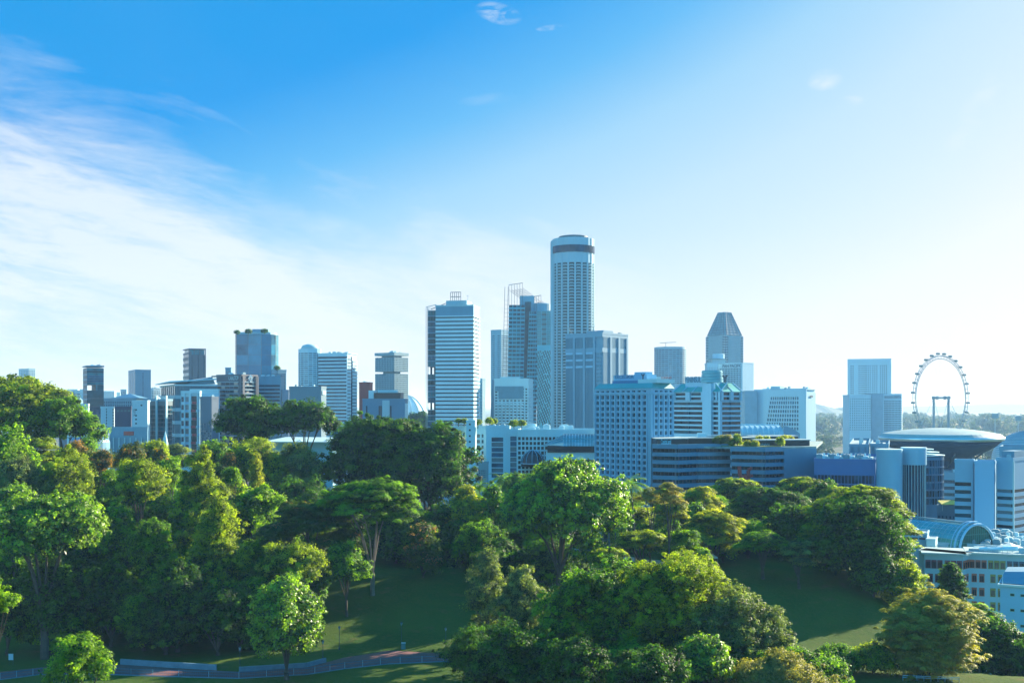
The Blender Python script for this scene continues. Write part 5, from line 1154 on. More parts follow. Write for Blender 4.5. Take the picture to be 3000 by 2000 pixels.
def mans(F, a, c, n):
    g = MB(); sl = MB(); zt = b.z(1121)
    g.quad(F(a, b.H+.05, .7), F(c, b.H+.05, .7), F(c-.6, zt, -5), F(a+1.2, zt, -5)); g.quad(F(a+1.2, zt, -5), F(c-.6, zt, -5), F(c-.6, zt, -b.R+3 if F == b.FL else -10), F(a+1.2, zt, -b.R+3 if F == b.FL else -10))
    g.poly([F(a, b.H+.05, .7), F(a+1.2, zt, -5), F(a+1.2, b.H+.05, -5)]); g.poly([F(c, b.H+.05, .7), F(c-.6, b.H+.05, -5), F(c-.6, zt, -5)])
    b.part('green_mansard', GREENR, g)
    for i in range(n+1):
        x = a+(c-a)*i/n; sl.tube(F(x, b.H+.1, .8), F(a+1.2+(c-a-1.8)*i/n, zt+.1, -4.9), .28, n=4)
    b.part('roof_rib', LBL, sl)
mans(b.FL, 0, cl0, 3); mans(b.FL, cl1, b.L, 1); mans(b.FR, .2, b.R, 2)
sw0, sw1 = b.at(2000, 566)[0], b.at(2072, 556)[0]; swy = b.at(2036, 562)[1]
mb = MB(); mb.box(sw0, sw1, swy, swy+5, b.H, b.z(1101)); mb.build('sign_wall', PN, b.e); dcx, dcy = b.at(2086, 556)
mb = MB()
for i in range(4): mb.lathe([(5.4-i*.1, b.z(1118)+i*1.45), (5.4-i*.1, b.z(1118)+i*1.45+1.0), (4.8, b.z(1118)+i*1.45+1.2), (4.8, b.z(1118)+i*1.45+1.44)], 32, c=(dcx, dcy))
b.part('louvred_drum', mat('green_grey_louvre', (.20, .45, .50), .5), mb, False)
text('sign', 'PENINSUL', 4.2, mat('sign_grey_blue', (.12, .25, .36), .5), b.e, ((sw0+sw1)/2-2.0, swy-.15, b.z(1110)), (R(90), 0, 0), width=(sw1-sw0)*.74, ext=.1, bold=.08)
text('emblem', 'Y', 4.4, DSTEEL, b.e, (-b.L*.035, 4.0, b.z(1110)), (R(90), 0, 0), ext=.2, bold=.3); b.done(PN)
# --- right group
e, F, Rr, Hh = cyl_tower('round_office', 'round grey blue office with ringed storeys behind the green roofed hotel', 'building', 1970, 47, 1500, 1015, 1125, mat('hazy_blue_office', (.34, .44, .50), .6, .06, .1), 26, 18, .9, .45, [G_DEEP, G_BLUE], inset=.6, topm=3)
mb = MB(); mb.tube((-6, 0, Hh), (-6, 0, Hh+7), .3); mb.tube((-14, 0, Hh+6), (8, 0, Hh+7), .35); mb.build('roof_crane', DSTEEL, e)
quick('small_hotel', 'small white hotel top with rows of little windows between the two big pale blue hotels', 1918, 1958, 1961, 1150, 4, 1103, WHITE, ('g', 9, 3, .5, .4, G_DEEP), ('s',), 1122, topm=6, clut=0, done=True)
P = W(1952, 1105, 1147); t_ = empty('rooftop_sign', P, 0, 'red lettering on the small white hotel top', 'sign'); text('lettering', 'CONRAD', 3.2, REDW, t_, (0, 0, -.5), (R(90), 0, 0), width=11, ext=.2, bold=.1)
# tapered tower
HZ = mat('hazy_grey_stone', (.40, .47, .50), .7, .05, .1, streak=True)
b = Bld('tapered_tower', 'octagonal tower with a tapering glazed crown, tallest on the right', 'building', 2067, 2125, 2178, 1700, 54, 980); b.d = .6; b.core(z1=b.z(982)); b.core(ins=2.2, z0=b.z(982)+.01, z1=b.z(975))
z0, z1 = b.z(1110), b.z(984)
for F, Lg in ((b.FL, b.L), (b.FR, b.R)):
    b.bands(F, .04, Lg*.16, z0, z1, 26, .5, G_DEEP); b.grid(F, Lg*.16+.02, Lg*.84, z0, z1, 12, 26, .45, .5, [G_BLUE, G_DEEP], proud=.3); b.bands(F, Lg*.84+.02, Lg, z0, z1, 26, .5, G_DEEP); b.solid(F, .04, Lg, 0, z0)
zA, zB = b.z(980), b.z(911); x0, x1, y0, y1 = -b.L, 0, 0, b.R; cxx, cyy = -b.L/2, b.R/2; f = .40
gl = glass('hazy_crown_glass', (.20, .28, .31), .3, var=.2); cs = MB(); ci = .16
def ring(z, f, ch): 
    w_, h_ = b.L/2*f, b.R/2*f; c = min(w_, h_)*ch; return [(cxx-w_+c, cyy-h_, z), (cxx+w_-c, cyy-h_, z), (cxx+w_, cyy-h_+c, z), (cxx+w_, cyy+h_-c, z), (cxx+w_-c, cyy+h_, z), (cxx-w_+c, cyy+h_, z), (cxx-w_, cyy+h_-c, z), (cxx-w_, cyy-h_+c, z)]
A_, B_ = ring(zA, 1.0, .18), ring(zB, f, .3)
for i in range(8): cs.quad(A_[i], A_[(i+1) % 8], B_[(i+1) % 8], B_[i])
cs.poly(B_); cs.poly(A_[::-1]); b.part('tapering_crown', gl, cs); rb = MB()
for i in range(8): rb.tube(A_[i], B_[i], .45, n=4)
for k in range(1, 9):
    u = k/9; Q = [tuple(Vector(A_[i]).lerp(Vector(B_[i]), u)) for i in range(8)]
    for i in range(8): rb.tube(Q[i], Q[(i+1) % 8], .28, n=4)
for i in (0, 2, 4, 6):
    for u in (.25, .5, .75): rb.tube(Vector(A_[i]).lerp(Vector(A_[i+1]), u), Vector(B_[i]).lerp(Vector(B_[i+1]), u), .25, n=4)
b.part('crown_rib', DSTEEL, rb); b.done(HZ)
# hotel with serif sign
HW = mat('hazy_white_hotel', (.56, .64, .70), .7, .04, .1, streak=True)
b = Bld('sign_hotel', 'pale hotel with serif lettering above its window grid, in front of the tapered tower', 'hotel', 2106, 2176, 2208, 1350, 44, 1064); b.d = .7; b.core(); z0, z1 = b.z(1250), b.z(1077)
b.grid(b.FL, b.L*.04, b.L*.94, z0, z1, 14, 30, .80, .58, [G_DEEP, G_BLUE]); b.solid(b.FL, 0, b.L*.04, 0, b.H, n1=.4); b.solid(b.FL, b.L*.94, b.L, 0, b.H, n1=.4); b.solid(b.FL, b.L*.04, b.L*.94, z1, b.H); b.solid(b.FL, b.L*.04, b.L*.94, 0, z0); b.solid(b.FR, .45, b.R, 0, b.H); b.roof(1, HW)
text('sign', 'PAN PACIFIC', 5.2, mat('sign_slate', (.10, .18, .26), .5), b.e, (-b.L*.44, -.2, b.z(1071)), (R(90), 0, 0), width=b.L*.80, ext=.2, bold=.10); b.done(HW)
b = quick('stepped_wing', 'white stepped wing with a round drum on its roof before the tapered tower', 2072, 2104, 2106, 1340, 5, 1062, HW, ('g', 7, 16, .4, .4, G_DEEP), ('s',), 1115, clut=0, topm=4)
mb = MB(); mb.box(-b.L*.55, b.L*.7, 4, 20, b.H+.3, b.z(1052)); b.part('step', HW, mb); mb = MB(); mb.lathe([(b.L*.56, b.z(1050)), (b.L*.56, b.z(1036)), (b.L*.5, b.z(1035))], 36, c=(b.L*.12, 14)); b.part('drum', HW, mb, False)
mb = MB(); mb.box(-b.L*.95, b.L*.95, 1, 24, b.z(1051.9), b.z(1050)); b.part('overhang', GREY, mb)
# slope sided hotel
b = Bld('slanting_hotel', 'long white hotel with a slanting edge to its balcony grid', 'hotel', 2209, 2362, 2390, 1150, 40, 1140); b.d = .8; b.core(z1=b.H-.5); nf = 8; z0, z1 = b.z(1262), b.z(1160)
for j in range(nf):
    zz0 = z0+(z1-z0)*j/nf; zz1 = z0+(z1-z0)*(j+1)/nf; a0 = b.L*(.22+.11*j/nf); a1 = b.L*.86; n = 13
    b.solid(b.FL, 0, a0, zz0, zz1+.0); b.solid(b.FL, a1, b.L, zz0, zz1, n1=.3)
    b.grid(b.FL, a0, a1, zz0, zz1-.01, n, 1, .72, .66, [G_BLUE, G_CURT, G_BLUE], proud=-.02)
b.solid(b.FL, 0, b.L, z1, b.H-.5); b.solid(b.FL, 0, b.L, 0, z0); b.solid(b.FR, .35, b.R, 0, b.z(1150)); b.wall.box(-b.L*.86, -.1, 3, b.R*.5, b.H-.49, b.z(1137)); b.roof(.8, HW, z=b.H-.5)
mb = MB(); mb.box(-b.L*.70, -b.L*.52, 3, 12, b.H, b.z(1130)); b.part('plant_room', HW, mb); b.clutter(6, 3, big=1.3); mb = MB(); mb.box(.36, .6, b.R*.35, b.R*.65, b.z(1163), b.z(1158)); b.part('emblem', DSTEEL, mb); b.done(HW)
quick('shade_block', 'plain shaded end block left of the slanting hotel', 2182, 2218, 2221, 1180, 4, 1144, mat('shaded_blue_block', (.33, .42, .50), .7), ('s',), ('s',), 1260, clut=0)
# vault roofed hall
e = empty('vault_roofed_hall', (*W(2172, 1250, 800).xy, 5), 0, 'pale vault roofed hall with arched ribs in front of the slanting hotel', 'building'); k = 800/FPX; zt = Z(1247, 800)-5; zb_ = Z(1275, 800)-5; mb = MB(); rb = MB(); n = 8
arcs = [(14-14*math.cos(R(90*i/n)), zb_+(zt-zb_)*math.sin(R(90*i/n))) for i in range(n+1)]
Lh = (2345-2172)*k
for i in range(n): mb.quad((0, *arcs[i]), (Lh*.72, *arcs[i]), (Lh*.72, *arcs[i+1]), (0, *arcs[i+1]))
mb.poly([(0, y, z) for y, z in arcs]+[(0, 28, zt), (0, 28, 0), (0, 0, 0)]); mb.quad((0, 14, zt), (Lh*.72, 14, zt), (Lh*.72, 28, zt), (0, 28, zt)); mb.build('vault', mat('pale_vault_roof', (.50, .58, .63), .45), e)
for q in range(8):
    x = Lh*.72*(q+.2)/8; rb.path([(x, y-.15, z+.12) for y, z in arcs], .3, 4)
rb.tube((0, 14, zt+.3), (Lh*.72, 14, zt+.3), .7); rb.build('vault_rib', WHITE, e)
mb = MB(); a2 = [(Lh*.72+.05+Lh*.28*i/8, zt-(zt-zb_)*(i/8)**1.8*.8) for i in range(9)]; mb.poly([(Lh*.72+.05, 2, 0)]+[(Lh, 2, 0)]+[(x, 2, z) for x, z in a2[::-1]])
for i in range(8): mb.quad((a2[i][0], 2, a2[i][1]), (a2[i+1][0], 2, a2[i+1][1]), (a2[i+1][0], 26, a2[i+1][1]), (a2[i][0], 26, a2[i][1]))
mb.build('curved_gable', BLUEG, e); mb = MB(); mb.box(.05, Lh*.99, .2, 26, 0, zb_-.05); mb.build('wall', BLUEG, e)
# twin pale towers by the wheel
b = quick('pale_hotel_tower', 'tall pale hotel tower with two dark window recesses, left of the observation wheel', 2483, 2611, 2614, 1750, 19, 1050, HW, ('s',), ('g', 1, 30, .5, .5, G_DEEP), 1268, done=False, clut=2, topm=3)
z0, z1 = b.z(1265), b.z(1066); b.d = .5
for a0, nx in ((.07, 2), (.255, 4), (.42, 3), (.57, 3), (.745, 4)):
    for j in range(32):
        for i in range(nx):
            a = b.L*(a0+i*.045); zz = z0+(z1-z0)*j/32; b.pane(b.FL, a, a+b.L*.024, zz, zz+(z1-z0)/32*.5, .03, G_DEEP if nx == 4 and i >= 2 or nx == 2 else G_BLUE)
b.done(HW)
b = quick('lettered_hotel', 'pale hotel with block lettering over a dense window grid, left of the observation wheel', 2590, 2642, 2646, 1600, 20, 1153, HW, ('g', 12, 14, .55, .52, G_DEEP), ('s',), 1262, topm=8, done=False, clut=2)
text('sign', 'MANDARIN ORIENTAL', 5, mat('sign_slate', (.10, .18, .26)), b.e, (-b.L*.5, -.2, b.H-3.6), (R(90), 0, 0), width=b.L*.96, ext=.2, bold=.12); b.done(HW)
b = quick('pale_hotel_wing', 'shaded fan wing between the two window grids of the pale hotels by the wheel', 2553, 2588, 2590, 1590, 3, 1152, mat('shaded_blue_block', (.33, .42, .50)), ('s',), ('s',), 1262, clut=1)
b = quick('pale_hotel_wing', 'low white wing with a fine window grid in front of the tall pale tower', 2488, 2552, 2553, 1580, 3, 1156, HW, ('g', 10, 14, .4, .5, [G_BLUE, G_CURT]), ('s',), 1262, topm=3, clut=1)
# observation wheel
Dw = 1980; c = W(2757, 1165, Dw); e = empty('observation_wheel', (c.x, c.y, 5), R(33), 'giant observation wheel with glass capsules around its rim', 'ferris wheel'); zc = c.z-5; Rw = 74
rim = MB()
for r_, y in ((Rw, -2.2), (Rw, 2.2), (Rw-5.5, 0)):
    pts = [(r_*math.cos(a), y, zc+r_*math.sin(a)) for a in [2*math.pi*i/112 for i in range(113)]]; rim.path(pts, .6, 5)
for i in range(56):
    a = 2*math.pi*i/56; p = (Rw*math.cos(a), -2.2, zc+Rw*math.sin(a)); q = (Rw*math.cos(a), 2.2, zc+Rw*math.sin(a)); s_ = ((Rw-5.5)*math.cos(a), 0, zc+(Rw-5.5)*math.sin(a)); rim.tube(p, q, .25, n=4); rim.tube(p, s_, .25, n=4); rim.tube(q, s_, .25, n=4)
rim.build('rim', mat('wheel_steel', (.15, .25, .30), .5), e)
sp_ = MB()
for i in range(56): a = 2*math.pi*i/56; sp_.tube((2*math.cos(a), 3*(-1)**i, zc+2*math.sin(a)), ((Rw-5)*math.cos(a), 0, zc+(Rw-5)*math.sin(a)), .05, n=3)
sp_.build('spoke_cable', WHITE, e)
CAP = glass('capsule_glass', (.05, .22, .22), .2)
capm = MB()
n = 12; rr_ = 1.8; hl = 3.6
prof = [(-hl, .2), (-hl+.4, rr_*.8), (-hl+1.1, rr_), (hl-1.1, rr_), (hl-.4, rr_*.8), (hl, .2)]
rings = [[(r0*math.cos(2*math.pi*i/n), x0, r0*math.sin(2*math.pi*i/n)) for i in range(n)] for x0, r0 in prof]
for m_ in range(5):
    for i in range(n): j = (i+1) % n; capm.quad(rings[m_][i], rings[m_][j], rings[m_+1][j], rings[m_+1][i])
cme = None
for i in range(28):
    a = 2*math.pi*(i+.5)/28
    if cme is None: o = capm.build('capsule', CAP, e, True); cme = o.data; cme.transform(Matrix.Rotation(R(90-0), 4, 'Z') @ Matrix.Identity(4)) if False else None
    else: o = link('capsule', cme, e)
    o.location = ((Rw+3.6)*math.cos(a), 0, zc+(Rw+3.6)*math.sin(a)); o.rotation_euler = (0, 0, R(62))
sup = MB()
for y, s_ in ((-15, -1), (15, 1)): sup.tube((0, y, zc), (0, y, 0), 2.0, 2.6, 12)
sup.build('support_leg', mat('wheel_steel', (0, 0, 0)), e); sup = MB(); sup.tube((0, -16, zc), (0, 16, zc), 1.6, n=12)
for y in (-15.5, 15.5, -8, 8): sup.tube((0, y-1.6, zc), (0, y+1.6, zc), 3.2, n=12)
sup.build('axle', mat('wheel_steel', (0, 0, 0)), e); sup = MB()
for y in (-15, 15):
    for x in (-55, 55): sup.tube((0, y, zc), (x, y*1.8, 0), .35, n=5)
sup.build('stay_cable', STEEL, e)
# flying disc building
Dd = 640; c = W(2763, 1290, Dd); e = empty('disc_building', (c.x, c.y+4, 5), 0, 'flying saucer shaped building top with a pale roof and a bright metal rim', 'building'); k = Dd/FPX; Rd = 176*k
zz = lambda py: Z(py, Dd)-5
mb = MB(); mb.lathe([(Rd*.985, zz(1278)), (Rd*.92, zz(1270)), (Rd*.7, zz(1262.5)), (Rd*.45, zz(1257)), (Rd*.2, zz(1254)), (.1, zz(1253))], 72); mb.v = mb.v; mb.build('roof', mat('pale_disc_roof', (.50, .47, .43), .55, .1, .2), e, False)
mb = MB(); mb.lathe([(Rd*.955, zz(1290)), (Rd*.985, zz(1288.5)), (Rd, zz(1284.5)), (Rd*.998, zz(1280)), (Rd*.975, zz(1277)), (Rd*.94, zz(1276))], 72); mb.build('metal_rim', mat('bright_metal_rim', (.72, .72, .72), .28, .05, .3, metal=.85), e, True)
mb = MB(); mb.lathe([(Rd*.32, zz(1348)), (Rd*.50, zz(1337)), (Rd*.70, zz(1322)), (Rd*.86, zz(1306)), (Rd*.955, zz(1290.2))], 72); mb.build('underside', mat('dark_disc_underside', (.015, .055, .11), .65, .15, .3, spec=.2), e, True)
mb = MB(); mb.lathe([(Rd*.46, 0), (Rd*.46, zz(1368)), (Rd*.31, zz(1366)), (Rd*.31, zz(1348.3))], 48); mb.build('stem', mat('dark_disc_underside', (.03, .06, .10)), e)
mb = MB()
for i in range(10): a = 2*math.pi*i/10+.3; mb.tube((Rd*.34*math.cos(a), Rd*.34*math.sin(a), zz(1366)), (Rd*.66*math.cos(a), Rd*.66*math.sin(a), zz(1326)), .5)
mb.build('strut', DSTEEL, e)
mb = MB()
for i in range(36): a = 2*math.pi*i/36; mb.tube((Rd*.3*math.cos(a), Rd*.3*math.sin(a), zz(1255)+.03), (Rd*.92*math.cos(a), Rd*.92*math.sin(a), zz(1270)+.03), .06, n=3)
mb.build('roof_seam', GREY, e)
quick('court_block', 'blue grey stepped block wrapped round the stem of the saucer shaped building', 2690, 2895, 2905, 600, 24, 1385, BLUEG, ('b', 4, .5, [G_DEEP, G_TEALD], 6), ('s',), 1480, clut=6, Rm=20)
# ribbed dome at the right edge
e = empty('ribbed_dome_hall', (*W(3010, 1330, 800).xy, 5), 0, 'pale ribbed dome cut by the right edge beside the saucer shaped building', 'building'); k = 800/FPX; mb = MB(); rr_ = 100*k; hh = Z(1262, 800)-5; h0 = Z(1345, 800)-5
mb.lathe([(rr_, 0), (rr_, h0)]+[(rr_*math.cos(R(a)), h0+(hh-h0)*math.sin(R(a))) for a in range(8, 90, 8)]+[(.2, hh)], 56); mb.v = [(x, y*.8, z) for x, y, z in mb.v]; mb.build('dome', mat('pale_metal_dome', (.60, .64, .66), .4, .06, .3, metal=.3), e, True)
mb = MB()
for a in range(4, 88, 4): 
    r_ = rr_*math.cos(R(a))+.15; z = h0+(hh-h0)*math.sin(R(a)); mb.path([(r_*math.cos(t_), .8*r_*math.sin(t_), z) for t_ in [2*math.pi*i/48 for i in range(49)]], .28, 4)
mb.build('rib', BLUEG, e)
for i, px in enumerate((2915, 2983)):
    D_ = 1500; c = W(px, 1225 if not i else 1232, D_); e = empty('floodlight_mast', (c.x, c.y, 5), 0, ['floodlight mast left one behind the ribbed dome', 'floodlight mast nearest the right edge behind the ribbed dome'][i], 'floodlight', 'floodlight masts'); mb = MB(); mb.tube((0, 0, 0), (0, 0, c.z-5), .8, .5); mb.build('mast', STEEL, e); mb = MB(); mb.box(-4, 4, -.5, .5, c.z-5, c.z+1.5)
    for j in range(3): mb.box(-4.4, 4.4, -1, -.6, c.z-4.5+j*2.1, c.z-3.3+j*2.1)
    mb.build('lamp_panel', STEEL, e)
# --- banded terrace office with roof garden
CL = mat('teal_blue_spandrel', (.10, .27, .38), .45, .06, .1)
b = Bld('terraced_office', 'wide banded office with a roof garden and black rooftop pavilions', 'building', 1913, 2130, 2300, 425, 6, 1318, Rm=60)
def run(e, pts, z0, z1, nf, hf, glm, sm, d=1.0, out=.25):
    """banded storeys along a plan polyline"""
    bh = (z1-z0)/nf; sp_ = MB(); core = MB(); k = 0
    for (x0, y0), (x1, y1) in zip(pts[:-1], pts[1:]):
        u = Vector((x1-x0, y1-y0, 0)); L_ = u.length; u /= L_; nn = Vector((u.y, -u.x, 0))
        F = lambda a, t, n, x0=x0, y0=y0, u=u, nn=nn: (x0+u.x*a+nn.x*n, y0+u.y*a+nn.y*n, t)
        core.fbox(F, 0, L_, 0, z1, -14, -d)
        for j in range(nf+1):
            s0 = z0+j*bh-bh*(1-hf)/2; s1 = s0+bh*(1-hf); sp_.fbox(F, -.12, L_+.12, s0 if j else 0, min(s1, z1+.4) if j < nf else z1+1.0, -d, out+.004*k)
        for j in range(nf-1, -1, -1):
            t0, t1 = z0+j*bh+bh*(1-hf)/2, z0+(j+1)*bh-bh*(1-hf)/2; nn_ = max(1, int(L_/9))
            for i in range(nn_): m_ = MB(); m_.quad(F(L_*i/nn_, t0, -d+.06), F(L_*(i+1)/nn_-.12, t0, -d+.06), F(L_*(i+1)/nn_-.12, t1, -d+.06), F(L_*i/nn_, t1, -d+.06)); m_.build('window', rnd.choice(glm), e)
            ml = MB()
            for i in range(int(L_/1.6)): ml.fbox(F, i*1.6, i*1.6+.10, t0, t1, -d+.07, -d+.3)
            if ml.f: ml.build('mullion', DSTEEL, e)
        k += 1
    core.build('core', DGREY, e); sp_.build('spandrel', sm, e)
bpy.data.objects.remove(b.e)
def loc(px, D, org): v = W(px, HY, D); return (v.x-org[0], v.y-org[1])
org = W(1913, HY, 440); e = empty('terraced_office', (org.x, org.y, 5), 0, 'wide banded office with a roof garden and black rooftop pavilions', 'building'); TO = e
zf = lambda py, D=425: Z(py, D)-5
pl = [loc(1911, 438, org), loc(1985, 433, org), loc(2045, 438, org), loc(2142, 440, org)]
run(e, pl, zf(1450), zf(1311), 6, .50, [G_TEALD, G_DARK, G_TEALD], CL)
pl2 = [loc(2142, 433, org), loc(2240, 427, org), loc(2297, 432, org)]
run(e, pl2, zf(1450), zf(1318), 6, .48, [G_TEALD, G_DARK, G_TEALD], CL)
mb = MB(); a, c = loc(2297, 431.5, org), loc(2392, 436, org); mb.prism([a, c, (c[0], c[1]+30), (a[0], a[1]+30)], 0, zf(1316)); mb.build('grey_end_wall', mat('blank_blue_wall', (.12, .26, .36), .6, .05, .1, streak=True), e)
zr = zf(1311)+.3; mb = MB(); mb.prism([loc(1915, 439, org), loc(1985, 434, org), loc(2045, 439, org), loc(2142, 434, org), loc(2240, 428, org), loc(2297, 433, org), loc(2392, 437, org), loc(2410, 500, org), loc(1915, 500, org)], zf(1311)-.8, zf(1311)+.05); mb.build('roof_deck', mat('pale_roof_deck', (.40, .42, .38), .9, .25, .4), e)
mb = MB(); mb.prism([loc(2060, 442, org), loc(2150, 437, org), loc(2235, 430, org), loc(2290, 435, org), loc(2300, 455, org), loc(2070, 465, org)], zf(1311)+.06, zf(1311)+.35); o = mb.build('roof_lawn', mat('roof_garden_grass', (.16, .22, .04), .95, .3, .6), e)
def pav(px0, px1, D0, D1, depth, y0, y1, nm, m):
    mb = MB(); a, c = loc(px0, D0, org), loc(px1, D1, org); mb.prism([a, c, (c[0], c[1]+depth), (a[0], a[1]+depth)], zf(y0, (D0+D1)/2), zf(y1, (D0+D1)/2)); o = mb.build(nm, m, e)
    mb = MB(); zt = zf(y1, (D0+D1)/2); mb.prism([(a[0]-.3, a[1]-.3), (c[0]+.3, c[1]-.3), (c[0]+.3, c[1]+depth+.3), (a[0]-.3, a[1]+depth+.3)], zt+.004, zt+.35); mb.build('pavilion_roof', ROOFG, e); return o
pav(1923, 2015, 441, 446, 22, 1312, 1286, 'black_pavilion', BLACK); pav(2016, 2222, 455, 462, 14, 1303, 1284, 'black_pavilion', BLACK); pav(2218, 2372, 438, 442, 10, 1311, 1290, 'black_pavilion', BLACK); pav(2205, 2338, 470, 476, 12, 1300, 1279, 'black_pavilion', BLACK)
v = W(1951, 1292, 442); text('sign', 'CapitaLand', 2.9, mat('sign_cyan', (.25, .62, .72), .4), e, (v.x-org.x, 442.2-org.y-.3, zf(1294, 442)), (R(90), 0, R(8)), width=(1966-1935)*434/FPX, ext=.06, bold=.04)
mb = MB(); x0_ = v.x-org.x-2.2
pa_ = [(x0_+4.6*i/8, 442.0-org.y-.35+.08*i, zf(1303, 442)+.5*math.sin(math.pi*i/8)) for i in range(9)]; mb.path(pa_, .14, 4); mb.build('sign_swoosh', mat('sign_cyan', (0, 0, 0)), e)
v = W(2238, 1302, 438); text('sign', 'FUNAN', 1.3, PALE, e, (v.x-org.x, 438.2-org.y, zf(1302, 438)), (R(90), 0, 0), ext=.05)
rr = random.Random(3)
for i in range(22):
    px = rr.uniform(1930, 2330); D_ = rr.uniform(462, 495); a = loc(px, D_, org); mb = MB(); w_ = rr.uniform(1, 4); h_ = rr.uniform(.5, 1.6); z = zf(1311)+ (0 if D_ > 480 else 0)
    z = zf(1284, 458)+.35 if 2020 < px < 2215 and D_ < 468 else zf(1311)+.06
    mb.box(a[0], a[0]+w_, a[1], a[1]+2, z, z+h_); mb.box(a[0]+.2, a[0]+w_-.2, a[1]+.2, a[1]+1.8, z+h_+.004, z+h_+.2); mb.build('rooftop_unit', rr.choice([WHITE, PALE, GREY]), e)
# garden trees on the roof
ri = 0
for px, D_, h_, fo in ((2105, 440, 3.4, 'pink'), (2114, 444, 3.6, 'brown'), (2131, 441, 3.8, 'brown'), (2160, 438, 4.0, 'olive'), (2224, 450, 3.0, 'yellow'), (2245, 452, 2.8, 'olive'), (2286, 434.5, 3.0, 'olive'), (2296, 452, 3.2, 'yellow'), (2314, 455, 3.0, 'yellow'), (2190, 435.5, 1.4, 'yellow'), (2145, 439, 1.3, 'olive'), (2212, 434, 1.5, 'yellow')):
    labs = ['small red leaved roof garden tree, leftmost on the terraced office lawn', 'small brown roof garden tree, second on the terraced office lawn', 'small brown upright roof garden tree, third on the terraced office lawn', 'small conical green roof garden tree in the middle of the terraced office lawn', 'yellow green tree at the left end of the rear black pavilion', 'olive tree behind the front black pavilion roof, left one', 'olive tree in front of the front black pavilion', 'yellow tree behind the front black pavilion roof, middle one', 'yellow tree behind the front black pavilion roof, right one', 'low yellow shrub on the roof lawn edge left of the front black pavilion', 'low olive shrub on the roof lawn between the small trees', 'low yellow shrub by the corner of the front black pavilion']
    py = HY+(CAMZ-(zf(1311)+5.3))/D_*FPX; hp = h_*FPX/D_; tree('roof_garden_tree', labs[ri], px, py-hp, py-hp*.15, hp*1.0, D_, 'egg' if fo == 'olive' else 'dome', 'broad', fo, scale=.8, zg=zf(1311)+5.3, r0=.12, k=6); ri += 1
# red sculpture in front
e = empty('red_sculpture', (*W(2175, HY, 424).xy, 5), 0, 'tall red branching sculpture with raised arms before the terraced office', 'sculpture'); k = 424/FPX; z = lambda py: Z(py, 424)-5; X = lambda px: (px-2175)*k; mb = MB(); RS = mat('red_paint', (.45, .05, .04), .45, .1, .5)
mb.path([(X(2182), 0, 0), (X(2184), 0, z(1412)), (X(2186), 0, z(1392))], 1.0, 8); mb.path([(X(2186), 0, z(1392)), (X(2176), 0, z(1399)), (X(2168), 0, z(1392)), (X(2166), 0, z(1365))], .75, 8); mb.path([(X(2188), 0, z(1400)), (X(2193), 0, z(1395)), (X(2192), 0, z(1378)), (X(2196), 0, z(1371)), (X(2202), 0, z(1373))], .7, 8); mb.path([(X(2190), 0, z(1396)), (X(2205), 0, z(1392))], .6, 8); mb.path([(X(2192), 0, z(1400)), (X(2194), 0, z(1420))], .7, 8); mb.build('branching_figure', RS, e)
# blue office with cylinders
BO = mat('deep_blue_cladding', (.035, .16, .38), .5, .06, .1)
b = quick('blue_office', 'deep blue office with a curtain wall grid left of the two round shafts', 2385, 2565, 2572, 400, 19, 1345, BO, ('g', 18, 5, .86, .88, [G_DEEP, G_DEEP, G_BLUE]), ('s',), 1530, topm=4.5, clut=0, done=False, inset=.6)
for i in range(12): mb = MB(); x = -b.L*(.05+.075*i); mb.box(x-2.2, x, 4, 8, b.H+.3, b.H+1.6+.5*(i % 3)); mb.tube((x-1.1, 6, b.H+1.6), (x-1.1, 6, b.H+3.0), .4); b.part('rooftop_unit', [PALE, WHITE, GREY][i % 3], mb)
b.done(BO)
quick('plant_block', 'grey rooftop block pair between the roof garden and the saucer shaped building', 2488, 2545, 2549, 450, 18, 1300, BLUEG, ('g', 3, 1, .3, .3, G_DARK), ('s',), 1310, topm=2, clut=1)
quick('plant_block', 'grey rooftop block right beside its twin, under the left tip of the saucer', 2549, 2603, 2606, 452, 19, 1299, BLUEG, ('g', 3, 1, .3, .3, G_DARK), ('s',), 1310, topm=2, clut=1)
for lab, px, r_, D_, yt, half in (('left round pale blue stair shaft of the blue office', 2605, 37, 395, 1320, 0), ('right round pale blue stair shaft with glazed lower part', 2677, 36, 398, 1315, 1)):
    e = empty('round_shaft', (*W(px, HY, D_+4).xy, 5), 0, lab, 'building'); k = D_/FPX; Rr = r_*k; z = Z(yt, D_)-5; mb = MB(); mb.lathe([(Rr, 0 if not half else Z(1362, D_)-5), (Rr, z), (Rr-.3, z), (Rr-.3, z-1)], 40); mb.build('drum_wall', mat('pale_blue_cladding', (.30, .46, .56), .45, .05, .1), e, False)
    mb = MB(); mb.lathe([(Rr+.1, z+.01), (Rr+.1, z+.5), (Rr-.4, z+.5)], 40); mb.build('rim', WHITE, e)
    if half:
        mb = MB(); mb.lathe([(Rr-.5, 0), (Rr-.5, Z(1362, D_)-5)], 40); mb.build('glazed_drum', G_DEEP, e); mb = MB()
        for i in range(24): a = 2*math.pi*i/24; mb.tube(((Rr-.4)*math.cos(a), (Rr-.4)*math.sin(a), 0), ((Rr-.4)*math.cos(a), (Rr-.4)*math.sin(a), Z(1362, D_)-5), .12, n=4)
        mb.build('mullion', PALE, e)
quick('dark_link_block', 'dark glazed link between the two round shafts', 2560, 2700, 2706, 408, 20, 1345, BLUEG, ('f', 14, .85, [G_DEEP, G_DARK]), ('s',), 1540, clut=0)
e, F, Rr, Hh = cyl_tower('round_glass_office', 'rounded dark glass office with white ledges right of the two round shafts', 'building', 2722, 64, 420, 1338, 1480, mat('dark_blue_ledge', (.10, .20, .30), .5), 44, 6, .85, .80, [G_DEEP, G_DARK, G_BLUE], inset=.5, topm=1.0)
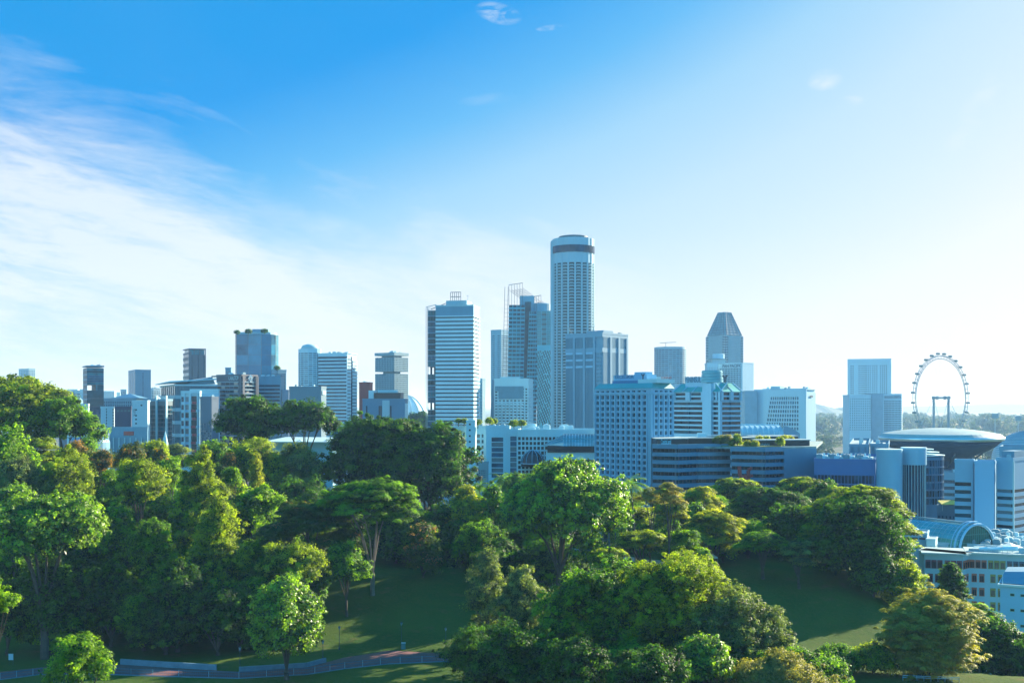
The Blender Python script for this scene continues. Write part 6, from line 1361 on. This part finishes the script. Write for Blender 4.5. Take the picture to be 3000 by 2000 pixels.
mb = MB()
for j in range(3): mb.lathe([(Rr-.5-j*2.0, Hh+.3+j*1.1), (Rr+.3-j*2.0, Hh+.3+j*1.1), (Rr+.3-j*2.0, Hh+.55+j*1.1), (Rr-.5-j*2.0, Hh+.55+j*1.1)], 48)
mb.build('white_ring_louvre', WHITE, e)
mb = MB()
for j in range(6): mb.lathe([(Rr-.2, 15+j*4.6), (Rr+.5, 15+j*4.6), (Rr+.5, 15.3+j*4.6), (Rr-.2, 15.3+j*4.6)], 56)
mb.build('ledge', LEDGE, e)
quick('low_block', 'low dark classical block between the round glass office and the banded office block', 2745, 2800, 2803, 402, 26, 1480, mat('slate_blue_wall', (.08, .16, .24)), ('g', 5, 2, .4, .5, G_DEEP), ('s',), 1540, clut=2)
P = W(2778, 1470, 404); e = empty('awning', P, 0, 'yellow rooftop awning beside the round glass office', 'awning'); mb = MB(); mb.hexa([(-3, -2, -.8), (3, -2, -.8), (3, 2, 0), (-3, 2, 0), (-3, -2, -.6), (3, -2, -.6), (3, 2, .5), (-3, 2, .5)]); mb.build('canvas', mat('yellow_canvas', (.65, .55, .12), .8), e); mb = MB()
for x in (-2.8, 2.8): mb.tube((x, -1.9, -3), (x, -1.9, -.7), .08); mb.tube((x, 1.9, -3), (x, 1.9, .0), .08)
mb.build('post', STEEL, e)
SB = mat('banded_blue_panel', (.24, .40, .52), .5, .05, .1)
b = quick('banded_block', 'office block with dark horizontal strips left of the tall blank slab', 2797, 2852, 2855, 385, 27, 1345, SB, ('b', 6, .48, [G_TEALD, G_DARK], 0), ('s',), 1545, topm=6, clut=3, inset=.8)
quick('blank_slab', 'tall blank pale blue slab wall between two dark banded offices', 2855, 2912, 2918, 380, 27, 1350, mat('slab_blue', (.26, .45, .62), .6, .04, .08, streak=True), ('s',), ('s',), 1570, clut=0, inset=.4)
b = quick('banded_office', 'banded corner office cut by the right edge, with a white corner pipe', 2919, 2968, 3040, 380, 46, 1340, SB, ('b', 7, .46, [G_TEALD, G_DARK, G_CURT], 0), ('b', 7, .46, [G_TEALD, G_DARK, G_CURT], 0), 1575, topm=9, clut=2, inset=.7, done=False)
mb = MB(); mb.tube((.3, -.3, 0), (.3, -.3, b.H), .3); b.part('corner_pipe', PALE, mb); mb = MB(); mb.box(-b.L*.9, -.8, 3, b.R*.6, b.H+.3, b.z(1322)); b.part('plant_room', BLUEG, mb); b.done(SB)
quick('plant_block', 'higher grey rooftop box at the right edge above the banded corner office', 2928, 3030, 3036, 410, 27, 1308, BLUEG, ('s',), ('s',), 1345, clut=0)
# glass barrel vault on the coloured window building
CW = mat('grey_blue_render', (.42, .52, .58), .75, .05, .1, streak=True)
D0 = 345; A0 = W(2560, 1520, 372); A1 = W(2862, 1560, 335)
u = Vector((A1.x-A0.x, A1.y-A0.y, 0)); Lv = u.length; u.normalize(); ang = math.atan2(u.y, u.x)
zb_ = Z(1610, 335); e = empty('glass_vault_hall', (A0.x, A0.y, zb_), ang, 'long teal glass barrel vault with a glazed half round gable', 'building'); rv = 7.0; ny = 14; hv = 7.2
arc = [(rv*math.cos(R(180-180*i/ny)), hv*math.sin(R(180*i/ny))) for i in range(ny+1)]; VG = glass('vault_teal_glass', (.20, .62, .60), .22, metal=.6, var=.2); ns = 22
for i in range(ny):
    mb = MB(); g_ = .05
    for s_ in range(ns): mb.quad((Lv*s_/ns+g_, arc[i][0], arc[i][1]), (Lv*(s_+1)/ns-g_, arc[i][0], arc[i][1]), (Lv*(s_+1)/ns-g_, arc[i+1][0], arc[i+1][1]), (Lv*s_/ns+g_, arc[i+1][0], arc[i+1][1]))
    mb.build('glass_strip', VG, e)
mb = MB()
for s_ in range(ns+1): mb.path([(Lv*s_/ns, y, z) for y, z in arc], .07, 4)
for i in range(ny+1): mb.tube((0, *arc[i]), (Lv, *arc[i]), .06, n=4)
mb.tube((0, 0, hv+.5), (Lv, 0, hv+.5), .35, n=4); mb.build('vault_frame', STEEL, e)
mb = MB(); mb.path([(Lv+.2, y*1.06, z*1.06) for y, z in arc], .35, 6); mb.path([(Lv-1.4, y*1.12, z*1.14) for y, z in arc], .3, 6); mb.path([(Lv-2.8, y*1.12, z*1.14) for y, z in arc], .15, 6); mb.build('gable_arch', LBL, e)
mb = MB(); mb.poly([(Lv-.3, y*.97, z*.97) for y, z in arc]); mb.build('gable_glass', glass('gable_green_glass', (.02, .22, .17), .12), e); mb = MB()
for i in range(1, 16): y = -rv+2*rv*i/16; zt_ = hv*math.sqrt(max(0, 1-(y/rv)**2))*.96; mb.tube((Lv-.2, y, 0), (Lv-.2, y, zt_), .07, n=4)
for z in (2.2, 4.6): mb.tube((Lv-.2, -rv*.9, z), (Lv-.2, rv*.9 if z < 4 else rv*.85, z), .09, n=4)
mb.build('gable_mullion', mat('green_mullion', (.05, .30, .25), .5), e)
mb = MB(); mb.box(0, Lv, -rv, rv, -35, -.05); mb.build('base_block', CW, e)
# coloured shutters building
def shutter_building(name, label, pts, D_ref, ytop, cols, zb=8):
    o0 = W(pts[0][0], HY, pts[0][1]); e = empty(name, (o0.x, o0.y, zb), 0, label, 'building'); zt = Z(ytop, D_ref)-zb; wl = MB(); rf = []
    P_ = [W(px, HY, D_)-o0 for px, D_ in pts]; wi = 0
    for si, ((pa, pb), cl) in enumerate(zip(zip(P_[:-1], P_[1:]), cols)):
        u = Vector((pb.x-pa.x, pb.y-pa.y, 0)); L_ = u.length; u /= L_; nn = Vector((u.y, -u.x, 0)); F = lambda a, t, n, pa=pa, u=u, nn=nn: (pa.x+u.x*a+nn.x*n, pa.y+u.y*a+nn.y*n, t)
        wl.fbox(F, 0, L_, 0, zt, -12, 0); rf.append((F, L_)); ng = max(1, round(L_/5.2))
        for j in range(7):
            top = zt-1.5-j*3.75
            if top < 3: break
            for g_ in range(ng):
                cpair = cl[g_ % len(cl)]; nw = 3 if j == 0 else 2; gw = L_/ng
                for w_ in range(nw):
                    a = gw*g_+gw*.5+(w_-(nw-1)/2)*(1.5 if nw == 3 else 1.9)-.55
                    m_ = MB(); m_.fbox(F, a-.12, a+1.22, top-2.3, top, .0, .12); o = m_.build('window', cpair, e)
                    m_ = MB(); m_.fbox(F, a+.10, a+.52, top-2.15, top-.55, .12, .16); m_.fbox(F, a+.60, a+1.0, top-2.15, top-.55, .12, .16); m_.build('pane', G_DARK, o)
    wl.build('wall', CW, e); mb = MB()
    for F, L_ in rf: mb.fbox(F, -.8, L_+.8, zt+.004, zt+.5, -12, 1.0)
    mb.build('eaves_roof', mat('pale_roof_slab', (.50, .52, .50), .8, .15, .3), e)
    return e, rf, zt
C_ = lambda n_, c_: mat(n_, c_, .6, .1, .4)
MAR, ORG, YEL, SLT, VIO = C_('maroon_shutter', (.16, .045, .075)), C_('orange_shutter', (.42, .13, .08)), C_('olive_yellow_shutter', (.26, .26, .05)), C_('slate_shutter', (.07, .10, .16)), C_('violet_shutter', (.15, .09, .16))
e, rf, zt = shutter_building('shuttered_building', 'pale building with rows of maroon, orange, yellow and slate shutter windows', [(2708, 306), (2822, 303), (2838, 306), (3060, 300)], 305, 1623, [[MAR, MAR, VIO], [ORG], [ORG, YEL, SLT, SLT, VIO]])
F, L_ = rf[2]; mb = MB()
for i in range(26): mb.tube(F(i*1.2, zt+.5, .6), F(i*1.2, zt+1.4, .6), .05, n=4)
mb.tube(F(0, zt+1.4, .6), F(L_, zt+1.4, .6), .06, n=4); mb.tube(F(0, zt+1.0, .6), F(L_, zt+1.0, .6), .05, n=4); mb.build('roof_railing', STEEL, e)
rr = random.Random(5)
for i in range(18): m_ = MB(); a = rr.uniform(0, L_-4); n_ = -rr.uniform(1.5, 11); h_ = rr.uniform(.4, 1.3); m_.fbox(F, a, a+rr.uniform(1, 4), zt+.504, zt+.5+h_, n_, n_+.9); m_.build('rooftop_unit', rr.choice([WHITE, PALE, STEEL, GREY]), e)
m_ = MB(); m_.tube(F(L_*.15, zt+1.0, -3), F(L_*.62, zt+1.3, -3), .45); m_.tube(F(L_*.10, zt+.8, -7), F(L_*.55, zt+.9, -9), .3); m_.build('roof_duct', WHITE, e)
e, rf, zt = shutter_building('shuttered_wing', 'set back wing with yellow and orange windows, half hidden by the dark grove', [(2560, 333), (2706, 330)], 335, 1610, [[YEL, ORG, YEL]])
F, L_ = rf[0]
quick('roof_pavilion', 'blue grey rooftop block with three dark openings beside the glass vault', 2640, 2716, 2722, 328, 24, 1560, CW, ('g', 3, 1, .85, .75, G_DEEP), ('s',), 1582, topm=.8, clut=3, par=.6)
quick('roof_pavilion', 'small pale stair head right of the dark openings block', 2714, 2740, 2747, 322, 26, 1578, PALE, ('s',), ('s',), 1600, clut=0, par=.4)
quick('court_roof', 'flat service roof with ducts between the vault gable and the right edge', 2745, 3040, 3060, 325, 27, 1602, mat('pale_blue_slab', (.45, .52, .56), .7), ('s',), ('s',), 1700, clut=26, maxR=40, Rm=38)
e = empty('gabled_roof_block', (*W(2965, 1, 316).xy, Z(1628, 316)), R(-20), 'small block with a violet gable at the right edge of the service roof', 'building'); mb = MB(); mb.poly([(-6, 0, 0), (6, 0, 0), (6, 0, 2), (0, 0, 4.2), (-6, 0, 2)]); mb.poly([(6, 0, 0), (6, 14, 0), (6, 14, 2), (6, 0, 2)]); mb.poly([(-6, 0, 0), (-6, 0, 2), (-6, 14, 2), (-6, 14, 0)]); mb.build('gable_wall', mat('violet_gable', (.30, .16, .26), .7), e); e.scale = (.62, .62, .62); mb = MB(); mb.hexa([(-6.6, -.6, 1.8), (0, -.6, 4.3), (0, 14, 4.3), (-6.6, 14, 1.8), (-6.6, -.6, 2.1), (0, -.6, 4.6), (0, 14, 4.6), (-6.6, 14, 2.1)]); mb.hexa([(.02, -.6, 4.3), (6.6, -.6, 1.8), (6.6, 14, 1.8), (.02, 14, 4.3), (.02, -.6, 4.6), (6.6, -.6, 2.1), (6.6, 14, 2.1), (.02, 14, 4.6)]); mb.build('roof', PALE, e)
b = Bld('corner_house', 'pale blue house corner with small green windows at the bottom right edge', 'building', 2930, 3030, 3050, 262, 28, 1722, zb=8, Rm=16); b.d = .3; b.core(); b.solid(b.FL, 0, b.L, 0, b.H); b.solid(b.FR, .04, b.R, 0, b.H)
GW = mat('green_window_frame', (.22, .32, .10), .5)
for j in range(3):
    for i in range(2): m_ = MB(); a = b.L*(.30+.30*i); zt_ = b.z(1742+j*45); m_.fbox(b.FL, a, a+.9, zt_-.6, zt_, -.02, .06); o = b.part('window', GW, m_); m_ = MB(); m_.fbox(b.FL, a+.1, a+.8, zt_-.5, zt_-.1, .06, .08); m_.build('pane', G_TEALD, o)
b.roof(.5, WHITE, over=.5); mb = MB(); mb.hexa([(-b.L-.2, 1, b.H+.5), (2, 1, b.H+.5), (2, b.R, b.H+.5), (-b.L-.2, b.R, b.H+.5), (-b.L+.5, 6, b.H+2.6), (2, 6, b.H+3.2), (2, b.R-1, b.H+3.2), (-b.L+.5, b.R-1, b.H+2.6)]); b.part('pitched_roof', BLUEG, mb)
mb = MB(); mb.tube((-b.L+.5, .5, b.H), (-b.L+.5, .5, b.H+2.6), .08); b.part('pole', WHITE, mb); b.done(mat('light_blue_house', (.42, .62, .76), .75, .05, .1))
# low white roofed building between the trees
b = quick('low_hall', 'low pale blue hall with a flat overhanging roof left of the giant evergreen', 800, 975, 985, 430, 7, 1297, mat('light_blue_house', (.42, .62, .76)), ('s',), ('s',), 1400, done=False, clut=1, par=.5)
mb = MB(); mb.hexa([(-b.L-3, -2.5, b.H+.51), (2, -2.5, b.H+.51), (2, 24, b.H+1.5), (-b.L-3, 24, b.H+1.5), (-b.L-3, -2.5, b.H+1.0), (2, -2.5, b.H+1.0), (2, 24, b.H+2.0), (-b.L-3, 24, b.H+2.0)]); b.part('overhanging_roof', PALE, mb); b.done(b.wm)
quick('shop_row', 'low row with a red awning behind the low pale blue hall', 985, 1020, 1023, 600, 4, 1272, PALE, ('g', 5, 1, .7, .4, REDW), ('s',), 1300, topm=1, clut=3)
quick('podium_block', 'dark blue podium at the foot of the wide striped tower', 965, 1060, 1063, 840, 4, 1256, BLUEG, ('b', 3, .5, G_DEEP, 5), ('s',), 1290, clut=3)
quick('low_house', 'small white roofed house right of the church spire among the trees', 530, 562, 565, 420, 5, 1330, WHITE, ('b', 1, .5, BLUEG, 0), ('s',), 1345, topm=.5, clut=1, par=.4)
# church spire
c = W(484, 1262, 480); e = empty('church_spire', (c.x, c.y, 5), 0, 'white pointed church spire rising behind the orange tipped trees', 'church'); h_ = c.z-5; k = 480/FPX; mb = MB(); mb.lathe([(10*k*1.2, 0), (10*k*1.2, Z(1312, 480)-5), (10.5*k*1.25, Z(1310, 480)-5), (9.5*k, Z(1306, 480)-5), (9*k, Z(1298, 480)-5), (.08, h_)], 8); mb.build('spire', WHITE, e); mb = MB(); mb.tube((0, 0, h_-.3), (0, 0, h_+1.2), .05); mb.tube((-.35, 0, h_+.8), (.35, 0, h_+.8), .05); mb.build('cross', STEEL, e)
# rooftop garden trees on the glass tower and the white apartments
for i, (px, py, wv, D_, lab) in enumerate(((694, 976, 12, 1000, 'leftmost tiny tree on the roof of the faceted blue glass tower'), (728, 977, 26, 1000, 'wide tree cluster crown in the middle of the faceted glass tower roof'), (775, 976, 24, 1000, 'tree right of the plant room on the faceted glass tower roof'), (812, 1082, 18, 990, 'tiny tree on the teal annex tower roof'), (1343, 1240, 14, 518, 'left one of two clipped balls on the white apartment roof'), (1360, 1240, 14, 518, 'right one of two clipped balls on the white apartment roof'), (1400, 1246, 18, 526, 'low bushy tree on the recessed aqua bay roof'), (1434, 1244, 22, 514, 'dark bushy tree on the roof of the apartments with curtained windows'), (1446, 1243, 18, 520, 'round bushy tree right of its dark neighbour on the curtained apartments roof'), (1506, 1254, 26, 512, 'pale spreading tree on the aqua corner bay roof'), (1528, 1250, 22, 514, 'dark spreading tree next to the white ducts of the vaulted building'))):
    wv = wv*.62 if D_ > 900 else wv*.85; hp = wv*.7 if D_ > 900 else wv*1.0; tree('rooftop_tree', lab, px, py-hp, py-hp*.3, wv, D_, 'dome', 'broad', 'dark' if D_ > 900 else 'olive', zg=Z(py+1, D_), scale=1.3 if D_ > 900 else .8, r0=.15, k=5)
# ------------------------------------------------------------------ park furniture and paths
def sheet(name, pts_l, pts_r, m, lift=.05, kind='structure', n=10):
    """strip on the terrain between two edge polylines of (px, py) pixels, laid on the ground"""
    def onground(px, py):
        D = 150.0
        for _ in range(400):
            x = (px-1500)/FPX*D; z = CAMZ-(py-HY)/FPX*D
            if z <= h1(x, D): break
            D += .5
        return Vector((x, D, h1(x, D)))
    A_ = [onground(*p) for p in pts_l]; B_ = [onground(*p) for p in pts_r]; mb = MB()
    def dens(P):
        out = []
        for a, b_ in zip(P[:-1], P[1:]): out += [a.lerp(b_, i/n) for i in range(n)]
        return out+[P[-1]]
    A_, B_ = dens(A_), dens(B_); nv = 4; rows = []
    for a, b_ in zip(A_, B_):
        r = []
        for i in range(nv+1): p = a.lerp(b_, i/nv); r.append((p.x, p.y, h1(p.x, p.y)+lift))
        rows.append(r)
    for r0, r1 in zip(rows[:-1], rows[1:]):
        for i in range(nv): mb.quad(r0[i], r1[i], r1[i+1], r0[i+1])
    o = mb.build(name, m); return tag(o, kind=kind), A_, B_
BRICK = mat('red_brick_paving', (.24, .09, .08), .85, .2, 2.5); CONC = mat('shade_toned_concrete', (.24, .29, .34), .8, .15, .8); PINKP = mat('pink_path', (.46, .32, .27), .9, .12, .6)  # wall concrete has the shade over it darkened into its colour
o, Ap, Bp = sheet('path', [(0, 1968), (120, 1955), (320, 1945), (480, 1955), (700, 1968), (900, 1955), (1010, 1925), (1140, 1905), (1300, 1915), (1380, 1925)], [(0, 1990), (120, 1976), (320, 1975), (480, 1982), (700, 1986), (900, 1976), (1010, 1958), (1140, 1944), (1300, 1938), (1380, 1945)], BRICK)
# low retaining wall behind the path and railing before it
def wall_along(name, label, pts, h, th, m, cat='wall'):
    mb = MB()
    for a, b_ in zip(pts[:-1], pts[1:]):
        d = Vector((b_.x-a.x, b_.y-a.y, 0)).normalized(); n_ = Vector((-d.y, d.x, 0))*th
        mb.hexa([tuple(a-Vector((0, 0, .4))), tuple(b_-Vector((0, 0, .4))), tuple(b_+n_-Vector((0, 0, .4))), tuple(a+n_-Vector((0, 0, .4))), tuple(a+Vector((0, 0, h))), tuple(b_+Vector((0, 0, h))), tuple(b_+n_+Vector((0, 0, h))), tuple(a+n_+Vector((0, 0, h)))])
    o = mb.build(name, m); return tag(o, label, cat)
wall_along('retaining_wall', 'low pale blue wall on the far side of the path, long left stretch', Ap[22:38], 1.1, .35, CONC); wall_along('retaining_wall', 'low pale blue wall behind the path, short stretch under the big leaved tree', Ap[40:56], .9, .35, CONC)
def railing(pts, label):
    e = empty('railing', tuple(pts[0]), 0, label, 'railing'); o0 = pts[0]; rl = MB()
    P = [p-o0 for p in pts]
    for a, b_ in zip(P[:-1], P[1:]):
        for z in (1.15, .62, .12): rl.tube(a+Vector((0, 0, z)), b_+Vector((0, 0, z)), .05 if z > 1 else .035, n=5)
        for i in range(8): q = a.lerp(b_, i/8); rl.tube(q+Vector((0, 0, .12)), q+Vector((0, 0, 1.15)), .018, n=3)
    rl.build('rails', mat('blue_painted_steel', (.07, .15, .26), .5), e); k = MB()
    for i, q in enumerate(P):
        if i % 2 == 0: m_ = MB(); m_.tube(q, q+Vector((0, 0, 1.25)), .06); m_.build('post', STEEL, e)
    for a, b_ in zip(P[:-1], P[1:]): k.hexa([tuple(a+Vector((0, -.25, -.5))), tuple(b_+Vector((0, -.25, -.5))), tuple(b_+Vector((0, .1, -.5))), tuple(a+Vector((0, .1, -.5))), tuple(a+Vector((0, -.25, .08))), tuple(b_+Vector((0, -.25, .08))), tuple(b_+Vector((0, .1, .08))), tuple(a+Vector((0, .1, .08)))])
    k.build('kerb', CONC, e); return e
railing(Bp[0:24:2]+[Bp[24]], 'blue railing on the near side of the path at the left edge'); railing(Bp[24:84:2], 'blue railing before the path, from the young tree to the path end')
def gpt(px, py):
    D = 150.0
    while D < 600:
        x = (px-1500)/FPX*D; z = CAMZ-(py-HY)/FPX*D
        if z <= h1(x, D): break
        D += .25
    return Vector((x, D, h1(x, D)))
def lamp(px, py, h_, label, grp='park lamps along the path'):
    p = gpt(px, py); e = empty('park_lamp', tuple(p), 0, label, 'lamp', grp); mb = MB(); mb.tube((0, 0, 0), (0, 0, .5), .16, .12, 8); mb.tube((0, 0, .5), (0, 0, h_-.5), .06, .05, 8); mb.build('post', DSTEEL, e)
    mb = MB(); mb.lathe([(.10, h_-.5), (.24, h_-.05), (.24, h_)], 10); mb.build('lantern', GREY, e); mb = MB(); mb.lathe([(.30, h_+.01), (.06, h_+.22), (.02, h_+.3)], 10); mb.build('cap', DSTEEL, e)
lamp(994, 1902, 4.6, 'park lamp standing in the small sunlit grass patch'); lamp(1176, 1898, 5.2, 'park lamp above the widest part of the brick path'); lamp(1306, 1900, 4.2, 'park lamp near the right end of the path'); lamp(946, 1928, 3.4, 'park lamp beside the big leaved tree'); lamp(703, 1958, 4.0, 'park lamp where the two low walls meet')
p = gpt(32, 1948); e = empty('sign_board', tuple(p), 0, 'small pale sign board on two posts at the left edge', 'sign'); mb = MB(); mb.box(-.45, .45, -.04, .04, 1.0, 2.2); mb.build('board', PALE, e); mb = MB()
for x in (-.38, .38): mb.tube((x, .07, 0), (x, .07, 2.1), .035)
mb.build('post', DSTEEL, e); tx = text('lettering', 'P', .6, GREY, e, (0, -.06, 1.6), (R(90), 0, 0), ext=.01)
bpy.data.objects.remove(tx)
e = empty('bollard_pair', tuple(gpt(1182, 1900)), 0, 'small pale utility cabinet beside the lamp above the brick path', 'cabinet'); e.name = 'utility_cabinet'; mb = MB(); mb.box(-.4, .4, -.3, .3, 0, 1.2); mb.build('body', mat('teal_paint', (.05, .25, .25), .5), e); mb = MB(); mb.box(-.45, .45, -.35, .35, 1.204, 1.3); mb.build('lid', PALE, e)
# footpaths and features on the plateau
sheet('path', [(1480, 1590), (1600, 1600), (1760, 1615), (1900, 1640), (2040, 1640)], [(1480, 1600), (1600, 1612), (1760, 1626), (1900, 1652), (2040, 1650)], PINKP)
sheet('path', [(1350, 1590), (1372, 1580), (1420, 1588), (1400, 1612)], [(1330, 1612), (1350, 1618), (1366, 1612), (1380, 1618)], PINKP)
sheet('path', [(1560, 1556), (1700, 1556), (1900, 1552)], [(1560, 1566), (1700, 1566), (1900, 1560)], PINKP)
p = gpt(1775, 1585); e = empty('monument', tuple(p), 0, 'dark stone pillar monument on a stepped base left of the palms', 'monument'); mb = MB(); mb.box(-2.2, 2.2, -2.2, 2.2, 0, .5); mb.box(-1.5, 1.5, -1.5, 1.5, .504, 1.0); mb.build('base', DGREY, e); mb = MB(); mb.hexa([(-.8, -.8, 1.004), (.8, -.8, 1.004), (.8, .8, 1.004), (-.8, .8, 1.004), (-.6, -.6, 4.2), (.6, -.6, 4.2), (.6, .6, 4.2), (-.6, .6, 4.2)]); mb.build('pillar', DGREY, e)
# white event tent
p = gpt(2068, 1655); e = empty('white_tent', tuple(p), 0, 'small white tent roof beside the small vivid green tree', 'tent'); mb = MB(); s_ = 2.6
mb.poly([(-s_, -s_, 2.4), (s_, -s_, 2.4), (0, 0, 4.0)]); mb.poly([(s_, -s_, 2.4), (s_, s_, 2.4), (0, 0, 4.0)]); mb.poly([(s_, s_, 2.4), (-s_, s_, 2.4), (0, 0, 4.0)]); mb.poly([(-s_, s_, 2.4), (-s_, -s_, 2.4), (0, 0, 4.0)])
for sg in (-1, 1): mb.quad((-s_, sg*s_, 2.1), (s_, sg*s_, 2.1), (s_, sg*s_, 2.4), (-s_, sg*s_, 2.4)); mb.quad((sg*s_, -s_, 2.1), (sg*s_, s_, 2.1), (sg*s_, s_, 2.4), (sg*s_, -s_, 2.4))
mb.build('canopy', WHITE, e)
for x, y in ((-s_, -s_), (s_, -s_), (s_, s_), (-s_, s_)): mb = MB(); mb.tube((x, y, -.5), (x, y, 2.4), .05); mb.build('post', STEEL, e)
# bench near the great tree
p = gpt(1660, 1640); e = empty('park_bench', tuple(p), R(10), 'dark park bench on the lawn right of the great tree trunk', 'bench'); mb = MB(); mb.box(-.9, .9, -.25, .25, .42, .48); mb.build('seat', BROWN, e); mb = MB(); mb.box(-.9, .9, .22, .27, .5, .95); mb.build('backrest', BROWN, e)
for x in (-.75, .75): mb = MB(); mb.box(x-.04, x+.04, -.22, .22, 0, .415); mb.build('leg', DSTEEL, e)
# white road edge fence and parked car roof at bottom right
def fence(px0, px1, py, label):
    a, b_ = gpt(px0, py), gpt(px1, py+6); e = empty('road_barrier', tuple(a), 0, label, 'barrier'); mb = MB(); v = b_-a
    for z in (.6, .9): mb.tube((0, 0, z), tuple(v+Vector((0, 0, z))), .06)
    mb.build('rail', WHITE, e)
    for i in range(9): q = v*(i/8); m_ = MB(); m_.tube(tuple(q+Vector((0, 0, -.3))), tuple(q+Vector((0, 0, .95))), .05); m_.build('post', STEEL, e)
fence(2645, 2810, 1992, 'white road barrier under the golden tree')

# low undergrowth on the hill, one mass nobody could count
rng = np.random.default_rng(77); lob = []
for cx0, cx1, D0, D1, n in ((100, 700, 262, 400, 150), (700, 1450, 285, 395, 120), (1380, 1700, 262, 330, 34), (1780, 2200, 300, 390, 60), (2250, 2680, 300, 380, 70), (200, 650, 235, 262, 24), (1600, 2300, 175, 215, 50), (1350, 1640, 168, 200, 22)):
    for i in range(n):
        px = rng.uniform(cx0, cx1); D = rng.uniform(D0, D1); x = (px-1500)/FPX*D; r = rng.uniform(1.0, 2.6); lob.append((x, D, h1(x, D)+r*.35, r, r, r*.7))
tag(link('undergrowth', crown_mesh(lob, 'broad', 91, 'dark', 0, .95, .9)), kind='stuff')
lob = []
for i in range(60): px = rng.uniform(1560, 2000); D = rng.uniform(236, 262); x = (px-1500)/FPX*D; r = rng.uniform(.5, 1.3); lob.append((x, D, h1(x, D)+r*.3, r, r, r*.7))
tag(link('undergrowth', crown_mesh(lob, 'fine', 92, 'olive', 0, .8, .7)), kind='stuff')
# city street trees between the hill and the towers, a mass of crowns seen only in gaps
rng = np.random.default_rng(5); lob = []
for i in range(0):
    D = rng.uniform(430, 620); px = rng.uniform(0, 2900); x = (px-1500)/FPX*D; r = rng.uniform(3, 5.5); lob.append((x, D, 5+r*1.1, r, r, r*.8))
# ------------------------------------------------------------------ air
hm = bpy.data.materials.new('air_haze'); hm.use_nodes = True; t = hm.node_tree; t.nodes.remove(t.nodes['Principled BSDF'])
pv = nd(t, 'ShaderNodeVolumePrincipled'); pv.inputs['Color'].default_value = (.38, .66, 1.0, 1); pv.inputs['Absorption Color'].default_value = (1, 1, 1, 1); pv.inputs['Density'].default_value = HAZE_D; pv.inputs['Anisotropy'].default_value = .0
t.links.new(pv.outputs[0], t.nodes['Material Output'].inputs['Volume'])
mb = MB(); mb.box(-30500, 30500, -2500, 46500, 3.9, 240); hz = mb.build('haze', hm); tag(hz, kind='stuff')
